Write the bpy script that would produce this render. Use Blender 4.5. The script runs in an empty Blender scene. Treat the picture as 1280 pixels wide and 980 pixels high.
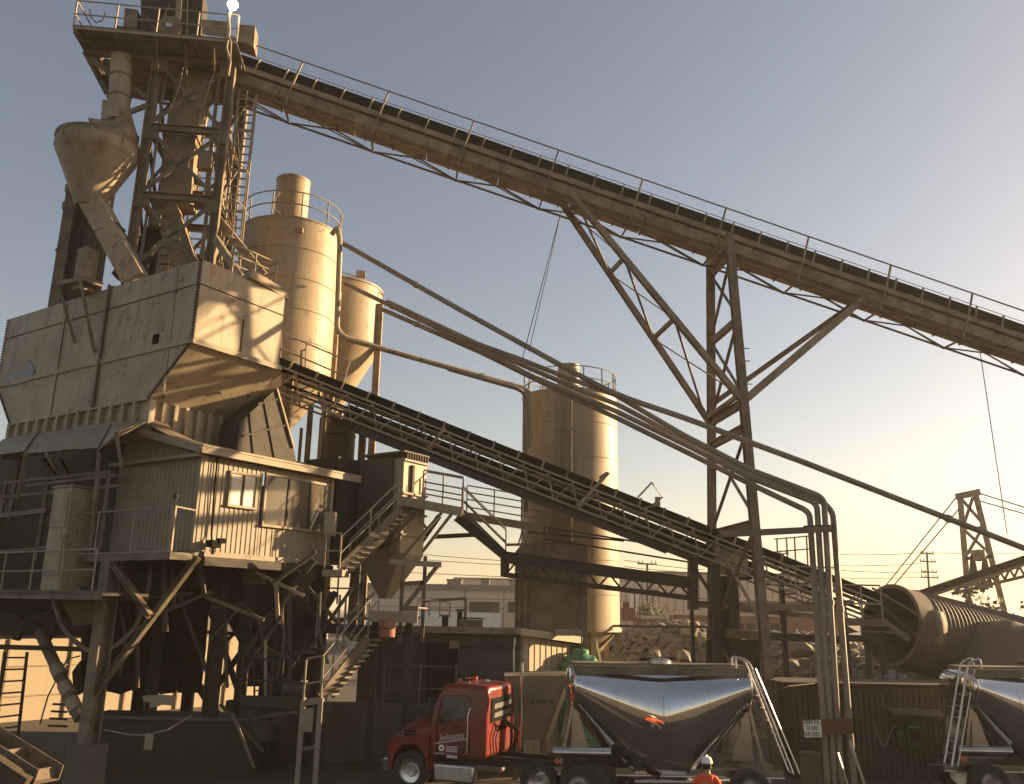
import bpy, math, random
from mathutils import Vector as V, Matrix
import bmesh
R = math.radians
rnd = random.Random(7)
scene = bpy.context.scene
COL = scene.collection
Z = V((0, 0, 1))
# ---------------------------------------------------------------- camera
FPX, CX, CY, CAMH = 1070.0, 640.0, 490.0, 4.8
PITCH = math.atan(274 / FPX); ROLL = .018
cF = V((0, math.cos(PITCH), math.sin(PITCH))); cR0 = V((1, 0, 0)); cU0 = V((0, -math.sin(PITCH), math.cos(PITCH)))
cI = math.cos(ROLL) * cR0 + math.sin(ROLL) * cU0
cJ = -math.sin(ROLL) * cR0 + math.cos(ROLL) * cU0
CAM = V((0, 0, CAMH))
def ray(x, y): return cF + cI * ((x - CX) / FPX) + cJ * ((CY - y) / FPX)
def W(x, y, Y):                       # survey point: sight line (x, y) at forward distance Y metres
    r = ray(x, y); return CAM + r * (Y / r.y)
def on(x, y, n, P):                   # sight line meets plane (normal n through P)
    r = ray(x, y); return CAM + r * ((P - CAM).dot(n) / r.dot(n))
def onz(x, y, z): return on(x, y, Z, V((0, 0, z)))
cam_d = bpy.data.cameras.new('camera'); cam = bpy.data.objects.new('camera', cam_d); COL.objects.link(cam)
m = Matrix((cI, cJ, -cF)).transposed().to_4x4(); m.translation = CAM; cam.matrix_world = m
cam_d.sensor_width = 36; cam_d.lens = 36 * FPX / 1280; cam_d.clip_end = 9000; cam_d.clip_start = .1
scene.camera = cam
# ---------------------------------------------------------------- mesh builder
class MB:
    def __init__(s): s.v = []; s.f = []
    def add(s, vs, fs):
        o = len(s.v); s.v += [V(p) for p in vs]; s.f += [tuple(i + o for i in f) for f in fs]; return s
    def hexa(s, p):
        return s.add(p, [(0, 3, 2, 1), (4, 5, 6, 7), (0, 1, 5, 4), (1, 2, 6, 5), (2, 3, 7, 6), (3, 0, 4, 7)])
    def box(s, c, sx, sy, sz, ax=None, ay=None):       # centre, sizes, optional axes
        ax = V(ax).normalized() if ax else V((1, 0, 0)); ay = V(ay).normalized() if ay else Z.cross(ax).normalized()
        az = ax.cross(ay); c = V(c); x = ax * sx / 2; y = ay * sy / 2; z = az * sz / 2
        return s.hexa([c - x - y - z, c + x - y - z, c + x + y - z, c - x + y - z, c - x - y + z, c + x - y + z, c + x + y + z, c - x + y + z])
    def bar(s, a, b, w, h=None, up=Z):
        a = V(a); b = V(b); h = h or w; d = (b - a).normalized()
        sd = d.cross(up)
        if sd.length < 1e-4: sd = d.cross(V((0, 1, 0)))
        sd.normalize(); u = sd.cross(d).normalized(); x = sd * w / 2; z = u * h / 2
        return s.hexa([a - x - z, a + x - z, b + x - z, b - x - z, a - x + z, a + x + z, b + x + z, b - x + z])
    def ext(s, prof, a, b, up=Z, side=None, caps=True):  # extrude 2D profile (side, up) from a to b
        a = V(a); b = V(b); d = (b - a).normalized()
        sd = (V(side) if side else d.cross(up)).normalized(); u = sd.cross(d).normalized() if not side else V(up).normalized()
        n = len(prof); vs = [a + sd * p + u * q for p, q in prof] + [b + sd * p + u * q for p, q in prof]
        fs = [(i, (i + 1) % n, n + (i + 1) % n, n + i) for i in range(n)]
        if caps: fs += [tuple(range(n - 1, -1, -1)), tuple(range(n, 2 * n))]
        return s.add(vs, fs)
    def ibeam(s, a, b, w, h, t=.02, up=Z):
        p = [(-w/2, -h/2), (w/2, -h/2), (w/2, -h/2 + t), (t/2, -h/2 + t), (t/2, h/2 - t), (w/2, h/2 - t), (w/2, h/2), (-w/2, h/2), (-w/2, h/2 - t), (-t/2, h/2 - t), (-t/2, -h/2 + t), (-w/2, -h/2 + t)]
        return s.ext(p, a, b, up)
    def chan(s, a, b, w, h, t=.015, up=Z):
        p = [(0, -h/2), (w, -h/2), (w, -h/2 + t), (t, -h/2 + t), (t, h/2 - t), (w, h/2 - t), (w, h/2), (0, h/2)]
        return s.ext(p, a, b, up)
    def angle(s, a, b, w, t=.012, up=Z):
        p = [(0, 0), (w, 0), (w, t), (t, t), (t, w), (0, w)]
        return s.ext(p, a, b, up)
    def tube(s, a, b, r, r2=None, n=10, caps=True):
        a = V(a); b = V(b); r2 = r if r2 is None else r2; d = (b - a).normalized()
        u = d.orthogonal().normalized(); w = d.cross(u)
        vs = []
        for P, q in ((a, r), (b, r2)):
            vs += [P + (u * math.cos(2*math.pi*i/n) + w * math.sin(2*math.pi*i/n)) * q for i in range(n)]
        fs = [(i, (i+1) % n, n + (i+1) % n, n + i) for i in range(n)]
        if caps: fs += [tuple(range(n-1, -1, -1)), tuple(range(n, 2*n))]
        return s.add(vs, fs)
    def path(s, pts, r, n=8, closed=False, caps=True):
        pts = [V(p) for p in pts]; N = len(pts); vs = []; fs = []; u = None
        for i, p in enumerate(pts):
            if closed: t = (pts[(i+1) % N] - pts[i-1]).normalized()
            else: t = ((pts[min(i+1, N-1)] - pts[max(i-1, 0)])).normalized()
            if u is None: u = t.orthogonal().normalized()
            u = (u - t * u.dot(t)).normalized(); w = t.cross(u)
            vs += [p + (u * math.cos(2*math.pi*k/n) + w * math.sin(2*math.pi*k/n)) * r for k in range(n)]
        for i in range(N if closed else N - 1):
            j = (i + 1) % N
            fs += [(i*n + k, i*n + (k+1) % n, j*n + (k+1) % n, j*n + k) for k in range(n)]
        if caps and not closed: fs += [tuple(range(n-1, -1, -1)), tuple((N-1)*n + k for k in range(n))]
        return s.add(vs, fs)
    def lathe(s, c, prof, n=32, ax=Z, a0=0, a1=2*math.pi, ref=None):
        c = V(c); ax = V(ax).normalized(); u = V(ref).normalized() if ref else ax.orthogonal().normalized(); w = ax.cross(u)
        full = abs(a1 - a0 - 2*math.pi) < 1e-6; m_ = n if full else n + 1; k = len(prof); vs = []; fs = []
        for i in range(m_):
            t = a0 + (a1 - a0) * i / n; dr = u * math.cos(t) + w * math.sin(t)
            vs += [c + dr * r + ax * z for r, z in prof]
        for i in range(n):
            j = (i + 1) % m_
            fs += [(i*k + q, j*k + q, j*k + q + 1, i*k + q + 1) for q in range(k - 1)]
        return s.add(vs, fs)
    def prism(s, pts, t):                              # polygon thickened by vector t
        pts = [V(p) for p in pts]; n = len(pts); t = V(t)
        return s.add(pts + [p + t for p in pts], [tuple(range(n-1, -1, -1)), tuple(range(n, 2*n))] + [(i, (i+1) % n, n + (i+1) % n, n + i) for i in range(n)])
    def corr(s, a, b, h, pitch=.2, dep=.03, t=.02, out=None, up=Z, trap=True):   # corrugated sheet, ribs along up
        a = V(a); b = V(b); d = (b - a); L = d.length; d.normalize(); out = V(out).normalized(); up = V(up)
        n = max(1, int(L / pitch)); pitch = L / n; pr = []
        for i in range(n):
            x = i * pitch
            pr += [(x, 0), (x + pitch * .35, 0), (x + pitch * .5, dep), (x + pitch * .85, dep)]
        pr.append((L, 0)); k = len(pr)
        H = (lambda x: h) if not callable(h) else h
        lo = [a + d * x + out * y for x, y in pr]; hi = [p + up * H(x) for p, (x, y) in zip(lo, pr)]
        lo2 = [p - out * t for p in lo]; hi2 = [p - out * t for p in hi]
        vs = lo + hi + lo2 + hi2; fs = []
        for i in range(k - 1):
            fs += [(i, i+1, k+i+1, k+i), (2*k+i+1, 2*k+i, 3*k+i, 3*k+i+1), (k+i, k+i+1, 3*k+i+1, 3*k+i), (i+1, i, 2*k+i, 2*k+i+1)]
        fs += [(0, k, 3*k, 2*k), (k-1, 3*k-1, 4*k-1, 2*k-1)]
        return s.add(vs, fs)
    def build(s, name, mat, parent=None, bev=0, smooth=True):
        L = ROOTLOC.get(parent.name, V((0, 0, 0))) if parent else V((0, 0, 0))
        if parent is None and s.v:
            xs = [p.x for p in s.v]; ys = [p.y for p in s.v]; L = V(((min(xs)+max(xs))/2, (min(ys)+max(ys))/2, min(p.z for p in s.v)))
        me = bpy.data.meshes.new(name); me.from_pydata([p - L for p in s.v], [], s.f)
        bm = bmesh.new(); bm.from_mesh(me); bmesh.ops.recalc_face_normals(bm, faces=bm.faces); bm.to_mesh(me); bm.free()
        if smooth:
            me.polygons.foreach_set('use_smooth', [True] * len(me.polygons)); me.set_sharp_from_angle(angle=R(32))
        me.materials.append(mat); o = bpy.data.objects.new(name, me); COL.objects.link(o)
        if parent: o.parent = parent
        else: o.location = L
        ROOTLOC[o.name] = L
        if bev:
            b = o.modifiers.new('bevel', 'BEVEL'); b.width = bev; b.segments = 2; b.limit_method = 'ANGLE'; b.angle_limit = R(40)
        return o
ROOTLOC = {}
def tag(o, label=None, cat=None, group=None, kind=None):
    if label: o['label'] = label
    if cat: o['category'] = cat
    if group: o['group'] = group
    if kind: o['kind'] = kind
    return o
def thing(name, label, cat, loc, group=None):
    o = bpy.data.objects.new(name, None); COL.objects.link(o); o.location = V(loc); ROOTLOC[o.name] = V(loc); o.empty_display_size = .2
    return tag(o, label, cat, group)
def copy_tree(o, parent=None):
    c = o.copy(); COL.objects.link(c)
    if parent: c.parent = parent
    for ch in o.children: copy_tree(ch, c)
    return c
def arc(pts, r=.3, n=5):                                # round the corners of a polyline
    pts = [V(p) for p in pts]; out = [pts[0]]
    for i in range(1, len(pts) - 1):
        a, b, c = pts[i-1], pts[i], pts[i+1]; d1 = (a - b); d2 = (c - b); q = min(r, d1.length * .45, d2.length * .45)
        s_ = b + d1.normalized() * q; e = b + d2.normalized() * q
        for k in range(n + 1):
            t = k / n; out.append(s_ * (1-t)**2 + b * 2*t*(1-t) + e * t*t)
    out.append(pts[-1]); return out
# ---------------------------------------------------------------- materials
def srgb(r, g, b): return tuple(((c/255) / 12.92 if c/255 <= .04045 else ((c/255 + .055) / 1.055) ** 2.4) for c in (r, g, b)) + (1,)
def mat(name, base, rough=.7, metal=0, dirt=None, dirt_amt=.5, dscale=1.2, streak=0, streak_col=None, rust=None, rust_amt=0, rscale=1.5, bump=.1, bscale=30, spec=.4, coat=0, chips=0, chip_col=(.07, .04, .022)):
    M = bpy.data.materials.new(name); M.use_nodes = True; nt = M.node_tree; N = nt.nodes; Lk = nt.links.new
    bs = N['Principled BSDF']; bs.inputs['Roughness'].default_value = rough; bs.inputs['Metallic'].default_value = metal
    bs.inputs['Specular IOR Level'].default_value = spec
    if coat: bs.inputs['Coat Weight'].default_value = coat; bs.inputs['Coat Roughness'].default_value = .08
    geo = N.new('ShaderNodeNewGeometry'); pos = geo.outputs['Position']
    def noise(scale, detail=5, vec=None, rgh=.55):
        n = N.new('ShaderNodeTexNoise'); n.inputs['Scale'].default_value = scale; n.inputs['Detail'].default_value = detail; n.inputs['Roughness'].default_value = rgh
        Lk(vec or pos, n.inputs['Vector']); return n.outputs['Fac']
    def ramp(fac, a, b):
        r = N.new('ShaderNodeMapRange'); r.inputs['From Min'].default_value = a; r.inputs['From Max'].default_value = b; r.interpolation_type = 'SMOOTHSTEP'
        Lk(fac, r.inputs['Value']); return r.outputs['Result']
    def mix(fac, c1, c2, k=1.0):
        x = N.new('ShaderNodeMix'); x.data_type = 'RGBA'
        if k != 1.0:
            mm = N.new('ShaderNodeMath'); mm.operation = 'MULTIPLY'; Lk(fac, mm.inputs[0]); mm.inputs[1].default_value = k; fac = mm.outputs[0]
        Lk(fac, x.inputs['Factor'])
        for s_, c in (('A', c1), ('B', c2)):
            i = [q for q in x.inputs if q.name == s_ and q.type == 'RGBA'][0]
            if isinstance(c, tuple): i.default_value = c
            else: Lk(c, i)
        return [q for q in x.outputs if q.type == 'RGBA'][0]
    col = tuple(base) + ((1,) if len(base) == 3 else ())
    dirt = tuple(dirt) + (1,) if dirt else tuple(c * .55 for c in col[:3]) + (1,)
    out = mix(ramp(noise(dscale, 7), .35, .7), col, dirt, dirt_amt)
    out = mix(ramp(noise(dscale * 9, 4), .45, .75), out, tuple(c * .75 for c in col[:3]) + (1,), .5 * dirt_amt)
    if streak:
        mp = N.new('ShaderNodeMapping'); Lk(pos, mp.inputs['Vector']); mp.inputs['Scale'].default_value = (5, 5, .35)
        sc = tuple(streak_col) + (1,) if streak_col else tuple(c * .45 for c in col[:3]) + (1,)
        out = mix(ramp(noise(1.0, 6, mp.outputs['Vector']), .5, .72), out, sc, streak)
    if rust_amt:
        rc = tuple(rust) + (1,) if rust else (.12, .045, .018, 1)
        out = mix(ramp(noise(rscale, 9, None, .7), .62 - .12 * rust_amt, .72), out, rc, min(1, rust_amt + .3))
    if chips:
        mm = N.new('ShaderNodeMath'); mm.operation = 'MULTIPLY'; Lk(ramp(noise(2.6, 12, None, .78), .57, .60), mm.inputs[0]); Lk(ramp(noise(.45, 3), .5 - .12 * chips, .68 - .12 * chips), mm.inputs[1])
        out = mix(mm.outputs[0], out, tuple(chip_col) + (1,), .85)
        mp2 = N.new('ShaderNodeMapping'); Lk(pos, mp2.inputs['Vector']); mp2.inputs['Scale'].default_value = (9, 9, .5)
        m2 = N.new('ShaderNodeMath'); m2.operation = 'MULTIPLY'; Lk(ramp(noise(1.0, 5, mp2.outputs['Vector']), .54, .68), m2.inputs[0]); Lk(ramp(noise(.5, 4), .45, .65), m2.inputs[1])
        out = mix(m2.outputs[0], out, tuple(c * .38 for c in col[:3]) + (1,), .6 * chips)
    Lk(out, bs.inputs['Base Color'])
    if bump:
        b = N.new('ShaderNodeBump'); b.inputs['Strength'].default_value = bump; b.inputs['Distance'].default_value = .03
        Lk(noise(bscale, 4), b.inputs['Height']); Lk(b.outputs['Normal'], bs.inputs['Normal'])
    rr = N.new('ShaderNodeMapRange'); rr.inputs['To Min'].default_value = max(.02, rough - .12); rr.inputs['To Max'].default_value = min(1, rough + .12)
    Lk(noise(dscale * 3, 5), rr.inputs['Value'])
    if rough > .2: Lk(rr.outputs['Result'], bs.inputs['Roughness'])
    return M
M = {}
M['hopper'] = mat('hopper_paint', (.34, .28, .195), .6, 0, (.21, .16, .105), .55, .9, .45, (.15, .1, .06), (.1, .05, .024), .35, 1.2, .12, 12, chips=1)
M['silo'] = mat('silo_paint', (.35, .28, .19), .55, 0, (.26, .2, .13), .6, .5, .5, (.23, .17, .105), None, .0, 2, .06, 20, chips=.75, chip_col=(.14, .09, .05))
M['steel'] = mat('dusty_steel', (.185, .146, .1), .7, 0, (.085, .062, .04), .8, 1.5, .3, None, (.11, .055, .028), .55, 2.2, .2, 40, chips=.6)
M['conv'] = mat('conveyor_steel', (.28, .22, .15), .75, 0, (.13, .095, .06), .9, 1.6, 0, None, (.11, .06, .03), .6, 1.9, .25, 22, chips=.8)
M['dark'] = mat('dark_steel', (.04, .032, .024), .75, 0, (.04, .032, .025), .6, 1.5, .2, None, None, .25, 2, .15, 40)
M['shade'] = mat('shaded_steel', (.085, .068, .048), .75, 0, (.05, .038, .026), .7, 1.5, .2, None, None, .3, 2, .15, 40)  # darker copy of the steel, with shade put into its colour
M['black'] = mat('rubber_belt', (.009, .008, .007), .9, 0, (.016, .013, .011), .4, 2, 0, bump=.08, spec=.08)
M['hole'] = mat('hole_darkness', (.003, .003, .003), 1, bump=0, spec=0)
M['rustdark'] = mat('dark_rust', (.06, .035, .02), .9, 0, (.12, .06, .03), .7, 6, bump=.2)
M['cone'] = mat('stained_paint', (.29, .235, .165), .6, 0, (.19, .14, .09), .6, .9, .4, (.2, .13, .08), (.15, .075, .036), 1.25, .7, .1, 12, chips=.6)
M['galv'] = mat('corrugated_sheet', (.25, .205, .145), .55, 0, (.18, .14, .095), .6, 1.2, .5, (.2, .15, .1), (.18, .09, .045), .15, 2.5, .05, 25)
M['trim'] = mat('trim_paint', (.3, .245, .17), .65, 0, (.19, .15, .1), .6, 2, .2)
M['pipe'] = mat('pipe_paint', (.23, .195, .15), .55, 0, (.12, .092, .062), .6, 1.2, .0, None, None, .2, 3)
M['rail'] = mat('railing_paint', (.28, .245, .195), .6, 0, (.2, .15, .1), .5, 3, 0, None, None, .3, 4)
M['conc'] = mat('concrete', (.115, .096, .073), .85, 0, (.19, .16, .125), .6, .8, .3, bump=.25, bscale=18)
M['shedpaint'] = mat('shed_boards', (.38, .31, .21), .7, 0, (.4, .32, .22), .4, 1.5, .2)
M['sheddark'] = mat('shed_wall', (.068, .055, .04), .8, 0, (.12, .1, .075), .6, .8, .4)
M['chrome'] = mat('polished_aluminium', (.8, .79, .78), .06, 1, (.6, .57, .52), .6, .8, .25, (.62, .58, .52), bump=.09, bscale=1.3)
M['alu'] = mat('brushed_aluminium', (.62, .6, .57), .32, 1, (.45, .42, .38), .5, 3, 0, bump=.05)
M['red'] = mat('red_truck_paint', (.2, .008, .006), .35, 0, (.09, .035, .022), .75, 1.8, .4, (.1, .04, .025), bump=.0, coat=.2)
M['tyre'] = mat('tyre_rubber', (.022, .02, .018), .8, 0, (.06, .05, .04), .5, 3)
M['glassdark'] = mat('cab_glass', (.02, .024, .022), .1, 0, (.03, .03, .03), .3, 2, 0, bump=0, spec=.35)
M['winglass'] = mat('dusty_window', (.10, .085, .06), .05, 0, (.15, .125, .09), .6, 1.2, .25, bump=0, spec=.35)
M['whitewin'] = mat('window_blind', (.55, .5, .41), .45, 0, (.6, .53, .42), .5, 2.5, .2, bump=0)
M['white'] = mat('white_paint', (.78, .75, .68), .5, 0, (.5, .45, .38), .3, 3)
M['orange'] = mat('orange_vest', (.75, .09, .02), .75, 0, (.6, .06, .015), .3, 8)
M['navy'] = mat('work_trousers', (.03, .035, .05), .9, 0, (.05, .045, .04), .4, 6)
M['skin'] = mat('skin', (.36, .2, .13), .55, 0, (.3, .15, .1), .3, 10, bump=0)
M['hair'] = mat('hair', (.02, .015, .012), .8, 0, None, .3, 10)
M['green'] = mat('green_plastic', (.1, .26, .14), .5, 0, (.1, .27, .16), .4, 2)
M['greendark'] = mat('green_enamel', (.012, .035, .014), .6, 0, (.02, .05, .02), .5, 2)
M['rust'] = mat('rusty_plate', (.13, .06, .03), .85, 0, (.13, .06, .03), .6, 3)
M['redlead'] = mat('faded_red_paint', (.28, .1, .06), .7, 0, (.3, .17, .12), .6, 4, .3)
M['dirt'] = mat('stockpile_dirt', (.16, .12, .078), .95, 0, (.17, .13, .085), .7, .6, 0, bump=.5, bscale=6)
M['rock'] = mat('broken_concrete', (.27, .245, .205), .9, 0, (.2, .17, .13), .8, 1.2, 0, bump=.4, bscale=8)
M['culv'] = mat('culvert_steel', (.10, .075, .048), .7, 0, (.16, .115, .075), .6, .7, .2, None, None, .3, 1)
M['ground'] = mat('yard_ground', (.085, .07, .052), .95, 0, (.09, .075, .058), .7, .25, 0, bump=.4, bscale=5)
M['cream'] = mat('cream_panel', (.4, .335, .24), .8, 0, (.34, .28, .2), .4, .4, .3, (.3, .24, .17))
M['ware'] = mat('warehouse_wall', (.62, .5, .375), .85, 0, (.48, .4, .31), .4, .12, .15)
M['wareroof'] = mat('warehouse_roof', (.24, .2, .165), .8, 0, None, .3, .2)
M['brick'] = mat('brown_block', (.25, .13, .075), .85, 0, (.33, .2, .12), .5, .3)
M['wood'] = mat('weathered_planks', (.058, .045, .031), .85, 0, (.09, .065, .042), .7, 1.5, .5)
M['bluegrey'] = mat('bare_patch_metal', (.22, .235, .255), .6, 0, (.16, .16, .17), .5, 3)
M['wire'] = mat('cable', (.06, .05, .04), .8, 0, None, .3, 3, bump=0)
M['leaf'] = mat('foliage', (.075, .08, .028), .8, 0, (.05, .05, .018), .7, .8, bump=0)
M['bark'] = mat('bark', (.09, .065, .045), .9)
M['ink'] = mat('black_lettering', (.03, .028, .025), .7, bump=0)
M['decal'] = mat('faded_decal', (.09, .085, .075), .6, bump=0)
M['polish'] = mat('dull_polished_aluminium', (.55, .52, .48), .2, 1, (.35, .31, .26), .5, 2, 0, bump=.03)
M['silver'] = mat('silver_lettering', (.6, .56, .5), .5, bump=0)
M['hat'] = mat('hard_hat', (.8, .78, .72), .35, 0, (.7, .66, .6), .3, 6, bump=0)
M['orangelight'] = mat('marker_light', (.6, .12, .04), .3, bump=0)
def emit(name, col, s):
    m_ = bpy.data.materials.new(name); m_.use_nodes = True; b = m_.node_tree.nodes['Principled BSDF']
    n = m_.node_tree.nodes.new('ShaderNodeTexNoise'); b.inputs['Emission Color'].default_value = col; b.inputs['Emission Strength'].default_value = s; b.inputs['Base Color'].default_value = col
    return m_
M['lamp'] = emit('lamp_lens', (1, .85, .55, 1), 60)
def text(body, size, p, xdir, up, m_, name, parent=None, shear=0, thick=.004, sx=1.0):
    cu = bpy.data.curves.new('txt', 'FONT'); cu.body = body; cu.size = size; cu.align_x = 'CENTER'; cu.align_y = 'CENTER'; cu.extrude = thick; cu.shear = shear; cu.resolution_u = 2
    o = bpy.data.objects.new('txt', cu); COL.objects.link(o); dg = bpy.context.evaluated_depsgraph_get(); dg.update()
    me = bpy.data.meshes.new_from_object(o.evaluated_get(dg)); bpy.data.objects.remove(o)
    x = V(xdir).normalized(); u = V(up); u = (u - x * u.dot(x)).normalized(); n = x.cross(u)
    mb = MB(); mb.add([V(p) + x * q.co.x * sx + u * q.co.y + n * q.co.z for q in me.vertices], [tuple(f.vertices) for f in me.polygons])
    return mb.build(name, m_, parent, smooth=False)
def railing(mb_p, mb_r, pts, h=1.07, step=1.5, r=.024, mids=(.55,), ends=True, up=Z):
    for i in range(len(pts) - 1):
        a, b = V(pts[i]), V(pts[i+1]); n = max(1, round((b - a).length / step))
        for k in range(n + 1):
            if k == 0 and i > 0: continue
            p = a.lerp(b, k / n); mb_p.bar(p, p + up * h, r * 2, r * 2, V((0, 1, .01)))
        for q in (h,) + tuple(mids): mb_r.tube(a + up * q, b + up * q, r, n=6)
# ================================================================ PLANT (aligned to 33 degrees)
TA = R(33); A = V((math.sin(TA), math.cos(TA), 0)); B = V((-math.cos(TA), math.sin(TA), 0))
O = W(240, 688, 24.0); O.z = 0
def PL(a, b, z): return O + A * a + B * b + Z * z
def ab(P): d = V(P) - O; return d.dot(A), d.dot(B), P.z
def rail_part(parent, pts, h=1.07, step=1.5, r=.024, mids=(.55,), m_='rail', name='railing', up=Z):
    mr = MB(); posts = []
    for i in range(len(pts) - 1):
        a, b = V(pts[i]), V(pts[i+1]); n = max(1, round((b - a).length / step))
        for k in range(n + 1):
            if k == 0 and i > 0: continue
            posts.append(a.lerp(b, k / n))
        for q in (h,) + tuple(mids): mr.tube(a + up * q, b + up * q, r, n=6)
    o = mr.build(name, M[m_], parent)
    for p in posts:
        MB().bar(p, p + up * (h - r), r * 1.7, r * 1.7, V((.1, 1, .01))).build('post', M[m_], o)
    return o
# ---------------------------------------------------------------- storage hopper
hc = W(241, 426, 24.3); a0, b0, hz1 = ab(hc); hz2 = hz1 + 2.6
aw, bl = 3.36, 11.1
pb = on(185, 499, A, hc); _, bb, zb = ab(pb)              # corner of the skirt under the taper
pr_ = on(300, 531, B, pb); aR = ab(pr_)[0]
bL = b0 + bl; bbL = bL - (bb - b0) * .75
T = thing('storage_hopper', 'large pale beige riveted steel hopper streaked with rust above the control cabin', 'hopper', PL(a0, bb, 9))
th = .02
mb = MB()
c1 = [PL(a0, b0, hz1), PL(a0 + aw, b0, hz1), PL(a0 + aw, bL, hz1), PL(a0, bL, hz1)]
c2 = [p + Z * (hz2 - hz1) for p in c1]
for i in (0, 1, 2, 3):
    j = (i + 1) % 4; mb.add([c1[i], c1[j], c2[j], c2[i]], [(0, 1, 2, 3)])
mb.build('upper_wall', M['hopper'], T, smooth=False).modifiers.new('s', 'SOLIDIFY').thickness = .03
c0 = [PL(a0, bb, zb), PL(aR, bb, zb - .02), PL(aR, bbL, zb), PL(a0, bbL, zb)]
mb = MB()
for i in range(4):
    j = (i + 1) % 4; mb.add([c0[i], c0[j], c1[j], c1[i]], [(0, 1, 2, 3)])
mb.build('lower_taper', M['hopper'], T, smooth=False).modifiers.new('s', 'SOLIDIFY').thickness = .03
# seams, belt angles, stiffeners
oA = -A * .02; oB = -B * .02
zs = hz2 - .78
mb = MB(); mb.bar(PL(a0 - .012, b0, zs), PL(a0 - .012, bL, zs), .03, .025); mb.build('seam', M['rustdark'], T)
mb = MB(); mb.bar(PL(a0, b0 - .012, zs), PL(a0 + aw, b0 - .012, zs), .03, .025); mb.build('seam', M['rustdark'], T)
mb = MB(); mb.bar(PL(a0 - .03, b0 - .03, hz1 + .02), PL(a0 - .03, bL, hz1 + .02), .05, .16); mb.build('belt_angle', M['hopper'], T)
mb = MB(); mb.ext([(-.05, -.08), (.05, -.11), (.05, .05), (-.02, .05)], PL(a0 - .05, b0 - .045, hz1 + .02), PL(a0 + aw + .05, b0 - .045, hz1 + .02)); mb.build('belt_angle', M['trim'], T)
mb = MB(); mb.bar(PL(a0 - .02, b0 - .02, hz1), PL(a0 - .02, b0 - .02, hz2), .045, .045, A)
for k in range(26):
    z = hz1 + .08 + k * (hz2 - hz1 - .12) / 25; mb.box(PL(a0 - .045, b0 + .04, z), .05, .03, .05, A)
mb.build('corner_rivets', M['dark'], T)
mb = MB()
for k in range(24):
    t = (k + .5) / 24; p = PL(a0, b0, hz1).lerp(PL(a0, bb, zb), t); mb.box(p - A * .03 + B * .08, .04, .035, .05, A)
for k in range(24):
    t = (k + .5) / 24; p = PL(a0, bL, hz1).lerp(PL(a0, bbL, zb), t); mb.box(p - A * .03 - B * .03, .05, .05, .06, A)
    p = PL(a0, bL, hz1 + t * (hz2 - hz1)); mb.box(p - A * .03 - B * .01, .05, .05, .06, A)
mb.build('edge_rivets', M['dark'], T)
mb = MB(); mb.bar(PL(a0 - .01, b0 + .02, hz1), PL(a0 - .01, bb, zb), .03, .03, A); mb.build('edge_seam', M['dark'], T)
for x, w in ((62, .09), (118, .2), (198, .05)):            # vertical stiffeners on the long side
    P0 = on(x + (8 if x != 118 else 4), 470, A, hc); b_ = ab(P0)[1]
    zt = hz2 - (.05 if x != 118 else -.1)
    MB().chan(PL(a0 - .0, b_, zb + .05), PL(a0 - .0, b_, zt), .05 + w * .3, w, .012, -A).build('stiffener', M['hopper' if x != 118 else 'steel'], T)
for y in (0,):
    p = on(195, 424, A, hc); b_, z_ = ab(p)[1], p.z
    MB().box(PL(a0 - .016, b_, z_), .012, .3, .3, A).build('inspection_hole', M['hole'], T)
mb = MB()
poly = [(5, 470), (30, 463), (36, 450), (43, 462), (38, 474), (33, 477), (12, 483), (7, 480)]
mb.prism([on(x, y, A, hc - A * .045) for x, y in poly], A * .02); mb.build('bare_patch', M['bluegrey'], T)
for x1, y1, x2, y2 in ((96, 372, 100, 450), (113, 410, 104, 440), (98, 470, 96, 395)):
    pass
# ribs on right taper + lower skirt
mb = MB(); mb.bar(PL(a0 + 1.75, b0 - .02, hz1 + .15), PL(a0 + 1.75, b0 - .02, hz1 + 1.2), .02, .03, A); mb.build('seam', M['rustdark'], T)
p1 = PL(a0 + 1.5, b0, hz1).lerp(PL(a0 + 1.5, bb, zb), .55)
mb = MB()
for k in range(3):
    t = .2 + k * .3; q = c1[0].lerp(c0[0], t); q2 = c1[1].lerp(c0[1], t)
p = c1[0].lerp(c0[0], .62).lerp(c1[1].lerp(c0[1], .62), .58); MB().box(p - B * .06 - Z * .04, .12, .05, .08, A).build('lug', M['dark'], T)
p = c1[0].lerp(c0[0], .9).lerp(c1[1].lerp(c0[1], .9), .1); MB().box(p - B * .06 - Z * .04, .12, .05, .08, A).build('lug', M['dark'], T)
zk = 9.6
mb = MB()
for q in ((a0 + .03, bb + .02, aR, bb + .02), (a0 + .03, bb + .02, a0 + .03, bbL)):
    mb.prism([PL(q[0], q[1], zk), PL(q[2], q[3], zk), PL(q[2], q[3], zb), PL(q[0], q[1], zb)], (A if q[0] == q[2] else B) * .04)
mb.build('skirt_wall', M['hopper'], T)
for k in range(9):
    a_ = a0 + .1 + k * (aR - a0 - .15) / 8
    MB().box(PL(a_, bb - .06, (zk + zb) / 2), .13 if k else .2, .15, zb - zk - .02, A).build('skirt_rib', M['hopper'], T)
for k in range(13):
    b_ = bb + .5 + k * (bbL - bb - .6) / 12
    MB().box(PL(a0 - .05, b_, (zk + zb) / 2), .14, .14, zb - zk - .02, A).build('skirt_rib', M['hopper'], T)
MB().bar(PL(a0 - .06, bb, zb), PL(a0 - .06, bbL, zb), .08, .07).build('belt_angle', M['hopper'], T)
MB().box(PL(a0 + aw * .5, b0 + bl / 2, hz2 - .3), aw - .2, bl - .2, .1, A).build('cover_plate', M['conv'], T)
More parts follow.
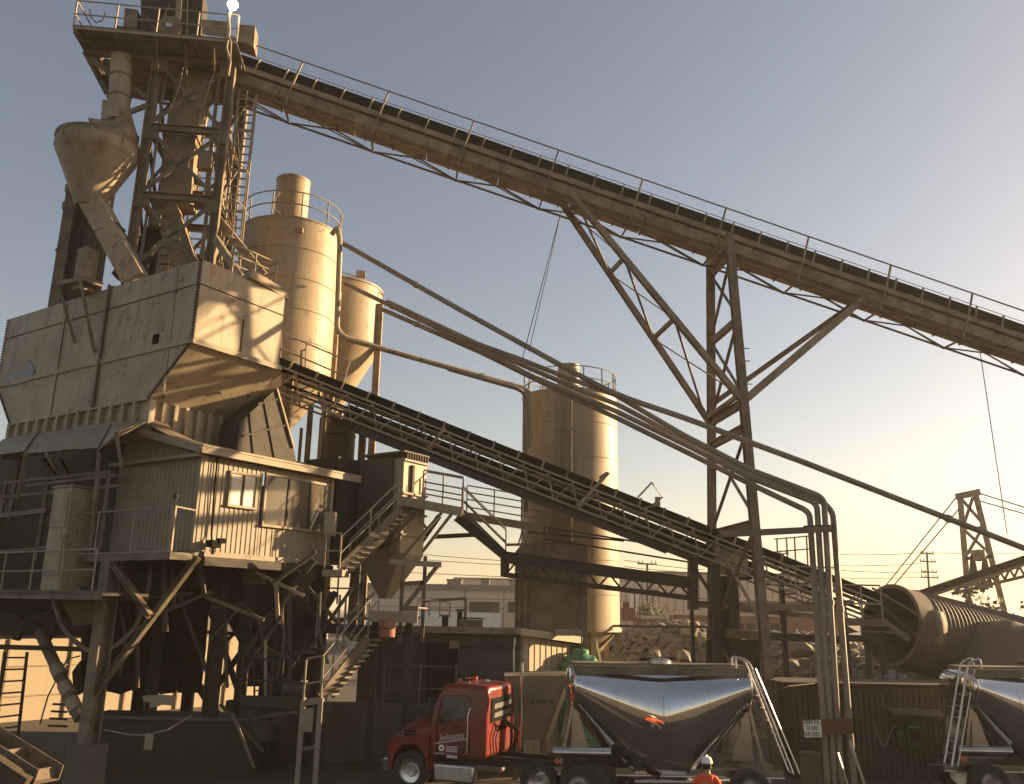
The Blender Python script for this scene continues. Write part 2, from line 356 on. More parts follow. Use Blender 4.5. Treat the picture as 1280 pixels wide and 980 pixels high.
# box beam along the top right, bracket box on the long side
MB().bar(PL(a0 + 1.7, b0 - .05, hz2 + .12), PL(a0 + aw + .2, b0 + .2, hz2 + .0), .3, .28).build('top_beam', M['conv'], T)
pA = hc - A * .75
q1, q2, q3 = on(70, 352, A, pA), on(103, 344, A, pA), on(140, 356, A, hc)
mb = MB(); mb.prism([q1, q2, q2 + A * .75, q1 + A * .75], Z * -.16); mb.build('bracket_shelf', M['steel'], T)
for (x, y, x2, y2) in ((73, 355, 93, 428), (100, 349, 118, 440)):
    MB().bar(on(x, y, A, pA), on(x2, y2, A, hc - A * .05), .09, .09).build('shelf_prop', M['steel'], T)
pk = on(108, 335, A, hc - A * .3)
MB().box(pk - Z * .1, .5, .5, 1.5, A).build('feed_boot', M['conv'], T)
# ---------------------------------------------------------------- feed chute of the hopper (dark colour carries its shade)
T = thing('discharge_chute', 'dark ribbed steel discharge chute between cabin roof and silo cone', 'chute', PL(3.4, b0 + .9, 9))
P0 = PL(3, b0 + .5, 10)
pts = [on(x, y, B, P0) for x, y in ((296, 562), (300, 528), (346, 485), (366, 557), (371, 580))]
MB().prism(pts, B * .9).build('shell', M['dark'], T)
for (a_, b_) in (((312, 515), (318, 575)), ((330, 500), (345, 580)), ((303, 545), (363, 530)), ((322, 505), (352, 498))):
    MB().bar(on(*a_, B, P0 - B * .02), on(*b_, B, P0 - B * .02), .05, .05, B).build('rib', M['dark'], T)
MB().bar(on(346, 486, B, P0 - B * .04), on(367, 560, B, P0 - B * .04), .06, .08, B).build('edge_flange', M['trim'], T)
# ---------------------------------------------------------------- control cabin
T = thing('control_cabin', 'corrugated metal control cabin with wide windows under the storage hopper', 'cabin', PL(2.6, 2, 6.2))
z0, z1, LA, LB = 6.27, 8.95, 5.2, 3.9
mb = MB(); mb.corr(PL(0, 0, z0), PL(2.25, 0, z0), z1 - z0, .165, .02, out=-B); mb.build('front_wall', M['galv'], T)
mb = MB(); mb.corr(PL(2.27, -.0, z0), PL(LA, -.0, z0), .9, .2, .02, out=-B); mb.build('front_wall', M['galv'], T)
MB().box(PL(3.74, .03, 8.86), 2.95, .05, .2, A).build('header_board', M['galv'], T)
MB().box(PL(2.6, .03, 9.0), LA, .05, .14, A).build('soffit_board', M['galv'], T)
mb = MB(); mb.corr(PL(0, LB, z0), PL(0, 0, z0), z1 - z0 - .08, .19, .035, out=-A); mb.build('side_wall', M['galv'], T)
mb = MB(); mb.corr(PL(LA, 0, z0), PL(LA, LB, z0), z1 - z0, .19, .03, out=A); mb.build('side_wall', M['galv'], T)
ht = lambda x: .1 + 1.05 * (x / LB)
mb = MB(); mb.corr(PL(-.0, LB - .1, z1), PL(-.0, .1, z1), lambda x: max(.03, 1.1 * (1 - x / (LB - .2))), .19, .035, out=-A); mb.build('gable_wall', M['galv'], T)
MB().box(PL(-.12, LB / 2, z1 - .04), .3, LB + .3, .1, A).build('ledge', M['galv'], T)
MB().box(PL(LA / 2, LB / 2, z0 - .1), LA + .1, LB, .16, A).build('floor', M['steel'], T)
MB().box(PL(LA / 2 + .2, -.06, z0 - .12), LA - .3, .06, .24, A).build('floor_fascia', M['trim'], T)
MB().box(PL(.0, .0, (z0 + z1) / 2), .06, .06, z1 - z0, A).build('corner_trim', M['trim'], T)
MB().box(PL(LA - .03, -.03, (z0 + z1) / 2), .12, .06, z1 - z0, A).build('corner_trim', M['trim'], T)
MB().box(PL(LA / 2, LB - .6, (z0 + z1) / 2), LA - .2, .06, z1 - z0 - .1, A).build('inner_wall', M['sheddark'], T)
# roof
e0, e1 = -.32, 6.15; bh = bb - .02; zh = 9.83; ze = 9.05
mb = MB(); mb.prism([PL(e0, -.35, ze), PL(e1, -.35, ze), PL(e1, bh, zh), PL(e0, bh, zh)], Z * .07)
rf = mb.build('roof', M['galv'], T)
MB().box(PL((e0 + e1) / 2, -.37, ze - .02), e1 - e0, .045, .2, A).build('fascia', M['trim'], rf)
MB().box(PL((e0 + e1) / 2, -.40, ze + .09), e1 - e0, .03, .06, A).build('fascia', M['trim'], rf)
MB().prism([PL(e0, bh, zh), PL(a0 - .13, bh, zh), PL(a0 - .13, 4.1, 10.2), PL(e0, 4.1, 10.2)], Z * .07).build('roof_strip', M['galv'], rf)
MB().bar(PL(e0 - .02, -.36, ze - .02), PL(e0 - .02, 4.1, 10.18), .05, .22).build('fascia', M['galv'], rf)
# dirt drift on the roof
mb = MB(); n = 14; g = []
for i in range(n + 1):
    for j in range(9):
        a_ = a0 + .03 + 1.9 * i / n; b_ = bh - .02 - 1.7 * (1 - j / 8); t = (b_ + .35) / (bh + .35)
        hh = .42 * math.exp(-((i / n - .22) / .3) ** 2) * (j / 8) ** 1.5 * (.9 + .2 * rnd.random()) - (.03 if i == n or j == 0 else 0)
        g.append(PL(a_, b_, ze + (zh - ze) * t + .055 + hh))
mb.add(g, [(i * 9 + j, (i + 1) * 9 + j, (i + 1) * 9 + j + 1, i * 9 + j + 1) for i in range(n) for j in range(8)])
tag(mb.build('dust_drift', M['dirt']), 'mound of dust drifted on the cabin roof against the hopper skirt', 'dust drift')
# windows
def window(x0, x1, y0, y1, panes, parent, name='window', glass='winglass', dep=.09, mull=.06):
    w = MB(); fr = .07
    w.box(PL((x0 + x1) / 2, -.055, y1), x1 - x0 + fr, dep, fr, A); w.box(PL((x0 + x1) / 2, -.065, y0), x1 - x0 + fr * 1.6, dep + .04, fr, A)
    for x in (x0, x1): w.box(PL(x, -.055, (y0 + y1) / 2), fr, dep, y1 - y0, A)
    o = w.build(name, M['trim'], parent)
    for k in range(panes):
        xa = x0 + (x1 - x0) * k / panes; xb = x0 + (x1 - x0) * (k + 1) / panes
        MB().box(PL((xa + xb) / 2, -.05, (y0 + y1) / 2), xb - xa - mull, .015, y1 - y0 - fr, A).build('pane', M[glass if not (glass == 'winglass') else 'winglass'], o)
        if k: MB().box(PL(xa, -.06, (y0 + y1) / 2), mull, .06, y1 - y0 - fr, A).build('mullion', M['dark'], o)
    return o
w1 = window(1.0, 1.98, 7.62, 8.6, 2, T, glass='whitewin'); w1['label'] = 'small two-pane window with pale blinds'
w2 = window(2.33, LA - .1, 7.17, 8.72, 3, T); w2['label'] = 'wide three-pane dusty window'
# floodlight + cable on cabin corner
F = thing('cabin_floodlight', 'small dark floodlight hanging off the cabin front near its lower corner', 'floodlight', PL(.75, -.3, 6.6))
pf = on(267, 680, B, PL(0, -.3, 6))
MB().box(pf, .42, .2, .2, A + B * .3).build('housing', M['black'], F, .02)
MB().box(pf + A * .2 + Z * .1 - B * .05, .2, .14, .14, A).build('visor', M['black'], F)
MB().bar(pf - Z * .05, pf - Z * .28, .08, .06).build('bracket', M['dark'], F)
MB().path(arc([on(272, 572, B, PL(0, -.09, 6)), on(268, 610, B, PL(0, -.1, 6)), on(266, 640, B, PL(0, -.09, 6)), on(264, 672, B, PL(0, -.1, 6)), pf], .3), .028, 6).build('power_cable', M['black'], F)
# ---------------------------------------------------------------- lean-to canopy over the open bay
T = thing('canopy_roof', 'sagging sheet metal canopy over the open bay left of the cabin', 'canopy', PL(-1, 8, 9.2))
ul = PL(a0 - .1, bb - .2, 0); pl = PL(-1.55, 0, 0)
up = [(184, 528), (140, 530), (95, 536), (48, 541), (2, 552), (-50, 560)]; lo = [(150, 539), (122, 562), (76, 563), (30, 566), (-10, 570), (-60, 578)]
U_ = [on(x, y, A, ul) for x, y in up]; L_ = [on(x, y, A, pl) for x, y in lo]
for i in range(5):
    dz = .05 * (i % 2)
    MB().prism([U_[i] + Z * dz, U_[i+1] + Z * dz, L_[i+1] + Z * (dz - .03), L_[i] + Z * dz], Z * .025).build('roof_sheet', M['galv'], T)
for i in range(1, 6):
    MB().bar(L_[i] - Z * .06, U_[i] - Z * .06, .06, .09).build('rafter', M['steel'], T)
for x, y, x2, y2 in ((34, 566, 22, 625), (145, 540, 152, 585), (58, 566, 70, 588), (124, 565, 116, 655)):
    MB().bar(on(x, y, A, pl), on(x2, y2, A, pl + A * .2), .09, .09).build('post', M['steel'], T)
# ---------------------------------------------------------------- open bay behind platform
T = thing('open_bay_frame', 'dark open machinery bay with beams and handrails left of the cabin', 'steel frame', PL(0, 8, 5))
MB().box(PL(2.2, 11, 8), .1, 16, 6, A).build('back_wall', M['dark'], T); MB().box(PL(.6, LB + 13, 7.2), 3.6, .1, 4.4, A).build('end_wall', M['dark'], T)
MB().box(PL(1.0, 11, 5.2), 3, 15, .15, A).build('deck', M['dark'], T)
pb_ = PL(-.6, 0, 0); pc_ = PL(.6, 0, 0)
for x, y, x2, y2, w in ((0, 604, 140, 590, .1), (0, 622, 150, 607, .09), (0, 645, 60, 638, .16), (0, 690, 60, 684, .08), (95, 600, 145, 594, .1)):
    MB().bar(on(x - 60, y + (y - y2) * 60 / max(1, x2 - x), A, pb_), on(x2, y2, A, pb_), w, w).build('beam', M['steel'], T)
for x, y, y2 in ((24, 570, 640), (60, 600, 700), (126, 592, 690), (100, 650, 735), (138, 590, 690), (-8, 560, 740), (8, 600, 745)):
    p = on(x, y, A, pb_); q = on(x - 3, y2, A, pb_); q.x, q.y = p.x, p.y
    MB().bar(p, q, .12, .1).build('upright', M['steel'], T)
for x, y, x2, y2 in ((75, 575, 95, 610), (55, 575, 72, 600)):
    MB().bar(on(x, y, A, pc_), on(x2, y2, A, pc_), .12).build('brace', M['steel'], T)
mb = MB().path(arc([on(-5, 625, A, pb_), on(10, 628, A, pb_), on(8, 640, A, pb_), on(14, 650, A, pb_)], .2), .05); mb.build('conduit', M['steel'], T)
T2 = MB().box(on(112, 605, A, PL(2.2, 0, 0)), .5, 1.1, .5, A).build('motor_cover', M['rust']); tag(T2, 'rusty orange-brown motor cover inside the dark bay under the canopy', 'motor')
T3 = thing('drive_motor', 'grey ribbed drive motor inside the dark bay under the canopy', 'motor', on(85, 607, A, PL(2, 0, 0)))
p = on(85, 607, A, PL(2, 0, 0)); MB().tube(p - B * .4, p + B * .4, .27, n=16).build('casing', M['steel'], T3); MB().box(p + Z * .3, .25, .3, .2, A).build('terminal_box', M['steel'], T3); MB().tube(p + B * .4, p + B * .6, .06).build('shaft', M['alu'], T3)
# ---------------------------------------------------------------- side platform in front of cabin wall
T = thing('cabin_platform', 'narrow steel walkway with handrail along the shaded cabin side', 'walkway', PL(-.5, 3, 6))
dk = onz(212, 689, 6.2); da, db, _ = ab(dk)
MB().box(PL(da / 2 - .05, db + 2.6, 6.14), abs(da) - .1, 5.2, .1, A).build('deck', M['steel'], T)
MB().chan(PL(da, db, 6.08), PL(da, db + 5.4, 6.08), .06, .2).build('edge_channel', M['steel'], T)
MB().bar(PL(da, db, 6.08), PL(.0, db, 6.08), .06, .18).build('edge_channel', M['steel'], T)
rail_part(T, [PL(da, db + .02, 6.2), PL(da, db + 5.2, 6.2)], 1.2, 1.75, .026, (.0,))
MB().tube(PL(da, db, 7.4), PL(-.05, db, 7.36), .03, n=6).build('end_rail', M['trim'], T)
MB().bar(PL(da, db, 6.2), PL(da, db, 7.42), .1, .1).build('end_post', M['trim'], T)
mb = MB(); mb.tube(PL(da, db, 7.42), PL(da, db, 7.6), .02); mb.lathe(PL(da, db, 7.68), [(0, -.08), (.06, -.06), (.085, 0), (.06, .06), (0, .08)], 10); mb.build('beacon', M['dark'], T)
for x, y, x2, y2 in ((140, 702, 187, 770), (262, 706, 118, 868)):
    p = on(x, y, A, PL(da + .1, 0, 0)) if x < 200 else PL(.1, -.15, 6.1); q = on(x2, y2, A, PL(da + .3 if x < 200 else da + .2, 0, 0))
    MB().ibeam(p, q, .16, .16, .03).build('knee_brace', M['steel'], T)
# ---------------------------------------------------------------- electrical cabinet + lower deck
plow = PL(-1.55, 0, 0)
zc = on(60, 738, A, plow).z
T = thing('lower_deck', 'low steel deck with handrails at the far left below the open bay', 'walkway', PL(-1, 8, zc))
pa, pbb, _ = ab(on(122, 740, A, plow))
MB().box(PL(-.8, pbb + 5, zc - .08), 1.6, 10, .1, A).build('deck', M['dark'], T)
MB().chan(PL(-1.6, pbb - .3, zc - .12), PL(-1.6, pbb + 10, zc - .12), .08, .24).build('edge_channel', M['steel'], T)
rail_part(T, [PL(-1.6, pbb + .2, zc), PL(-1.6, pbb + 9.5, zc)], 1.1, 1.6)
T = thing('electrical_cabinet', 'tall pale metal cabinet standing on the low deck at the far left', 'cabinet', on(70, 738, A, plow))
p = on(58, 738, A, PL(-1.15, 0, 0)); ca, cb, cz = ab(p); hh = 3.0
MB().box(PL(ca + .45, cb - .15, cz + hh / 2), .95, .95, hh, A).build('body', M['hopper'], T, .02)
MB().box(PL(ca - .03, cb - .15, cz + hh - .15), .04, .99, .05, A).build('lid', M['trim'], T)
for zz in (.35, 1.75): MB().box(PL(ca - .045, cb - .13, cz + zz + .6), .025, .8, 1.05, A).build('door', M['hopper'], T)
MB().box(PL(ca + .45, cb - .15, cz + hh + .03), 1.05, 1.05, .05, A).build('top', M['galv'], T)
# ================================================================ HEAD TOWER (aligned to conveyor)
TE = R(6.5); E_ = V((-math.sin(TE), math.cos(TE), 0)); D_ = V((math.cos(TE), math.sin(TE), 0))
P1 = W(162, 330, 27.7); zt0 = P1.z - .3
P2 = on(263, 325, E_, P1); wid = (P2 - P1).dot(D_); zt1 = on(193, 76, E_, P1).z
def TW(d, e, z): q = P1 + D_ * d + E_ * e; q.z = z; return q
T = thing('head_tower', 'braced steel tower rising from the storage hopper to the conveyor head platform', 'tower', TW(wid / 2, 1.2, zt0))
hgt = zt1 - zt0
for d in (0, wid):
    for e in (0, 2.5):
        MB().ibeam(TW(d, e, zt0 - 1.0), TW(d, e, zt1), .3, .3, .05, D_).build('leg', M['steel'], T)
zb_ = [zt0 + hgt * t for t in (.0, .33, .66)]
zb_ = [on(215, 247, E_, P1).z, on(225, 162, E_, P1).z]
for z in zb_:
    MB().ibeam(TW(.1, -.03, z), TW(wid - .1, -.03, z), .2, .26, .04).build('girt', M['steel'], T)
    MB().ibeam(TW(.1, 2.5, z), TW(wid - .1, 2.5, z), .2, .26, .04).build('girt', M['steel'], T)
    for d in (0, wid): MB().ibeam(TW(d, .1, z), TW(d, 2.4, z), .16, .2, .03).build('girt', M['steel'], T)
levels = [zt0, zb_[0], zb_[1], zt1]
for i in range(3):
    za, zc_ = levels[i] + .15, levels[i+1] - .15
    for e in (-.08, 2.5):
        MB().bar(TW(.1, e, za), TW(wid - .1, e, zc_), .14, .05, E_).build('cross_brace', M['steel'], T)
        MB().bar(TW(.1, e + .06, zc_), TW(wid - .1, e + .06, za), .14, .05, E_).build('cross_brace', M['steel'], T)
        MB().box(TW(wid / 2, e, (za + zc_) / 2), .5, .05, .4, D_).build('gusset', M['steel'], T)
        for d in (.15, wid - .15):
            MB().box(TW(d, e - .01, levels[i + 1] - .25), .5, .04, .5, D_).build('gusset', M['steel'], T)
    for d in (-.02, wid + .02):
        MB().bar(TW(d, .1, za), TW(d, 2.4, zc_), .05, .12, D_).build('cross_brace', M['steel'], T)
        MB().bar(TW(d, .1, zc_), TW(d, 2.4, za), .05, .12, D_).build('cross_brace', M['steel'], T)
# platform
pl0 = on(105, 67, E_, P1); dl = (pl0 - P1).dot(D_); dr = wid + .35; zp = zt1 + .3; ov = 1.15
pt = MB()
pt.ibeam(TW(dl, -.05, zt1 + .14), TW(dr, -.05, zt1 + .14), .22, .32, .05)
pt.build('front_beam', M['steel'], T)
MB().ibeam(TW(dl, 2.5, zt1 + .14), TW(dr, 2.5, zt1 + .14), .22, .32, .05).build('back_beam', M['steel'], T)
MB().ibeam(TW(dl + .1, -ov, zt1 + .2), TW(dl + .1, 3.2, zt1 + .2), .16, .22, .04).build('side_beam', M['steel'], T)
mb = MB(); nn = 18
for i in range(nn):
    e = -ov + (i + .5) * (ov) / nn; mb.bar(TW(dl, e, zp), TW(dr, e, zp), .035, .05)
tag(mb.build('grating', M['steel'], T))
MB().box(TW((dl + dr) / 2 + .5, 1.5, zp + .02), dr - dl - 1.0, 3.2, .05, D_).build('deck_plate', M['conv'], T)
MB().chan(TW(dl, -ov, zp), TW(dr, -ov, zp), .05, .16).build('edge_channel', M['rail'], T)
for d in (dl + .05, dl + 1.4, dl + 2.8, dl + 4.1):
    if d < dr: MB().bar(TW(d, -ov, zp - .06), TW(d, 0, zp - .08), .08, .12).build('outrigger', M['steel'], T)
rail_part(T, [TW(dl, 3.0, zp), TW(dl, -ov, zp), TW(dr, -ov, zp)], 1.1, 1.55, .028, (.55,), 'rail')
# braces below platform: left wedge
MB().bar(TW(dl + .05, 2.6, zt1), TW(dl + 1.0, 2.6, zt1 - 1.9), .14, .2).build('platform_brace', M['dark'], T)
MB().bar(TW(dl + .1, .1, zt1), TW(-.15, .1, zt1 - 1.55), .12, .2).build('platform_brace', M['steel'], T)
MB().ibeam(on(108, 68, E_, TW(0, 1.6, 0)), on(134, 117, E_, TW(0, 1.6, 0)), .14, .2, .03).build('platform_brace', M['steel'], T)
MB().prism([on(x, y, E_, TW(0, 1.7, 0)) for x, y in ((112, 70), (150, 76), (147, 92), (136, 114))], E_ * .05).build('gusset_plate', M['dark'], T)
MB().bar(on(150, 145, E_, TW(0, -.1, 0)), on(186, 131, E_, TW(0, -.1, 0)), .12, .16).build('strut', M['steel'], T)
MB().bar(on(160, 122, E_, TW(0, .2, 0)), on(178, 115, E_, TW(0, .2, 0)), .05, .05).build('strut', M['steel'], T)
# ---------------------------------------------------------------- machinery on the head platform
H_ = thing('conveyor_head_drive', 'dark brown drive housing and head pulley on the tower platform', 'machinery', TW(1.6, 1, zp))
def pq(x, y, e): return on(x, y, E_, TW(0, e, 0))
def slab(pts, e, t, name, m_, par, ln=None):
    return MB().prism([pq(x, y, e) for x, y in pts], E_ * t).build(name, M[m_], par)
slab([(176, 48), (176, -60), (236, -60), (233, 55)], .5, 1.4, 'housing', 'dark', H_)
slab([(217, 50), (222, -30), (229, -30), (226, 20), (219, 50)], .42, .08, 'housing_flange', 'trim', H_)
slab([(226, 10), (231, -12), (254, -10), (250, 56), (228, 56)], .7, .8, 'belt_guard', 'dark', H_)
slab([(252, 24), (285, 27), (283, 46), (253, 42)], .6, .05, 'head_cover', 'conv', H_)
slab([(296, 30), (319, 32), (317, 58), (295, 50)], .2, .7, 'side_box', 'conv', H_)
p = pq(212, 32, .3); MB().tube(p, p + E_ * .3, .42, n=24).build('pulley', M['steel'], H_); MB().tube(p - E_ * .08, p + E_ * .1, .12, n=12).build('pulley_hub', M['alu'], H_)
for i, (x1, y1, x2, y2) in enumerate(((195, 45, 212, 5), (183, 20, 200, 48), (186, 12, 215, 12))):
    MB().bar(pq(x1, y1, .35), pq(x2, y2, .35), .08, .06).build('brace', M['steel'], H_)
G = thing('gear_motor', 'small grey gear motor on skids at the left of the tower platform', 'motor', pq(160, 40, .6))
slab([(154, 34), (156, 10), (172, 12), (171, 36)], .5, .5, 'casing', 'steel', G)
slab([(145, 36), (146, 32), (176, 36), (175, 41)], .4, .8, 'skid', 'dark', G)
p = pq(171, 42, .2); MB().tube(p - D_ * .15, p + D_ * .15, .13, n=14).build('bearing', M['trim'], G)
# ---------------------------------------------------------------- floodlight on pole
L = thing('tower_floodlight', 'lit floodlight glowing at the top of a pole on the tower corner', 'floodlight', pq(289, 92, -.9))
e = -ov - .12
MB().path([pq(285, 95, e), pq(288, 78, e), pq(283, 60, e), pq(287, 40, e), pq(286, 20, e), pq(289, 12, e)], .05, 7).build('pole', M['trim'], L)
MB().path([pq(288, 78, e - .06), pq(289, 52, e - .06), pq(284, 42, e), pq(287, 24, e)], .03, 6).build('conduit', M['trim'], L)
p = pq(291, 6, e - .1); fd = (CAM - p).normalized()
MB().tube(p + fd * .02, p - fd * .25, .2, .1, 16).build('housing', M['alu'], L)
MB().tube(p + fd * .03, p + fd * .05, .17, n=18).build('lens', M['lamp'], L)
MB().bar(pq(287, 24, e), p - fd * .15, .05).build('bracket', M['trim'], L)
# ---------------------------------------------------------------- chutes inside tower
T = thing('transfer_chute', 'big square transfer chute running down inside the head tower', 'chute', TW(1.2, 1.2, zt0))
def duct(pts, w, h, name, m_, par):
    for i in range(len(pts) - 1):
        MB().bar(pts[i], pts[i+1], w, h, E_).build(name, M[m_], par)
        if i: MB().box(pts[i], w * 1.12, h * 1.12, .1, D_).build('flange', M[m_], par)
duct([TW(1.15, 1.1, zt1 + .2), TW(.95, 1.1, zt1 - 2.6), TW(1.05, 1.1, zt0 + 3.0)], 1.1, 1.0, 'chute_section', 'conv', T)
duct([TW(.5, .9, zt0 + 3.4), TW(2.0, .9, zt0 - .2)], .85, .8, 'chute_leg', 'conv', T)
duct([TW(.9, 1.4, zt0 + 3.2), TW(-.7, 1.4, zt0 + .2)], .6, .6, 'chute_leg', 'dark', T)
for k in range(3):
    p = TW(1.9 - .2 * k, 1.0, zt0 + 3.1 + .5 * k); MB().box(p, .5, .3, .12, D_).build('hinge_door', M['rust'], T)
# ---------------------------------------------------------------- round conical collector
cc = W(123, 180, 27.2); rr = 1.33
T = thing('cone_collector', 'round rust-stained conical collector left of the head tower', 'collector', cc - Z * 4)
MB().lathe(cc, [(rr, 0), (rr + .03, .02), (rr + .03, -.1), (rr, -.1), (rr - .01, -.5), (rr * .97, -.55), (.42, -2.45)], 40).build('cone', M['cone'], T)
MB().lathe(cc - Z * .03, [(0, .12), (rr - .04, 0)], 40).build('lid', M['conv'], T)
MB().lathe(cc, [(rr + .01, -.05), (rr + .05, -.05), (rr + .05, .04), (rr + .01, .04)], 40).build('rim', M['steel'], T)
for k in range(8):
    t = k * math.pi / 4 + .3; MB().box(cc + V((math.cos(t), math.sin(t), 0)) * (rr + .04) - Z * .2, .05, .05, .22).build('clip', M['trim'], T)
pbm = cc - Z * 2.2
sp1 = W(113, 246, 27.2); sp2 = W(170, 350, 27.6)
MB().bar(sp1, sp2, .72, .8, V((0, 1, .1))).build('spout', M['hopper'], T)
MB().box(sp1.lerp(sp2, .42), .8, .86, .05, (0, 1, 0), (sp2 - sp1).cross(V((0, 1, 0)))).build('flange', M['steel'], T)
def cslab(pts, Y, t, name, m_):
    return MB().prism([W(x, y, Y) for x, y in pts], V((0, t, 0))).build(name, M[m_], T)
cslab([(110, 147), (161, 154), (158, 176), (114, 164)], 26.9, .9, 'inlet_box', 'conv')
cslab([(128, 124), (142, 126), (142, 150), (126, 148)], 27.3, .6, 'inlet_hood', 'hopper')
cA, cB = W(152, 72, 27.5), W(148, 152, 27.5)
MB().tube(cA, cB, .37, n=22).build('inlet_duct', M['hopper'], T)
for t in (.3, .62): MB().tube(cA.lerp(cB, t), cA.lerp(cB, t + .03), .4, n=22).build('duct_band', M['steel'], T)
MB().tube(W(150, 138, 27.5), W(160, 170, 27.5), .35, .32, 18).build('inlet_elbow', M['conv'], T)
# ---------------------------------------------------------------- elevator column at far left
T = thing('bucket_elevator', 'dark steel elevator casing standing behind the cone collector', 'elevator', W(72, 372, 29.6))
Pc = W(72, 372, 29.6)
def ec(x, y): return on(x, y, E_, Pc)
qa = ec(72, 372); qb = ec(72, 372); qb.z = ec(84, 225).z
MB().box((qa + qb) / 2 - Z * .5, .38, .5, (qb - qa).z + 1, D_).build('casing', M['steel'], T)
qc = qa + D_ * .75 + E_ * .4
MB().box((qa + qb) / 2 + D_ * .75 + E_ * .3 - Z * .5, 1.05, .5, (qb - qa).z + .6, D_).build('back_casing', M['sheddark'], T)
for y in (236, 258): MB().box(V((qa.x, qa.y, ec(84, y).z)) - D_ * .22, .2, .2, .3, D_).build('bracket', M['trim'], T)
for k in range(2): MB().bar(ec(88, 322) , ec(70 + 0, 312), .1, .1).build('brace', M['rust'], T)
mb = MB().path([ec(102, 285), ec(96, 340)], .03, 6); mb.build('guide_rod', M['dark'], T)
# ---------------------------------------------------------------- caged ladder
T = thing('caged_ladder', 'tall caged access ladder hanging beside the head tower', 'ladder', W(290, 335, 27.0))
Pq = TW(wid + .75, .6, 0)
t0 = on(310, 118, E_, Pq); b_ = V(t0); b_.z = on(296, 345, E_, Pq).z
for s_ in (-.33, .33):
    MB().bar(b_ + D_ * s_, t0 + D_ * s_ + Z * (.2 if s_ < 0 else 0), .07, .07, E_).build('rail', M['trim'], T)
n = int((t0.z - b_.z) / .33)
for k in range(n):
    p = b_ + Z * (.2 + k * .33); big = k % 5 == 2
    MB().bar(p - D_ * .33, p + D_ * .33, .05, .11 if big else .05).build('rung', M['rail'], T)
for k in range(5):
    p = b_ + Z * (1.2 + k * 1.4)
    if p.z > t0.z: break
    MB().path([p + D_ * .33 * math.cos(t) * 1.05 + E_ * (-.75 * math.sin(t)) for t in [i * math.pi / 10 for i in range(11)]], .022, 5).build('cage_hoop', M['trim'], T)
for t in (.35, 1.2):
    q = D_ * .35 * math.cos(t) - E_ * .75 * math.sin(t); MB().bar(b_ + q + Z * 1.2, t0 + q - Z * .3, .04, .02).build('cage_strap', M['trim'], T)
MB().bar(b_ - D_ * .75, t0 - D_ * .72, .16, .12).build('support_post', M['steel'], T)
MB().path([t0 - D_ * .6 + Z * .9, t0 - D_ * .62, t0 - D_ * .9 - Z * 2.6, t0 - D_ * 1.05 - Z * 3, t0 - D_ * 1.0 - Z * 5.8], .06, 6).build('conduit', M['trim'], T)
p = PL(a0 + .8, b0 + 1.2, hz2)
MB().bar(on(265, 265, E_, Pq), on(330, 345, E_, Pq - E_ * 1.0), .14, .3).build('sloped_beam', M['conv'], T)

# extra steel inside and behind the tower
T = thing('tower_service_stairs', 'tangle of service ladders, landings and pipes inside the head tower', 'platform', TW(1.2, 2, zt0))
for z in (zt0 + 1.4, zt0 + 3.9, zt0 + 5.6):
    MB().box(TW(1.7, 2.0, z), 1.6, 1.0, .08, D_).build('landing', M['steel'], T)
    rail_part(T, [TW(.9, 1.6, z), TW(2.4, 1.6, z)], 1.0, .5, .028, (.35, .68), 'trim')
for d_, e_, zA, zB in ((.9, 2.2, zt0, zt0 + 3.9), (2.2, 2.2, zt0 + 1.4, zt0 + 5.6), (.5, 2.3, zt0 + 3.9, zt1)):
    for q in (-.2, .2): MB().bar(TW(d_ + q, e_, zA), TW(d_ + q, e_, zB + .9), .05, .05).build('ladder_rail', M['trim'], T)
    for k in range(int((zB - zA) / .33)): MB().bar(TW(d_ - .2, e_, zA + k * .33), TW(d_ + .2, e_, zA + k * .33), .035).build('rung', M['rail'], T)
for pts, r_ in (([TW(2.3, .3, zt0), TW(2.3, .3, zt0 + 3), TW(2.1, .6, zt0 + 3.4), TW(2.1, .6, zt1)], .07), ([TW(.25, .3, zt0), TW(.25, .3, zt1)], .05), ([TW(2.45, 1.6, zt0 - .1), TW(2.45, 1.6, zt1)], .09)):
    MB().path(arc(pts, .2), r_, 7).build('riser_pipe', M['pipe'], T)
MB().box(TW(2.0, .5, zt0 + 4.7), .5, .35, .7, D_).build('junction_box', M['hopper'], T); MB().box(TW(.55, .35, zt0 + 2.2), .4, .3, .6, D_).build('junction_box', M['steel'], T)
for a_, b_ in (((.2, 2.4, zt0 + .4), (2.3, 2.4, zt0 + 3.2)), ((2.3, 2.4, zt0 + .4), (.2, 2.4, zt0 + 3.2)), ((.2, 1.3, zt0 + 5.6), (2.3, 1.3, zt1)), ((0, 2.6, zt1 - .2), (-1.9, 2.6, zt1 + .1))):
    MB().bar(TW(*a_), TW(*b_), .1, .1).build('brace', M['steel'], T)
for k, (d_, e_) in enumerate(((.2, -1.0), (1.2, -.9), (2.2, -1.0))): MB().bar(TW(d_, e_, zp - .1), TW(d_ - .1, .0, zt1 - .7), .07, .09).build('knee_brace', M['steel'], T)
# ================================================================ SILOS
def circ(c, r, n=28, a0=0, a1=2*math.pi): return [c + V((math.cos(a0 + (a1-a0)*i/n), math.sin(a0 + (a1-a0)*i/n), 0)) * r for i in range(n + (0 if abs(a1-a0-2*math.pi) < 1e-6 else 1))]
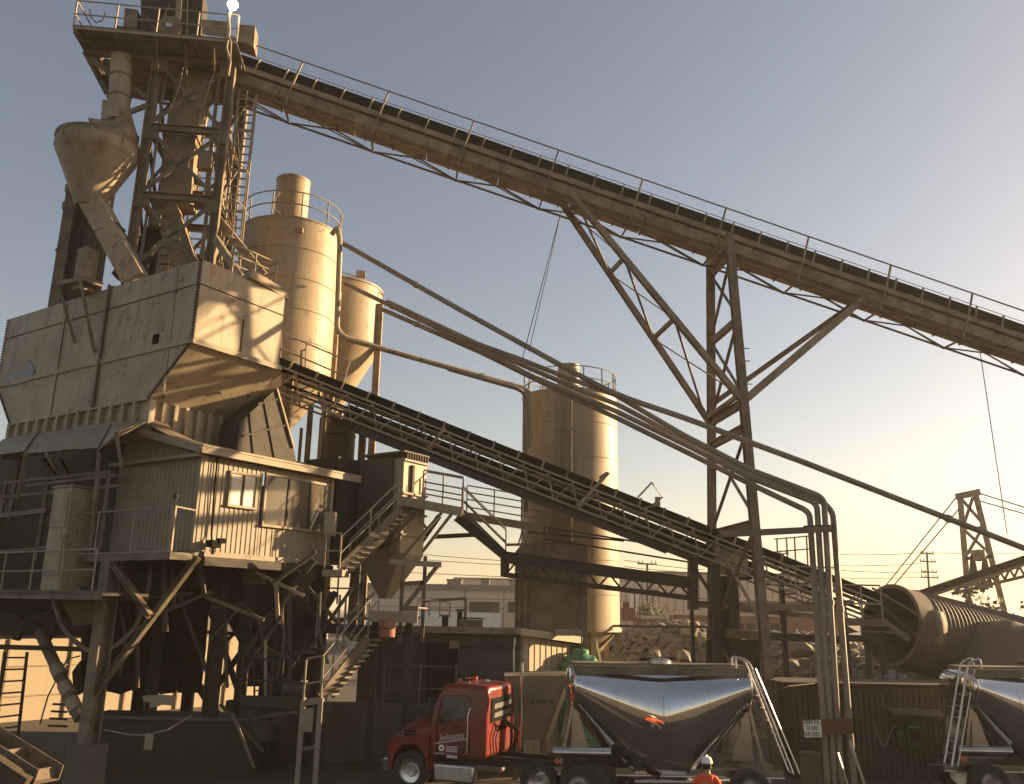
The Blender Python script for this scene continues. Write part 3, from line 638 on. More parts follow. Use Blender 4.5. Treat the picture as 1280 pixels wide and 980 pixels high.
# silo beside the hopper
Y1 = 33.2
s1t = W(364, 300, Y1); s1r = 60 / FPX * (cF.dot(s1t - CAM)); cx1, cy1 = s1t.x, s1t.y
z1t = W(364, 296, Y1).z; z1b = on(364, 478, V((0, 1, 0)), s1t).z; z1a = on(366, 556, V((0, 1, 0)), s1t).z
S = thing('cement_silo', 'tall tan cement silo with a vent stack and railing right behind the hopper', 'silo', (cx1, cy1, z1a))
c = V((cx1, cy1, 0))
MB().lathe(c, [(s1r, z1b), (s1r, z1t)], 56).build('shell', M['silo'], S)
MB().lathe(c, [(s1r + .03, z1t - .03), (s1r + .03, z1t + .03), (s1r * .2, z1t + .28), (0, z1t + .28)], 56).build('roof', M['silo'], S)
MB().lathe(c, [(.16, z1a), (s1r, z1b)], 56).build('cone', M['silo'], S)
for z in [z1b + (z1t - z1b) * t for t in (0, .2, .4, .6, .8)]: MB().lathe(c, [(s1r + .005, z - .02), (s1r + .025, z), (s1r + .005, z + .02)], 56).build('weld_band', M['silo'], S)
vt = W(367, 228, Y1); vr = 20.3 / FPX * cF.dot(vt - CAM)
MB().lathe(V((vt.x, vt.y, 0)), [(vr, z1t), (vr, vt.z), (vr * .8, vt.z + .12), (0, vt.z + .14)], 36).build('vent_stack', M['silo'], S)
MB().lathe(V((vt.x, vt.y, 0)), [(vr + .02, vt.z - .06), (vr + .03, vt.z), (vr + .02, vt.z + .04)], 36).build('stack_rim', M['silo'], S)
ro = MB()
for q in (.55, 1.08): ro.path([p + Z * (z1t + q) for p in circ(c, s1r + .02, 40)], .028, 6, closed=True)
ro = ro.build('railing', M['rail'], S)
for p in circ(c, s1r + .02, 11): MB().bar(p + Z * z1t, p + Z * (z1t + 1.05), .045, .045).build('post', M['rail'], ro)
MB().box(W(374, 288, Y1 - s1r), .3, .15, .2).build('junction_box', M['conv'], S)
for x, y in ((318, 300), (316, 320)):
    p = W(x, y, Y1 - s1r * .55); MB().path([p - Z * .05, p + Z * .0 + V((.05, -.1, -.25)), p + V((.35, -.1, -.38))], .025, 5).build('step_iron', M['trim'], S)
mb = MB(); mb.path(arc([W(350, 240, Y1 - .9), W(344, 248, Y1 - .9), W(342, 262, Y1 - 1), W(352, 268, Y1 - 1), W(349, 290, Y1 - 1.3)], .2), .03, 6); mb.build('air_hose', M['trim'], S)
for k in range(4):
    t = k * math.pi / 2 + .5; p = c + V((math.cos(t), math.sin(t), 0)) * (s1r - .05)
    MB().bar(p + Z * 3.5, p + Z * (z1b + .3), .2, .2).build('leg', M['steel'], S)
# silo behind
Y2 = 36.3
q2 = W(424, 380, Y2); r2 = 53 / FPX * cF.dot(q2 - CAM)
z2t = W(424, 366, Y2).z; z2b = on(424, 436, V((0, 1, 0)), q2).z; z2a = on(424, 520, V((0, 1, 0)), q2).z
S = thing('cement_silo', 'shorter tan silo with a cone bottom partly hidden behind the tall one', 'silo', (q2.x, q2.y, z2a)); c = V((q2.x, q2.y, 0))
MB().lathe(c, [(r2, z2b), (r2, z2t)], 52).build('shell', M['silo'], S)
MB().lathe(c, [(r2 + .04, z2t), (r2 + .04, z2t + .08), (r2 * .3, z2t + .14), (0, z2t + .15)], 52).build('roof', M['silo'], S)
MB().lathe(c, [(.25, z2a), (r2, z2b)], 52).build('cone', M['silo'], S)
MB().lathe(c, [(r2 + .005, z2b - .06), (r2 + .05, z2b), (r2 + .005, z2b + .06)], 52).build('ring_beam', M['silo'], S)
for t in (-.25, -1.4, 1.6, 3):
    p = c + V((math.cos(t), math.sin(t), 0)) * (r2 + .08); MB().bar(V((p.x, p.y, 3.5)), V((p.x, p.y, z2t - .7)), .28, .24).build('leg', M['conv'], S)
p = W(470, 372, Y2 - .6); MB().bar(p - Z * 2.0, p, .1, .1).build('vent_pipe', M['pipe'], S)
p = W(451, 343, Y2 - .5)
MB().bar(p, W(444, 371, Y2 - .5), .05).build('lamp_post', M['rail'], S)
F = MB().box(p, .42, .3, .26, (1, .2, 0)).build('floodlight_head', M['hopper'], S, .02)
MB().bar(W(426, 340, Y2 - .5), W(447, 346, Y2 - .5), .04).build('conduit', M['rail'], S); MB().bar(W(452, 348, Y2 - .5), W(480, 370, Y2 - .5), .04).build('conduit', M['rail'], S)
# dark drum under it
dq = W(427, 530, 33.5); dr_ = 18 / FPX * cF.dot(dq - CAM)
T = thing('weigh_drum', 'dark cylindrical weigh drum under the silos by the cabin roof end', 'drum', W(427, 610, 33.5))
MB().lathe(V((dq.x, dq.y, 0)), [(0, W(427, 612, 33.5).z - .4), (dr_ * .6, W(427, 612, 33.5).z - .3), (dr_, W(427, 600, 33.5).z), (dr_, dq.z), (0, dq.z + .05)], 36).build('shell', M['sheddark'], T)
for y in (545, 590): MB().lathe(V((dq.x, dq.y, W(427, y, 33.5).z)), [(dr_, -.03), (dr_ + .03, 0), (dr_, .03)], 36).build('band', M['dark'], T)
for x, y0_, y1_, w in ((402, 522, 640, .11), (389, 505, 580, .18), (377, 535, 580, .1), (455, 520, 640, .25)):
    p = W(x, y0_, 32.0); q = W(x, y1_, 32.0)
    tag(MB().bar(V((p.x, p.y, 4)), p, w, w).build('support_post', M['trim' if x == 402 else 'steel']), {402: 'slim sunlit steel post below the lower conveyor head', 389: 'thick steel post left of the slim sunlit post', 377: 'thin steel post under the tall silo cone', 455: 'dark wide steel post left of the dust collector'}[x], 'post')
T = thing('silo_gangway_railing', 'thin railing over the upper end of the lower conveyor in front of the tall silo', 'railing', W(395, 470, 30.9))
mb = MB(); Pg = W(395, 450, 30.9); g = lambda x, y: on(x, y, E_, Pg)
mb.tube(g(350, 415), g(437, 452), .03, n=6); mb.tube(g(350, 435), g(431, 470), .03, n=6); mb.build('rails', M['rail'], T)
for a_, b_ in (((437, 452), (426, 490)), ((383, 430), (381, 468)), ((352, 416), (350, 455))): MB().tube(g(*a_), g(*b_), .03, n=6).build('post', M['rail'], T)
MB().path([g(376, 470), g(377, 438), g(383, 437)], .05, 5).build('bracket', M['rail'], T)
# free standing silo
Y3 = 36.5
s3 = W(712, 640, Y3); r3 = 60.5 / FPX * cF.dot(s3 - CAM); c = V((s3.x, s3.y, 0)); yv = V((0, 1, 0))
z3t = on(712, 500, yv, s3).z; z3b = on(712, 786, yv, s3).z; z3a = on(712, 850, yv, s3).z
S = thing('cement_silo', 'free-standing tan cement silo with ladder and top railing in the middle of the yard', 'silo', (s3.x, s3.y, 0))
MB().lathe(c, [(r3, z3b), (r3, z3t)], 64).build('shell', M['silo'], S)
for t in (.14, .28, .42, .57, .71, .86): z = z3b + (z3t - z3b) * t; MB().lathe(c, [(r3 + .004, z - .015), (r3 + .016, z), (r3 + .004, z + .015)], 64).build('weld_band', M['silo'], S)
MB().lathe(c, [(r3 + .03, z3t - .04), (r3 + .03, z3t + .04), (0, z3t + .3)], 64).build('roof', M['silo'], S)
MB().lathe(c, [(.3, z3a), (r3 * .98, z3b)], 64).build('cone', M['silo'], S)
MB().lathe(c, [(r3 + .0, z3b - .08), (r3 + .07, z3b - .08), (r3 + .07, z3b + .08), (r3, z3b + .08)], 64).build('ring_beam', M['silo'], S)
v3 = on(711, 457, yv, s3); vr3 = 13.5 / FPX * cF.dot(v3 - CAM)
MB().lathe(V((v3.x, v3.y, 0)), [(vr3, z3t), (vr3, v3.z), (0, v3.z + .05)], 32).build('vent_stack', M['silo'], S)
for y in (464, 480): MB().lathe(V((v3.x, v3.y, on(711, y, yv, s3).z)), [(vr3, -.03), (vr3 + .03, 0), (vr3, .03)], 32).build('stack_band', M['steel'], S)
ro = MB()
for q in (.5, 1.0): ro.path([p + Z * (z3t + q) for p in circ(c, r3 - .05, 44)], .025, 6, closed=True)
ro = ro.build('railing', M['rail'], S)
for p in circ(c, r3 - .05, 14): MB().bar(p + Z * z3t, p + Z * (z3t + 1.0), .045, .045).build('post', M['rail'], ro)
for t in (-2.9, -2.0, -1.15, -.35, .6, 1.6):
    p = c + V((math.cos(t), math.sin(t), 0)) * (r3 - .08); p2 = c + V((math.cos(t + .35), math.sin(t + .35), 0)) * (r3 - .08)
    MB().bar(V((p.x, p.y, 0)), V((p.x, p.y, z3b)), .2, .2).build('leg', M['silo'], S)
    MB().bar(V((p2.x, p2.y, z3b - 2.2)) - V((0, 0, .3)), V((p.x, p.y, z3b - .05)), .1, .1).build('leg_brace', M['trim'], S)
LD = thing('silo_ladder', 'thin pale ladder and pipes running up the front of the free-standing silo', 'ladder', V((s3.x, s3.y - r3 - .2, 1.5)))
py = s3.y - r3 - .18; Pl = V((0, py, 0))
for x in (698.5, 708.5):
    p = on(x, 500, yv, Pl); MB().bar(V((p.x, py, 1.5)), V((p.x, py, p.z + 1.0)), .05, .05).build('rail', M['trim'], LD)
xa, xb_ = on(698.5, 600, yv, Pl).x, on(708.5, 600, yv, Pl).x
for k in range(36):
    z = 2 + k * .32
    if z < z3t: MB().bar(V((xa, py, z)), V((xb_, py, z)), .03, .03).build('rung', M['trim'], LD)
for x, w in ((714, .07), (694, .05)):
    p = on(x, 500, yv, Pl); MB().tube(V((p.x, py, 1.5)), V((p.x, py, p.z + .2)), w / 1.5, n=8).build('riser_pipe', M['trim'], LD)
for y in (536, 620, 680, 747):
    p = on(712, y, yv, Pl); MB().box(p, .45, .08, .1).build('pipe_clamp', M['trim'], LD)
# dark enclosure in front of the silo foot
En = thing('silo_enclosure', 'dark tall sheet metal enclosure in front of the lower left of the free-standing silo', 'enclosure', W(690, 800, 33.6))
Pe = W(690, 740, 33.6); e_ = lambda x, y: on(x, y, yv, Pe)
MB().prism([e_(x, y) for x, y in ((643, 860), (644, 690), (652, 680), (722, 676), (734, 684), (734, 860))], yv * 1.2).build('body', M['steel'], En)
for x, w in ((657, .18), (666, .1), (727, .12), (650, .12)): p = e_(x, 690); MB().bar(V((p.x, Pe.y - .05, 1)), p - yv * .05, w, .08).build('rib', M['steel'], En)
# ================================================================ UPPER CONVEYOR
Pc0 = on(366, 106, E_, W(366, 106, 29.0)); Pc1 = on(1210, 397, E_, Pc0)
def Conv(P0, P1, Q):
    d = (P1 - P0).normalized(); n = d.cross(Q).normalized()
    return d, n, lambda s, q, h: P0 + d * s + Q * q + n * h
d, n, L = Conv(Pc0, Pc1, E_)
pxm = (Pc1 - Pc0).length / 844
s0 = -3.4; s1 = (Pc1 - Pc0).length + 17
T = thing('inclined_conveyor', 'long inclined belt conveyor climbing across the sky to the head tower', 'conveyor', L(s1, .8, -1))
def exq(prof, sa, sb, name, m_, par=None): return MB().ext(prof, L(sa, 0, 0), L(sb, 0, 0), n, E_).build(name, M[m_], par or T)
exq([(.58, .86), (.62, .86), (.85, .5), (1.25, .5), (1.48, .86), (1.52, .86), (1.28, .44), (.82, .44)], s0 - 1.0, s1, 'belt', 'black')
exq([(.575, .34), (.595, .34), (.595, .84), (.575, .84)], s0 - .5, s1, 'belt_skirt', 'black')
exq([(.8, .05), (1.3, .05), (1.3, .08), (.8, .08)], s0, s1, 'return_belt', 'black')
exq([(.52, .12), (.66, .12), (.66, .15), (.54, .15), (.54, .39), (.66, .39), (.66, .42), (.52, .42)], s0, s1, 'stringer', 'conv')
exq([(1.42, .0), (1.56, .0), (1.56, .32), (1.42, .32), (1.42, .29), (1.54, .29), (1.54, .03), (1.42, .03)], s0, s1, 'stringer', 'conv')
exq([(0, -.1), (.035, -.1), (.035, .05), (0, .05)], s0, s1, 'deck_edge', 'conv')
exq([(.04, .0), (.5, .0), (.5, .03), (.04, .03)], s0, s1, 'deck_plate', 'conv')
k = 0; s = s0
while s < s1:
    ln = 3.0; w0 = .04
    MB().ext([(w0, -.05), (.4, -.05), (.4, -.02), (w0, -.02)], L(s, 0, 0), L(min(s1, s + ln - .02), 0, 0), n, E_).build('walk_plank', M['conv'], T)
    MB().ext([(.12, -.56), (1.5, -.42), (1.5, -.38), (.16, -.52), (.16, -.15), (.12, -.15)], L(s, 0, 0), L(min(s1, s + ln - .03), 0, 0), n, E_).build('pan_plate', M['conv'], T)
    s += ln
for q in (.1, 1.4): MB().angle(L(s0, q, -.9), L(s1, q, -.9), .09, .02, n).build('bottom_chord', M['steel'], T)
pxs = [(366, 106), (479, 147), (587, 184), (694, 221), (803, 254), (910, 291), (1010, 328), (1110, 363), (1210, 397)]
ss = [(on(x, y, E_, Pc0) - Pc0).dot(d) for x, y in pxs]; step = (ss[-1] - ss[0]) / 8
ss = [i * step for i in range(-1, 14)]
rl = MB().tube(L(s0 - .6, 0, 1.1), L(s1, 0, 1.1), .032, n=7); rl.tube(L(s0 - .6, 0, .62), L(s1, 0, .62), .015, n=6)
rl.build('handrail', M['rail'], T)
for i, s in enumerate(ss):
    if s > s0:
        MB().bar(L(s, -.02, -.1), L(s, -.02, 1.1), .07, .06, d).build('handrail_post', M['trim' if i % 2 else 'conv'], T)
        MB().bar(L(s, -.02, -.1), L(s, .1, -.92), .07, .06, d).build('outrigger', M['conv'], T)
        MB().bar(L(s, .1, -.92), L(s, .5, -.5), .07, .05, d).build('outrigger', M['steel'], T)
        MB().bar(L(s, .1, -.9), L(s, 1.4, -.9), .06, .06, n).build('cross_tie', M['steel'], T)
    for q in (.35, 1.35):
        MB().bar(L(s, q, -.88), L(s + step / 2, q, -.5), .05, .05, n).build('truss_diagonal', M['steel'], T)
        MB().bar(L(s + step, q, -.88), L(s + step / 2, q, -.5), .05, .05, n).build('truss_diagonal', M['steel'], T)
    MB().bar(L(s, .1, -.9), L(s + step, 1.4, -.9), .05, .03, n).build('plan_brace', M['steel'], T)
k = 0; sp = step / 3
for i in range(-3, 42):
    s = i * sp + sp * .5
    if s0 < s < s1: 
        MB().bar(L(s, .5, -.14), L(s, .5, .9), .09, .05, d).build('idler_bracket', M['trim'], T)
        MB().bar(L(s + .1, .1, -.58), L(s + .1, 1.5, -.45), .05, .07, n).build('pan_rib', M['steel'], T)
        MB().tube(L(s, .7, .0), L(s, 1.42, .0), .05, n=8).build('return_roller', M['steel'], T)
MB().tube(L(s0, .46, -.1), L(s1, .46, -.1), .03, n=6).build('conduit', M['pipe'], T)
# hangers
for nm, (x1, y1, x2, y2), lab in (('hanging_cable', (702, 262, 652, 452), 'thin cable hanging from the conveyor down to the pipes left of the lattice strut'), ('hanging_cable', (1224, 432, 1259, 668), 'thin cable hanging from the conveyor at far right down to the long pipe')):
    t_ = W(x1, y1, 27.0 if x1 < 1000 else 29); mb = MB().tube(t_, W(x2, y2, 27.0 if x1 < 1000 else 27.5), .015, n=5)
    if x1 < 1000: mb.tube(t_, W(x2 + 9, y2 - 12, 27), .012, n=5)
    tag(mb.build(nm, M['wire']), lab, 'cable')
# ================================================================ SUPPORT TOWER
Pn = L((on(908, 290, E_, Pc0) - Pc0).dot(d), .25, 0); Pt0 = on(908, 292, D_, Pn)
SD = D_
def st(x, y): return on(x, y, SD, Pt0)
T = thing('support_tower', 'two-legged braced steel tower holding up the inclined conveyor', 'tower', st(930, 960))
n1, n2 = st(911, 292), st(962, 868); f1, f2 = st(888, 310), st(891, 868)
def ext_to(a, b, z): return a + (b - a) * ((z - a.z) / (b.z - a.z))
n0, f0 = ext_to(n1, n2, 0), ext_to(f1, f2, 0)
MB().ibeam(n0, n1, .29, .27, .05, E_).build('leg', M['steel'], T); MB().ibeam(f0, f1, .29, .27, .05, E_).build('leg', M['steel'], T)
def nz(z): return ext_to(n1, n2, z)
def fz(z): return ext_to(f1, f2, z)
zz = [st(911, 318).z, st(922, 398).z, st(926, 505).z, st(930, 535).z, st(942, 655).z, st(958, 795).z]
for i, z in enumerate(zz):
    if i in (1,): MB().bar(nz(z), fz(z), .08, .26).build('crossbeam', M['steel'], T); MB().bar(nz(z) + SD * .1, fz(z) + SD * .1, .06, .26).build('crossbeam', M['conv'], T)
    else: MB().ibeam(nz(z), fz(z), .2, .3, .04).build('crossbeam', M['steel'], T)
MB().bar(nz(zz[0]) + Z * .35, fz(zz[0]) + Z * .45, .3, .25).build('cap_beam', M['conv'], T)
lv = [zz[0], zz[1], zz[2], zz[3], zz[4], zz[5], .6]
for i in (0, 1, 3, 4, 5):
    MB().bar(nz(lv[i] - .15), fz(lv[i+1] + .1), .04, .12, SD).build('cross_brace', M['steel'], T)
    MB().bar(fz(lv[i] - .1) + SD * .07, nz(lv[i+1] + .15) + SD * .07, .04, .12, SD).build('cross_brace', M['steel'], T)
for y in (430, 447, 478, 700): z = st(930, y).z; MB().bar(nz(z) + D_ * .1, nz(z) + D_ * .38, .03, .03).build('step_peg', M['dark'], T)
T = thing('lattice_strut', 'slanted lattice strut bracing the conveyor to the left side of the support tower', 'brace', fz(zz[3]))
a1, a2 = on(712, 240, E_, Pc0 + E_ * .2), nz(st(925, 506).z); b1, b2 = on(700, 250, E_, Pc0 + E_ * 1.5), fz(st(888, 532).z)
MB().ibeam(a1, a2, .2, .24, .04, E_).build('chord', M['conv'], T); MB().ibeam(b1, b2, .2, .24, .04, E_).build('chord', M['conv'], T)
MB().bar(a1, b1, .15, .2).build('batten', M['steel'], T)
for t in (.33, .62, .97): MB().bar(a1.lerp(a2, t), b1.lerp(b2, t), .12, .16).build('batten', M['steel'], T)
ts = [.04, .33, .62, .95]
for i in range(3):
    MB().bar(a1.lerp(a2, ts[i]), b1.lerp(b2, ts[i+1]), .08, .04).build('lacing', M['steel'], T); MB().bar(b1.lerp(b2, ts[i]), a1.lerp(a2, ts[i+1]), .08, .04).build('lacing', M['steel'], T)
T = thing('raking_brace', 'pair of slanted beams bracing the conveyor to the right side of the support tower', 'brace', nz(zz[2]))
MB().bar(nz(st(927, 500).z) + D_ * .1, on(1088, 366, E_, Pc0 + E_ * .3), .16, .26).build('beam', M['conv'], T)
MB().bar(fz(st(892, 500).z) + D_ * .2, on(1078, 372, E_, Pc0 + E_ * 1.3), .16, .2).build('beam', M['steel'], T)
# ================================================================ LOWER CONVEYOR
TL = R(10.5); Q = V((-math.sin(TL), math.cos(TL), 0))
Pd = W(640, 600, 31.6); d0 = on(345, 480, Q, Pd); d1 = on(1098, 774, Q, Pd)
d, n, L = Conv(d0, d1, Q); Lc = (d1 - d0).length
T = thing('lower_conveyor', 'lower inclined belt conveyor with lattice sides running from the hopper into the culvert', 'conveyor', L(Lc, .5, -.5))
hT, hB = .62, -.28
exq([(.1, 1.0), (.14, 1.0), (.32, .72), (.78, .72), (.96, 1.0), (1.0, 1.0), (.8, .66), (.3, .66)], -.4, Lc, 'belt', 'black')
exq([(.09, .74), (.11, .74), (.11, 1.0), (.09, 1.0)], -.3, Lc, 'belt_skirt', 'black')
exq([(.3, .2), (.8, .2), (.8, .24), (.3, .24)], 0, Lc, 'return_belt', 'black')
for q in (0, 1.05):
    for h in (hT, hB): MB().angle(L(0, q, h), L(Lc, q, h), .08, .025, n).build('chord', M['rail'], T)
    MB().bar(L(.3, q, .36), L(Lc, q, .36), .03, .05, n).build('chord', M['dark'], T)
exq([(0, hB - .1), (1.05, hB - .1), (1.05, hB - .06), (0, hB - .06)], 2.2, Lc * .78, 'pan_plate', 'dark')
exq([(.0, hB - .34), (.05, hB - .34), (.05, hB - .06), (0, hB - .06)], 3.2, Lc * .64, 'pan_side', 'dark')
exq([(1.09, -.15), (1.12, -.15), (1.12, .5), (1.09, .5)], 2.5, Lc * .8, 'interior_shade_panel', 'dark')  # added dark sheet standing in for shade inside the lattice
sp = 1.0; N = int(Lc / sp)
MB().tube(L(1, -.06, .5), L(Lc * .85, -.06, .44), .035, n=6).build('conduit', M['pipe'], T); MB().tube(L(1, -.06, .05), L(Lc * .9, -.05, .0), .045, n=6).build('water_pipe', M['rail'], T)
MB().bar(L(.5, .2, -.02), L(Lc, .2, -.02), .3, .04, n).build('walk_plank', M['steel'], T)
for i in range(N):
    s = i * sp
    MB().bar(L(s, 0, hB), L(s + sp * .5, 0, hT), .045, .045, n).build('lattice_web', M['rail'], T); MB().bar(L(s + sp * .5, 0, hT), L(s + sp, 0, hB), .045, .045, n).build('lattice_web', M['rail'], T)
    MB().bar(L(s + sp, 1.05, hB), L(s + sp * .5, 1.05, hT), .045, .045, n).build('lattice_web', M['steel'], T) if i % 2 else None
    MB().tube(L(s + .5, .1, .3), L(s + .5, .95, .3), .05, n=8).build('return_roller', M['steel'], T) if i % 2 else None
    if True: MB().bar(L(s, 1.05, hB), L(s + sp, 1.05, hT), .045, .045, n).build('lattice_web', M['steel'], T)
    MB().bar(L(s, 0, hB), L(s, 1.05, hB), .05, .05, n).build('cross_tie', M['steel'], T)
    if i % 2 == 0 and i < N - 3: MB().bar(L(s + .2, .06, .7), L(s + .2, .06, 1.02), .17, .06, d).build('idler_bracket', M['trim'], T)
    elif i < N - 3: MB().bar(L(s + .2, .06, .7), L(s + .2, .06, 1.02), .13, .06, d).build('idler_bracket', M['conv'], T)
rs = [(on(x, y, Q, Pd) - d0).dot(d) for x, y in ((552, 545), (740, 620), (795, 640), (825, 640))]
MB().bar(L(rs[0] - .3, -.05, -.2), L(rs[0], -.05, .75), .22, .1, d).build('wiper_bracket', M['conv'], T)
MB().bar(L(rs[1] - .45, -.08, -.25), L(rs[1] + .3, -.08, 1.45), .14, .12, d).build('wiper_bracket', M['conv'], T)
MB().bar(L(rs[1] + .25, -.08, 1.4), L(rs[1] + .2, .5, 1.3), .1, .1, n).build('wiper_arm', M['conv'], T)
MB().bar(L(rs[2] - .1, .0, 1.0), L(rs[2] + .25, .0, 1.75), .06, .06, d).build('training_frame', M['trim'], T)
MB().bar(L(rs[2] + .7, .9, 1.0), L(rs[2] + 1.1, .9, 1.6), .06, .06, d).build('training_frame', M['trim'], T)
MB().bar(L(rs[2] + .25, .0, 1.75), L(rs[2] + 1.1, .9, 1.6), .04, .04, d).build('training_frame', M['rail'], T)
p = on(822, 627, Q, Pd); MB().box(p, .18, .16, .35).build('switch_box', M['trim'], T); MB().bar(p - Z * .1, on(800, 637, Q, Pd), .05).build('switch_arm', M['rail'], T)
MB().prism([on(x, y, Q, Pd - Q * .1) for x, y in ((271 + 50, 489), (352, 468), (352, 482), (338, 490))], Q * .2).build('spill_plate', M['hopper'], T)
for x, y in ((893, 705), (915, 712)):
    p = on(x, y, Q, Pd); MB().bar(V((p.x, p.y, 0)), p, .35, .3).build('bent_post', M['dark'], T)
MB().prism([on(x, y, Q, Pd) for x, y in ((893, 680), (935, 690), (935, 722), (893, 716))], Q * .08).build('side_panel', M['conv'], T)
# ================================================================ LONG PIPES
yp = 26.9
def pipe(pts, r, label, rad=.22, name='cement_pipe', m_='pipe', grp=None, clamps=()):
    wp_ = [W(*p) for p in pts]; mb = MB().path(arc(wp_, rad, 6), r, 10)
    for a_, b_ in zip(wp_, wp_[1:]):
        k_ = int((b_ - a_).length / 4.5)
        for q_ in range(1, k_ + 1): m_c = a_.lerp(b_, q_ / (k_ + .6)); dv = (b_ - a_).normalized(); mb.tube(m_c - dv * .07, m_c + dv * .07, r * 1.28, n=10)
    o = mb.build(name, M[m_]); return tag(o, label, 'pipe', grp)
pipe([(1035, 985, 25.5), (1012, 640, 26.0), (940, 606, 26.8), (866, 569, 27.6), (770, 522, 28.6), (706, 492, 29.3), (600, 440, 30.4), (476, 386, 31.7)], .088, 'leftmost and lowest of the four pipes bending down at the fill stand')
pipe([(1043, 985, 25.5), (1021, 629, 25.9), (940, 598, 26.6), (855, 555, 27.5), (770, 514, 28.4), (719, 493, 29.0), (664, 470, 29.6), (600, 436, 30.2), (430, 354, 32.1)], .088, 'second pipe from the left of the four at the fill stand')
pipe([(1052, 985, 25.5), (1030, 626, 25.8), (1022, 619, 25.8), (940, 588, 26.5), (855, 544, 27.4), (770, 494, 28.3), (701, 469, 29.1), (653, 450, 29.6), (600, 431, 30.1), (484, 377, 31.4)], .088, 'topmost of the pipes descending to the fill stand, third from the left')
pipe([(1068, 985, 25.5), (1041, 641, 26.4), (1031, 629, 26.4), (940, 595, 27.1), (855, 550, 28.0), (775, 507, 28.9), (715, 483, 29.5), (650, 455, 30.2), (590, 428, 30.9), (500, 385, 31.8)], .088, 'rightmost of the four pipes with a sunlit edge at the fill stand')
pipe([(428, 304, 31.2), (580, 390, 29.6), (700, 456, 28.4), (768, 493, 27.9), (858, 523, 27.6), (940, 554, 27.4), (1000, 576, 27.4), (1300, 693, 27.4), (1480, 763, 27.4)], .1, 'long pipe continuing past the support tower to the right edge', .9)
pipe([(415, 293, 31.4), (422, 284, 31.2), (425, 300, 31.0), (421, 412, 31.0), (432, 423, 31.2), (520, 448, 32.4), (650, 484, 34.2), (662, 489, 34.3), (663, 560, 34.4)], .11, 'bent pipe running from the tall silo top to the free-standing silo', .5, m_='hopper')
pipe([(560, 461, 33), (648, 486, 34.0), (656, 492, 34.2), (657, 640, 34.4)], .09, 'lower parallel pipe dropping down the left side of the free-standing silo', .5)

T = thing('back_silo', 'narrow sunlit tan silo glimpsed through the head tower legs', 'silo', W(208, 345, 34)); p = W(208, 345, 34); q = W(208, 288, 34)
MB().lathe(V((p.x, p.y, 0)), [(.6, p.z - 3), (.6, q.z), (0, q.z + .3)], 24).build('shell', M['silo'], T)
for k in range(6): MB().box(V((p.x, p.y - .68, p.z - .5 + k * .38)), .9, .05, .05).build('rung', M['dark'], T)
T = thing('hopper_top_walkway', 'small walkway with railings on the hopper top between tower and silo', 'walkway', PL(2.6, 3, hz2))
MB().box(PL(a0 + 2.4, b0 + 2.4, hz2 + .1), 2.0, 4.0, .08, A).build('deck', M['steel'], T)
rail_part(T, [PL(a0 + 1.5, b0 + .5, hz2 + .15), PL(a0 + 3.3, b0 + .5, hz2 + .15), PL(a0 + 3.3, b0 + 4.2, hz2 + .15)], 1.05, .9, .03, (.35, .7), 'trim')
MB().bar(PL(a0 + 2.0, b0 + .6, hz2 + .2), PL(a0 + 2.3, b0 + 2.6, hz2 + 2.2), .12, .25).build('sloped_stringer', M['trim'], T)
T = thing('loose_tower_cables', 'thin loose cables hanging in front of the head tower', 'cable', TW(1, -.2, zt0))
for x, y, x2, y2 in ((229, 85, 214, 135), (272, 65, 255, 130)): MB().path([on(x, y, E_, TW(0, -.25, 0)), on((x + x2) / 2 + 2, (y + y2) / 2, E_, TW(0, -.25, 0)), on(x2, y2, E_, TW(0, -.25, 0))], .018, 5).build('wire', M['rail'], T)
MB().path([on(x, y, E_, TW(0, .2, 0)) for x, y in ((112, 12), (114, 22), (120, 28), (128, 26), (132, 16))], .03, 5).build('loop', M['trim'], T)
# ================================================================ DUST COLLECTOR
yD = 29.0
dc = W(499, 700, yD); dc.z = 0; dc2 = on(502, 575, V((0, 1, 0)), dc)
T = thing('dust_collector', 'boxy dust collector with ribbed sunlit side and tapered hopper beside the stairs', 'dust collector', dc + Z * 4)
def DP(a, b, z): return V((dc.x, dc.y, z)) + A * a + B * b
DW = ab(on(533, 600, B, dc))[0] - ab(dc)[0]; DL = 1.9
zT = on(501, 572, yv, dc).z; zM = on(495, 692, yv, dc).z; zA = on(486, 748, yv, dc).z
MB().box(DP(DW / 2, DL / 2, (zT + zM) / 2), DW, DL, zT - zM, A).build('housing', M['hopper'], T, .015)
mb = MB(); tp = [DP(0, 0, zM), DP(DW, 0, zM), DP(DW, DL, zM), DP(0, DL, zM)]; q = DP(DW * .35, .9, zA); bt = [q + A * x + B * y for x, y in ((-.15, -.15), (.15, -.15), (.15, .15), (-.15, .15))]
mb.hexa(bt + tp); mb.build('hopper', M['hopper'], T)
for t in (.2, .42, .63, .98): MB().box(DP(DW / 2, -.04, zM + (zT - zM) * t), DW + .06, .08, .07, A).build('rib', M['trim'], T)
for k in range(9): MB().box(DP(.08 + k * (DW - .16) / 8, -.05, zT + .1), .05, .1, .22, A).build('filter_clamp', M['dark'], T)
for t, h in ((.86, .26), (.72, .2), (.54, .2)): MB().box(DP(DW * .35, -.04, zM + (zT - zM) * t), .12, .1, .5, A).build('access_door', M['dark'], T)
MB().box(DP(DW / 2, DL / 2, zT + .22), DW + .1, DL + .1, .06, A).build('lid', M['steel'], T)
for a_, b_ in ((.1, 0), (DW, 0), (0, DL)): MB().bar(DP(a_, b_ - .1, zA - 1.4), DP(a_, b_ - .1, zM), .12, .12).build('leg', M['steel'], T)
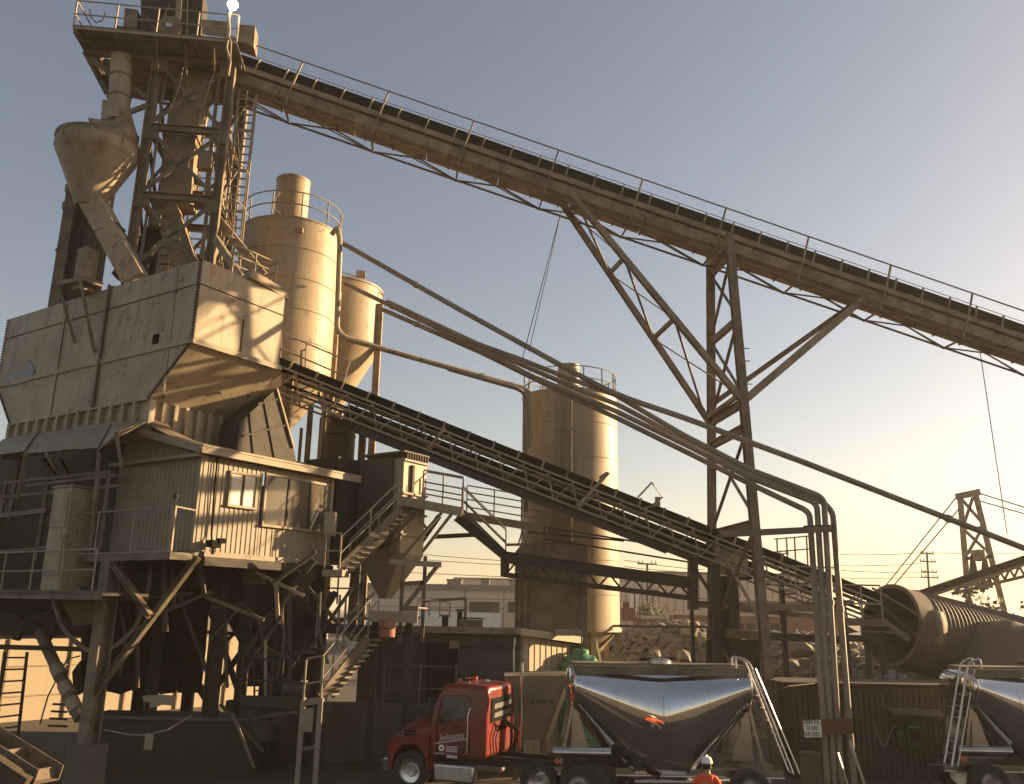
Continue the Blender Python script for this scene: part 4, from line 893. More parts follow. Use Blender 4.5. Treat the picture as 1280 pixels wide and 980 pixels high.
MB().box(DP(-.14, 1.1, zM + 1.75), .22, 1.4, 3.0, A).build('side_shade_duct', M['sheddark'], T); MB().box(DP(-.2, 2.9, zM + 1.5), 1.6, 1.6, 3.6, A).build('fan_casing', M['dark'], T)  # dark side box puts the left face's shade into its colour
# platform round the collector
T = thing('collector_platform', 'sunlit steel platform with braces halfway up the dust collector', 'platform', DP(1, -1, zM + 1))
Pp = W(535, 632, yD - .2); g = lambda x, y, dy=0: on(x, y, yv, Pp + yv * dy)
MB().bar(g(497, 625), g(578, 640), .1, .3).build('edge_beam', M['trim'], T)
MB().prism([g(497, 622), g(578, 637), g(578, 637) + yv * 1.4, g(497, 622) + yv * 1.4], Z * -.06).build('deck', M['steel'], T)
for a_, b_ in (((521, 640), (492, 672)), ((514, 638), (533, 660)), ((552, 641), (500, 700)), ((565, 642), (528, 690))):
    MB().bar(g(*a_), g(*b_), .1, .1).build('brace', M['steel'], T)
rail_part(T, [g(528, 628), g(578, 637)], 1.1, .55, .028, (.3, .7))
rail_part(T, [g(528, 628, 1.3), g(578, 637, 1.3)], 1.1, .8, .026, (.5,))
MB().bar(g(487, 702, -.2), g(552, 706, -.2), .12, .18).build('lower_beam', M['trim'], T)
for a_, b_ in (((548, 706), (505, 760)), ((500, 730), (530, 728))): MB().bar(g(*a_), g(*b_), .1, .14).build('brace', M['steel'], T)
# stair dark behind, from platform down-left
def stair(name, label, Pa, Pb, w, n_, side, group=None, m_='steel', rails=True, rh=1.0, tm='trim'):
    T = thing(name, label, 'stairs', Pa, group); side = V(side).normalized() * w
    for k in (0, 1): MB().bar(Pa + side * k, Pb + side * k, .07, .26).build('stringer', M[m_], T)
    hz = (Pb - Pa); hz.z = 0; hz.normalize()
    for k in range(n_):
        p = Pa.lerp(Pb, (k + .5) / n_) + side * .5; MB().box(p, .27, w - .08, .05, hz).build('tread', M[tm], T)
    if rails:
        for k in (0, 1):
            rail_part(T, [Pa + side * k, Pb + side * k], rh, 1.6, .026, (.5,))
    return T
yr = yv
stair('steel_stairs', 'steel stairs rising from the cabin end to the dust collector platform', W(424, 712, 27.4), W(497, 640, 28.4), .8, 12, (.2, 1, 0))
T = thing('stair_landing', 'small sunlit landing with railing at the cabin end below the upper stairs', 'platform', W(415, 712, 27.3))
MB().prism([W(403, 712, 27.2), W(428, 712, 27.2), W(428, 712, 27.2) + yv * 1.2, W(403, 712, 27.2) + yv * 1.2], Z * -.2).build('deck', M['trim'], T)
rail_part(T, [W(405, 711, 27.2), W(424, 711, 27.2)], 1.1, .5, .028, (.55,), 'trim')
MB().box(W(413, 655, 27.5), .35, .3, .75).build('control_box', M['hopper'], T, .01)
stair('steel_stairs', 'steel stairs with sunlit handrails descending below the dust collector', W(400, 872, 26.3), W(460, 797, 27.6), .8, 11, (.2, 1, 0), rh=1.15)
T = thing('stair_landing', 'lower sunlit stair landing on tall posts with a notice board', 'platform', W(390, 950, 26.0))
p1_, p2_ = W(379, 876, 26.0), W(401, 872, 26.0)
MB().prism([p1_, p2_, p2_ + yv * 1.0, p1_ + yv * 1.0], Z * -.16).build('deck', M['trim'], T)
for p, zt in ((p1_, 1.15), (p2_, 1.15)):
    MB().bar(V((p.x, p.y, 0)), p, .13, .13).build('post', M['trim'], T)
rail_part(T, [p1_, p2_], 1.15, .5, .03, (.45,), 'trim')
MB().bar(V((p1_.x, p1_.y, .9)), V((p2_.x, p2_.y, 1.0)), .06, .1).build('tie', M['steel'], T)
MB().box((p1_ + p2_) / 2 - Z * .55 + V((-.1, -.1, 0)), .38, .03, .62).build('notice_board', M['trim'], T)
MB().bar(V((p2_.x - .3, p2_.y + .3, 1.3)), V((p2_.x + .5, p2_.y + .3, .1)), .1, .05).build('brace', M['dark'], T)
rail_part(T, [W(300, 872, 26.3), W(378, 876, 26.1)], 1.1, 1.1, .028, (.5,), 'dark')
MB().bar(W(300, 876, 26.3), W(378, 878, 26.1), .12, .3).build('edge_beam', M['dark'], T)
# mid platform under collector hopper
T = thing('valve_platform', 'narrow lit platform under the tapered collector hopper with a faded red canister', 'platform', W(485, 775, 28))
MB().bar(W(462, 770, 27.6), W(522, 772, 27.6), .1, .34).build('edge_beam', M['trim'], T)
MB().prism([W(420, 772, 27.7), W(520, 771, 27.7), W(520, 771, 27.7) + yv * 1.8, W(420, 772, 27.7) + yv * 1.8], Z * -.08).build('deck', M['steel'], T)
rail_part(T, [W(404, 755, 28.2), W(455, 756, 28.2)], 1.0, .5, .026, (.5,), 'dark')
MB().bar(W(400, 785, 28), W(465, 788, 28), .12, .3).build('edge_beam', M['dark'], T)
for x in (424, 432, 398): p = W(x, 760, 27.6); MB().bar(V((p.x, p.y, p.z - 1.2)), p + Z * .4, .07).build('post', M['trim'], T)
for x in (405, 470, 512): p = W(x, 770, 28.2); MB().bar(V((p.x, p.y, 0)), p, .22).build('leg', M['dark'], T)
rail_part(T, [W(522, 770, 27.8), W(562, 772, 30)], .5, .7, .026, (.25,), 'trim')
C_ = thing('red_canister', 'small faded red drum hanging under the valve platform', 'drum', W(484, 796, 27.5))
mb = MB().lathe(V((W(484, 796, 27.5).x, 27.5, 0)), [(0, W(484, 796, 27.5).z), (.24, W(484, 796, 27.5).z), (.24, W(484, 775, 27.5).z), (0, W(484, 775, 27.5).z)], 24); mb.build('shell', M['redlead'], C_)
MB().lathe(V((W(484, 796, 27.5).x, 27.5, W(484, 785, 27.5).z)), [(.24, -.02), (.26, 0), (.24, .02)], 24).build('band', M['rust'], C_)
# ---------------------------------------------------------------- right stairs + walkways by the silo
yS = 32.6; Ps = W(600, 660, yS); h_ = lambda x, y, dy=0: on(x, y, yv, Ps + yv * dy)
stair('steel_stairs', 'steel stairs stepping down to the right from the collector platform towards the free-standing silo', h_(577, 640), h_(632, 694), .9, 11, (0, 1, 0))
T = thing('silo_walkway', 'sunlit walkway with multi-bar railing running to the left side of the free-standing silo', 'walkway', h_(640, 665))
MB().bar(h_(583, 645, 1.4), h_(686, 662, 1.4), .12, .3).build('edge_beam', M['trim'], T)
MB().prism([h_(583, 642, 1.4), h_(686, 660, 1.4), h_(686, 660, 2.5), h_(583, 642, 2.5)], Z * -.06).build('deck', M['steel'], T)
rail_part(T, [h_(583, 643, 1.4), h_(686, 660, 1.4)], 1.15, 1.05, .026, (.3, .6, .88), 'trim')
MB().bar(h_(632, 681, 1.4), h_(686, 680, 1.4), .08, .1).build('lower_chord', M['trim'], T)
for k in range(5): x = 648 + 9 * k; MB().bar(h_(x, 680, 1.4), h_(x + 5, 663, 1.4), .06).build('web', M['trim'], T); MB().bar(h_(x + 9, 680, 1.4), h_(x + 5, 663, 1.4), .06).build('web', M['trim'], T)
MB().bar(h_(543, 671, 1.2), h_(602, 668, 1.2), .15, .16).build('support_beam', M['dark'], T)
MB().bar(h_(549, 645, 1.0), h_(505, 708, 1.0), .16, .2).build('support_brace', M['dark'], T)
T = thing('truss_bridge', 'dark horizontal truss girder crossing in front of the free-standing silo', 'truss', h_(630, 720, -.4))
B0, B1, B2, B3 = h_(627, 692, -.4), h_(866, 738, -.4), h_(627, 717, -.4), h_(866, 760, -.4)
B1 = h_(866, 737, -.4); top0, top1 = h_(630, 695, -.4), h_(868, 738, -.4)
def tl(x): t = (x - 630) / 238; return h_(x, 696 + 27 * t ** 1 + 8 * 0, -.4)
MB().ibeam(h_(628, 696, -.4), h_(866, 729, -.4), .2, .42, .05).build('top_chord', M['dark'], T)
MB().bar(h_(628, 718, -.4), h_(866, 748, -.4), .14, .18).build('bottom_chord', M['dark'], T)
for k in range(8):
    x = 632 + 29 * k; yt = lambda x: 699 + 33 * (x - 628) / 238; yb = lambda x: 718 + 30 * (x - 628) / 238
    MB().bar(h_(x, yb(x), -.4), h_(x + 14, yt(x + 14), -.4), .07).build('web', M['dark'], T); MB().bar(h_(x + 14, yt(x + 14), -.4), h_(x + 29, yb(x + 29), -.4), .07).build('web', M['dark'], T)
for x in (629, 864): MB().bar(h_(x, 740 if x > 800 else 692, -.4), h_(x, 760 if x > 800 else 720, -.4), .2, .2).build('end_post', M['dark'], T)
MB().bar(h_(866, 700, -.4), h_(866, 762, -.4), .5, .3).build('end_post', M['dark'], T)
rail_part(T, [h_(680, 690, .6), h_(866, 720, .6)], .95, 4.0, .035, (.5,), 'dark')
MB().bar(h_(660, 665, .6), h_(780, 676, .6), .07).build('cable_tray', M['dark'], T)
T = thing('inclined_girder', 'dark sloped girder under the stairs joining the truss bridge', 'girder', h_(600, 680))
MB().ibeam(h_(571, 646, -.2), h_(634, 697, -.2), .2, .34, .05).build('beam', M['dark'], T)
MB().bar(h_(634, 697, -.2), h_(634, 717, -.2), .15).build('post', M['dark'], T)
# ================================================================ SHED
ys = 31.0; Sc = W(650, 792, ys); Sc.z = 0
zs1 = W(650, 790, ys).z; SD2 = V((.62, .78, 0)).normalized(); SL = V((-1, .02, 0)).normalized()
S2 = on(713, 800, SD2.cross(Z), Sc); ln = (S2 - Sc).dot(SD2); zs2 = S2.z
T = thing('yard_shed', 'low flat-roofed shed with shaded front and sunlit boarded end beside the truck', 'shed', Sc)
Lf = 5.6
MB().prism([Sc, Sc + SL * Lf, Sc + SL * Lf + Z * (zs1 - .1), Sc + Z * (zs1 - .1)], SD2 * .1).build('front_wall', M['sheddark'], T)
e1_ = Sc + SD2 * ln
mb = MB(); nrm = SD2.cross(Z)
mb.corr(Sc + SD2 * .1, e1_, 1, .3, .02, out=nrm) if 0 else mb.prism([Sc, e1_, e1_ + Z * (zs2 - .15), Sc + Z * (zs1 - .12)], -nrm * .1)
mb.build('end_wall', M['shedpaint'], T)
for k in range(9): p = Sc.lerp(e1_, (k + .5) / 9); MB().bar(p + nrm * .01, p + nrm * .01 + Z * (zs1 + (zs2 - zs1) * (k + .5) / 9 - .15), .02, .03, nrm).build('batten', M['trim'], T)
ex = .35
rfp = [Sc - SD2 * ex + nrm * .3 + Z * (zs1 + .02), e1_ + SD2 * .3 + nrm * .3 + Z * zs2, e1_ + SD2 * .3 + SL * (Lf + .3) + Z * zs2, Sc - SD2 * ex + SL * (Lf + .3) + Z * (zs1 + .02)]
rf = MB().prism(rfp, Z * .1).build('roof', M['shedpaint'], T)
MB().bar(rfp[0] + Z * .02, rfp[3] + Z * .02, .05, .22).build('fascia', M['conv'], rf)
MB().bar(rfp[0] - SD2 * .02 + nrm * .02, rfp[1] + nrm * .02, .05, .24).build('fascia', M['shedpaint'], rf)
pS = Sc - SD2 * .02 * 0 - yv * .03; s_ = lambda x, y: on(x, y, yv, pS - yv * .02)
MB().prism([s_(532, 895), s_(572, 895), s_(572, 803), s_(532, 803)], yv * .015).build('doorway', M['black'], T)
for x in (590, 612, 631): MB().bar(V((s_(x, 850).x, pS.y - .03, 0)), V((s_(x, 850).x, pS.y - .03, zs1 - .5)), .08, .04).build('wall_post', M['sheddark'], T)
MB().bar(s_(572, 808), s_(652, 810), .05, .12).build('wall_rail', M['dark'], T)
MB().box(s_(568, 806), .35, .08, .25).build('wall_lamp', M['conv'], T); MB().path(arc([s_(644, 797), s_(642, 815), s_(643, 860), s_(641, 960)], .3), .035, 6).build('downpipe', M['alu'], T)
# low fence and clutter in front of the shed
T = thing('yard_fence', 'dark thin pipe fence in front of the shaded shed', 'fence', W(530, 900, 29.5)); Pf = W(500, 880, 29.5); k_ = lambda x, y: on(x, y, yv, Pf)
for x in (480, 525, 570): MB().tube(V((k_(x, 850).x, Pf.y, 0)), V((k_(x, 850).x, Pf.y, 3.1)), .04, n=7).build('post', M['steel'], T)
for z in (1.6, 2.3, 3.0): MB().tube(V((k_(478, 850).x, Pf.y, z)), V((k_(572, 850).x, Pf.y, z)), .022, n=6).build('wire', M['steel'], T)
T = MB().box(V((k_(445, 850).x, 29.9, .9)), 8.5, .4, 1.8).build('block_wall', M['conc']); tag(T, 'low dark concrete wall behind the red truck hood', 'wall')
for i, (x, y, w, h) in enumerate(((556, 784, .25, .5), (574, 784, .2, .7), (588, 786, .9, .5))):
    p = W(x, y + 4, 33.5)
    T = thing('roof_vent', ('short round vent pipe on the shed roof, left of the taller one', 'taller round vent pipe on the shed roof', 'square vent box on the shed roof beside the thin lamp pole')[i], 'vent', p)
    if i < 2: MB().tube(p - Z * .3, p + Z * h, w / 2, n=12).build('pipe', M['dark'], T); MB().tube(p + Z * h, p + Z * (h + .08), w * .75, n=12).build('cowl', M['steel'], T)
    else: MB().box(p + Z * .2, w, .5, h).build('housing', M['steel'], T); MB().box(p + Z * .5, w + .1, .6, .05).build('cap', M['dark'], T)
T = thing('gallows_pole', 'thin pole with a long horizontal arm standing behind the shed', 'pole', W(583, 785, 34))
p = W(582, 748, 34); MB().bar(V((p.x, p.y, 0)), p, .11).build('mast', M['conv'], T); MB().bar(p, W(528, 752, 34), .1).build('arm', M['steel'], T)
# green tank
tk = W(726, 838, 33.0); tr = .8; zt_ = W(726, 817, 33).z
T = thing('water_tank', 'pale green plastic water tank between the shed and the silver trailer', 'tank', V((tk.x, tk.y, 0)))
MB().lathe(V((tk.x, tk.y, 0)), [(0, 0), (tr, 0), (tr, zt_ - .45), (tr - .1, zt_ - .3), (.5, zt_ - .08), (.3, zt_)], 40).build('shell', M['green'], T)
MB().lathe(V((tk.x, tk.y, zt_)), [(.3, -.1), (.3, .12), (.24, .16), (0, .16)], 24).build('lid', M['green'], T)
for q in (.5, 1.1, 1.7): MB().lathe(V((tk.x, tk.y, q)), [(tr, -.04), (tr + .03, 0), (tr, .04)], 40).build('rib', M['green'], T)
T = thing('overhead_sign_beam', 'pale horizontal beam hanging in front of the silo above the green tank', 'beam', W(710, 792, 32))
MB().bar(W(694, 791, 32), W(727, 791, 32), .3, .2).build('beam', M['trim'], T); MB().bar(W(727, 788, 32), W(727, 830, 32), .05).build('hanger', M['steel'], T)
# concrete bin between truck and trailer
yb = 27.0; pb2 = W(660, 845, yb); w_ = lambda x, y: on(x, y, yv, pb2)
T = thing('aggregate_bin', 'grey steel aggregate bin with sunlit top rim between the truck and trailer', 'bin', V((w_(690, 900).x, yb, 0)))
MB().prism([w_(630, 845), w_(713, 844), w_(683, 925), w_(640, 925)], yv * 2.0).build('body', M['conc'], T)
MB().bar(w_(648, 843), w_(714, 842), .1, .1).build('rim', M['shedpaint'], T)
MB().bar(w_(713, 845), w_(684, 924), .12, .1, yv).build('edge_bar', M['trim'], T); MB().bar(w_(676, 847), w_(702, 885), .07, .03, yv).build('brace', M['conc'], T)
for x in (645, 682): MB().bar(V((w_(x, 900).x, yb + .2, 0)), V((w_(x, 900).x, yb + .2, 1.2)), .15).build('leg', M['steel'], T); MB().bar(V((w_(x, 900).x, yb + 1.8, 0)), V((w_(x, 900).x, yb + 1.8, 1.2)), .15).build('leg', M['steel'], T)
for k in range(9):
    if k != 1 and k != 6: MB().box(w_(666 + 3.1 * k, 877) - yv * .004, .05, .006, .1 if k % 3 else .13).build('worn_stencil_mark', M['ink'], T)
# ================================================================ STRUCTURE UNDER THE PLANT
T = thing('plant_frame', 'dark heavy steel columns and braces carrying the hopper and cabin', 'steel frame', PL(1, 4, 0))
def ucol(x, Y, w, zt, m_='steel', nm='column'):
    p = W(x, 870, Y); MB().ibeam(V((p.x, p.y, 0)), V((p.x, p.y, zt)), w, w, .04, D_).build(nm, M[m_], T)
fc = on(118, 870, A, PL(da + .2, 0, 0)); MB().ibeam(V((fc.x, fc.y, 0)), V((fc.x, fc.y, 6.05)), .42, .42, .05, A).build('column', M['steel'], T)
MB().box(V((fc.x, fc.y, .55)), .75, .75, 1.1, A).build('pier', M['conc'], T)
for x, Y, w in ((264, 27.0, .4), (300, 27.5, .32), (345, 28.2, .35), (190, 27.6, .3), (175, 30, .4), (390, 29.3, .3), (330, 31, .35), (235, 31, .35)): ucol(x, Y, w, 8.4, 'dark')
for (x1, y1, x2, y2, Y, w) in ((392, 700, 300, 825, 27, .2), (255, 745, 330, 775, 26, .1), (192, 770, 265, 740, 26, .1), (330, 775, 395, 720, 28, .12), (345, 735, 425, 790, 28, .16), (270, 860, 340, 760, 29, .16), (300, 770, 345, 870, 29, .12), (345, 860, 420, 740, 28.5, .18), (318, 960, 290, 890, 25.5, .07), (275, 900, 200, 780, 28, .2)):
    MB().bar(W(x1, y1, Y), W(x2, y2, Y), w, w).build('brace', M['steel' if w < .13 else 'dark'], T)
MB().bar(W(345, 730, 26.5), W(348, 780, 26.5), .1).build('hanger', M['trim'], T)
MB().bar(PL(.3, -.1, 6.0), PL(5.3, -.1, 6.0), .2, .25).build('girder', M['dark'], T)
MB().bar(PL(.3, 4, 5.9), PL(5.3, 4, 5.9), .25, .4).build('girder', M['dark'], T)
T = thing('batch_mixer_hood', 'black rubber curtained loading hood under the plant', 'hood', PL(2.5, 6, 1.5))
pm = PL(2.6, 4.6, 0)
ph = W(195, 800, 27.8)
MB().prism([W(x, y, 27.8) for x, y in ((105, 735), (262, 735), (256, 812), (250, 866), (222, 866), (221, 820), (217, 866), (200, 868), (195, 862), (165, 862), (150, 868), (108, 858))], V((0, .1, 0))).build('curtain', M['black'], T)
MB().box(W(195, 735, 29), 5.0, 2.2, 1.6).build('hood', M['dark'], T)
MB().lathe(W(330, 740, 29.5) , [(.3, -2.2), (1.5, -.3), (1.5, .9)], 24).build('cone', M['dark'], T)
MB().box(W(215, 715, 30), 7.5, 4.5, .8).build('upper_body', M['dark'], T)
T = thing('concrete_plinth', 'dark low concrete plinth under the loading hood', 'plinth', W(230, 930, 26.6)); pp_ = W(215, 920, 27.2)
MB().box(V((pp_.x, 27.6, .8)), 5.0, 1.6, 1.6).build('block', M['dark'], T); MB().box(V((pp_.x, 26.75, 1.58)), 4.6, .12, .08).build('edge', M['conc'], T)
MB().path([W(130, 912, 24.6), W(160, 918, 24.6), W(183, 919, 24.6), W(210, 912, 24.6), W(240, 894, 26)], .02, 5).build('chain', M['trim'], T)
MB().box(W(186, 927, 24.6), .22, .03, .4).build('tag_plate', M['trim'], T)
T = thing('cardboard_sheet', 'crumpled pale sheet hanging in a gap under the loading hood', 'sheet', W(200, 876, 27.6))
MB().prism([W(x, y, 27.4) for x, y in ((178, 870), (200, 868), (221, 870), (217, 882), (203, 881), (187, 886), (187, 878), (179, 877))], V((0, .03, 0))).build('sheet', M['cream'], T)
# hose, inclined screw pipe left
T = tag(MB().path(arc([W(66, 750, 25.5), W(80, 790, 25.3), W(110, 815, 25.2), W(140, 812, 25.2), W(170, 785, 25.4), W(186, 740, 25.6), W(190, 690, 25.8)], .8), .07, 8).build('black_hose', M['steel']), 'thick hose looping across under the cabin platform', 'hose')
T = thing('screw_conveyor', 'slanted round screw conveyor tube at the lower left with a lit collar', 'screw conveyor', W(95, 900, 27))
MB().tube(W(50, 790, 28), W(100, 898, 26.5), .17, n=14).build('tube', M['steel'], T)
for t in (.42, .62, .8): MB().tube(W(50, 790, 28).lerp(W(100, 898, 26.5), t), W(50, 790, 28).lerp(W(100, 898, 26.5), t + .12), .2, n=14).build('collar', M['hopper'], T)
# ladder far left
T = thing('yard_ladder', 'dark steel ladder at the left edge against the bright wall', 'ladder', W(15, 925, 27))
la = lambda x, y: W(x, y, 27.0)
for a_, b_ in (((6, 815), (-12, 950)), ((34, 815), (22, 925))): MB().bar(la(*a_), la(*b_), .08, .06).build('rail', M['dark'], T)
for k in range(8): t = k / 7; MB().bar(la(6 - 15 * t, 822 + 105 * t), la(34 - 12 * t, 822 + 100 * t), .05).build('rung', M['dark'], T)
MB().bar(la(-20, 808), la(120, 812), .1, .14).build('top_beam', M['dark'], T)
T = thing('small_stair', 'little dark stair unit with thin handrails left of the front column', 'stairs', W(75, 920, 28.5))
for k in range(6): MB().bar(W(66 - 2 * k, 880 + 9 * k, 28.5), W(84 + 0 * k, 881 + 9 * k, 28.5), .06).build('tread', M['dark'], T)
MB().path([W(50, 905, 28.3), W(60, 870, 28.3), W(84, 824, 28.3), W(100, 820, 28.3)], .025, 5).build('handrail', M['dark'], T)
MB().prism([W(x, y, 28.6) for x, y in ((90, 840), (100, 826), (104, 860), (92, 870))], V((0, .4, 0))).build('control_panel', M['dark'], T)
T = thing('steel_trough', 'rusty open steel trough lying at the lower left corner', 'trough', W(30, 960, 22.5))
ta, tb = W(-25, 925, 23), W(58, 978, 22)
MB().ext([(-.35, 0), (.35, 0), (.35, .35), (.32, .35), (.32, .03), (-.32, .03), (-.32, .35), (-.35, .35)], ta, tb).build('body', M['steel'], T)
for t in (.1, .5, .95): MB().box(ta.lerp(tb, t) + Z * .12, .76, .05, .3, (tb - ta).cross(Z)).build('rib', M['steel'], T)
MB().bar(W(-30, 945, 21.5), W(30, 985, 21.5), .3, .5).build('sill', M['wood'], T)
T = MB().box(V((W(70, 915, 27.4).x, 27.4, .5)), 4.2, 1.0, 1.0).build('concrete_kerb_block', M['conc']); tag(T, 'dark concrete block wall below the bright gap at lower left', 'wall')

T = thing('dark_filler_block', 'long dark filler block added beyond the bright panel wall at left', 'shed', V((-36, 62, 0)))  # made-up block, added to darken the view under the plant
MB().box(V((-36, 64, 3.0)), 28, 8, 6.0).build('wall', M['sheddark'], T); MB().prism([V((-50.5, 59.5, 6.0)), V((-21.5, 59.5, 6.0)), V((-21.5, 68.5, 6.9)), V((-50.5, 68.5, 6.9))], Z * .2).build('roof', M['dark'], T)  # wall and roof of the made-up filler block
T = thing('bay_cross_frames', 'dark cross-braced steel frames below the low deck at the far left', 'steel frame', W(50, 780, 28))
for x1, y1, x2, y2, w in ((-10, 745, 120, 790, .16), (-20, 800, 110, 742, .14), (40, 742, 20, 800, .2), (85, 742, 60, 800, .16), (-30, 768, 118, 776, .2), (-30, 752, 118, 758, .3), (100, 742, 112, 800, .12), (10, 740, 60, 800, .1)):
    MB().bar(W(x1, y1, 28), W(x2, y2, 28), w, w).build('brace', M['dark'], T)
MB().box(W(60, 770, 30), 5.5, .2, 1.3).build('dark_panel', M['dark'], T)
T = thing('aggregate_hopper', 'yellow-brown dusty hopper bottom hanging under the low deck', 'hopper', W(105, 770, 27.5)); mb = MB()
mb.hexa([W(92, 782, 27.2), W(118, 780, 27.2), W(118, 780, 28.2), W(92, 782, 28.2), W(78, 752, 26.9), W(150, 750, 26.9), W(150, 750, 28.6), W(78, 752, 28.6)]); mb.build('body', M['dirt'], T)
MB().bar(W(76, 750, 26.85), W(152, 748, 26.85), .08, .14).build('rim', M['dark'], T)

T = thing('bay_shade_panel', 'dark panels added for the deep shade at the rear of the loading bay', 'panel', W(170, 860, 30.5))  # added dark sheets standing in for the shade behind the bay
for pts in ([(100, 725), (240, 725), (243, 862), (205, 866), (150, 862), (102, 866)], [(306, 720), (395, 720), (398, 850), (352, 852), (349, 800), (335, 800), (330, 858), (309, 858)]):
    MB().prism([W(x, y, 30.5) for x, y in pts], V((0, .08, 0))).build('panel', M['dark'], T)  # added dark sheet standing in for shade
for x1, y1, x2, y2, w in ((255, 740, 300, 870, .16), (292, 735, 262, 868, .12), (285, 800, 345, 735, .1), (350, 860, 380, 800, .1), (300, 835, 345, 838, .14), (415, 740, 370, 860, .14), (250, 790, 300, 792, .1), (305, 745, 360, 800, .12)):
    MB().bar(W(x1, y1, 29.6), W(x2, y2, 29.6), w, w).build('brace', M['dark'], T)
for i, (x, y, r_) in enumerate(((325, 925, .35), (310, 905, .25), (345, 905, .2))):
    T = MB().tube(W(x, y, 26.3), W(x, y, 26.3) + Z * r_ * 1.6, r_, n=18).build('bucket_drum', M['dark']); tag(T, ('largest dusty drum in the dark at the foot of the plant legs', 'middle dusty drum on the dark plinth edge', 'smallest dusty drum right of the plant leg')[i], 'drum')

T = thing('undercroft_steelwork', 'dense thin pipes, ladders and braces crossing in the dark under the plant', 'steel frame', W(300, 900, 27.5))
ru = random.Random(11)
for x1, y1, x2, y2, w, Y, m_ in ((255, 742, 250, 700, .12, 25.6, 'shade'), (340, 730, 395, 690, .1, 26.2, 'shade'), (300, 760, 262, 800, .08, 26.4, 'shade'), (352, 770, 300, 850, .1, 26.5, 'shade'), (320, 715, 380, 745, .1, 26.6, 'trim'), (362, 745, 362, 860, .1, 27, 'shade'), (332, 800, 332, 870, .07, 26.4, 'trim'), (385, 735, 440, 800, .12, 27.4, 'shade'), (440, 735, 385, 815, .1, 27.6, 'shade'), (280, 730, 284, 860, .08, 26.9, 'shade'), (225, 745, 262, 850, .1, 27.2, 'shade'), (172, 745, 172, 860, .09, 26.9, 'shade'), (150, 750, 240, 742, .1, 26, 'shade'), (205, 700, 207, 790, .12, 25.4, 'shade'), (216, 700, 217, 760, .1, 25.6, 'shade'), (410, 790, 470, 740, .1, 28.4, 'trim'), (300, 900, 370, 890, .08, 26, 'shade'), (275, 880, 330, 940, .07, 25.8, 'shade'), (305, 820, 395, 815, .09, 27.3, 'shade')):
    MB().bar(W(x1, y1, Y), W(x2, y2, Y), w, w).build('brace', M[m_], T)  # lighter trim braces stand in for sunlit accents, shade braces for shaded steel
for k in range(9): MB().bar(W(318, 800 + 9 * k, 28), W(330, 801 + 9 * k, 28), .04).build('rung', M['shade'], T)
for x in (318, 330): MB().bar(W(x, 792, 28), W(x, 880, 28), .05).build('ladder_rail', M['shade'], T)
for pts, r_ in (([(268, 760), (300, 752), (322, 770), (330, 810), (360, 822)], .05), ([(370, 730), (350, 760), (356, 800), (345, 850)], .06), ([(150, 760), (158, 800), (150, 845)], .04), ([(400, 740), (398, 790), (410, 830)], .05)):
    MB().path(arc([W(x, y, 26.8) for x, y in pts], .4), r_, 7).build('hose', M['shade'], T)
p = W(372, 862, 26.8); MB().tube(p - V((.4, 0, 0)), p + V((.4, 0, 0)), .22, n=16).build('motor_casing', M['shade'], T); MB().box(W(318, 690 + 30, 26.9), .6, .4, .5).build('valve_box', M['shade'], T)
# ================================================================ TRUCK
tf = V((-.927, .375, 0)).normalized(); tl_ = V((-tf.y, tf.x, 0))          # forward, left
tc = W(608, 900, 24.5); tc.z = 0; TO = tc - tl_ * 1.05
def TP(x, y, z):
    x = 1.45 + (x - 1.45) * .8 if x > 1.45 else x
    return TO + tf * x + tl_ * y + Z * z
T = thing('red_truck', 'red day-cab tractor truck with script lettering on its door', 'truck', TO)
def loft(secs, name, m_, par, bev=.03):                # secs: list of (x, [(y,z)...]) closed sections
    mb = MB(); k = len(secs[0][1]); vs = []
    for x, pr in secs: vs += [TP(x, y, z) for y, z in pr]
    fs = [(i*k + j, i*k + (j+1) % k, (i+1)*k + (j+1) % k, (i+1)*k + j) for i in range(len(secs) - 1) for j in range(k)]
    fs += [tuple(range(k-1, -1, -1)), tuple((len(secs)-1)*k + j for j in range(k))]
    mb.add(vs, fs); return mb.build(name, M[m_], par, bev)
def csec(w, zb, zs, zt, wt):                            # cab section
    return [(-w, zb), (w, zb), (w, zs), (wt, zt - .1), (wt - .12, zt), (-wt + .12, zt), (-wt, zt - .1), (-w, zs)]
cab = loft([(0, csec(1.02, 1.02, 1.95, 2.72, .94)), (.08, csec(1.05, .95, 1.95, 2.80, .97)), (.9, csec(1.05, .95, 1.95, 2.84, .97)), (1.3, csec(1.05, .95, 1.9, 2.80, .96)), (1.47, csec(1.04, .95, 1.85, 2.66, .94)), (1.75, csec(1.02, .95, 1.72, 1.9, .98))], 'cab', 'red', T, .04)
def hsec(w, zb, zs, zt, wt): return [(-w, zb), (w, zb), (w, zs), (w - .06, zs + .05), (wt, zt), (-wt, zt), (-w + .06, zs + .05), (-w, zs)]
loft([(1.72, hsec(.98, 1.35, 1.62, 1.95, .72)), (2.3, hsec(.97, 1.3, 1.55, 1.86, .62)), (2.9, hsec(.95, 1.2, 1.42, 1.66, .55)), (3.2, hsec(.9, 1.0, 1.3, 1.45, .52)), (3.28, hsec(.85, .8, 1.15, 1.3, .5))], 'hood', 'red', T, .05)
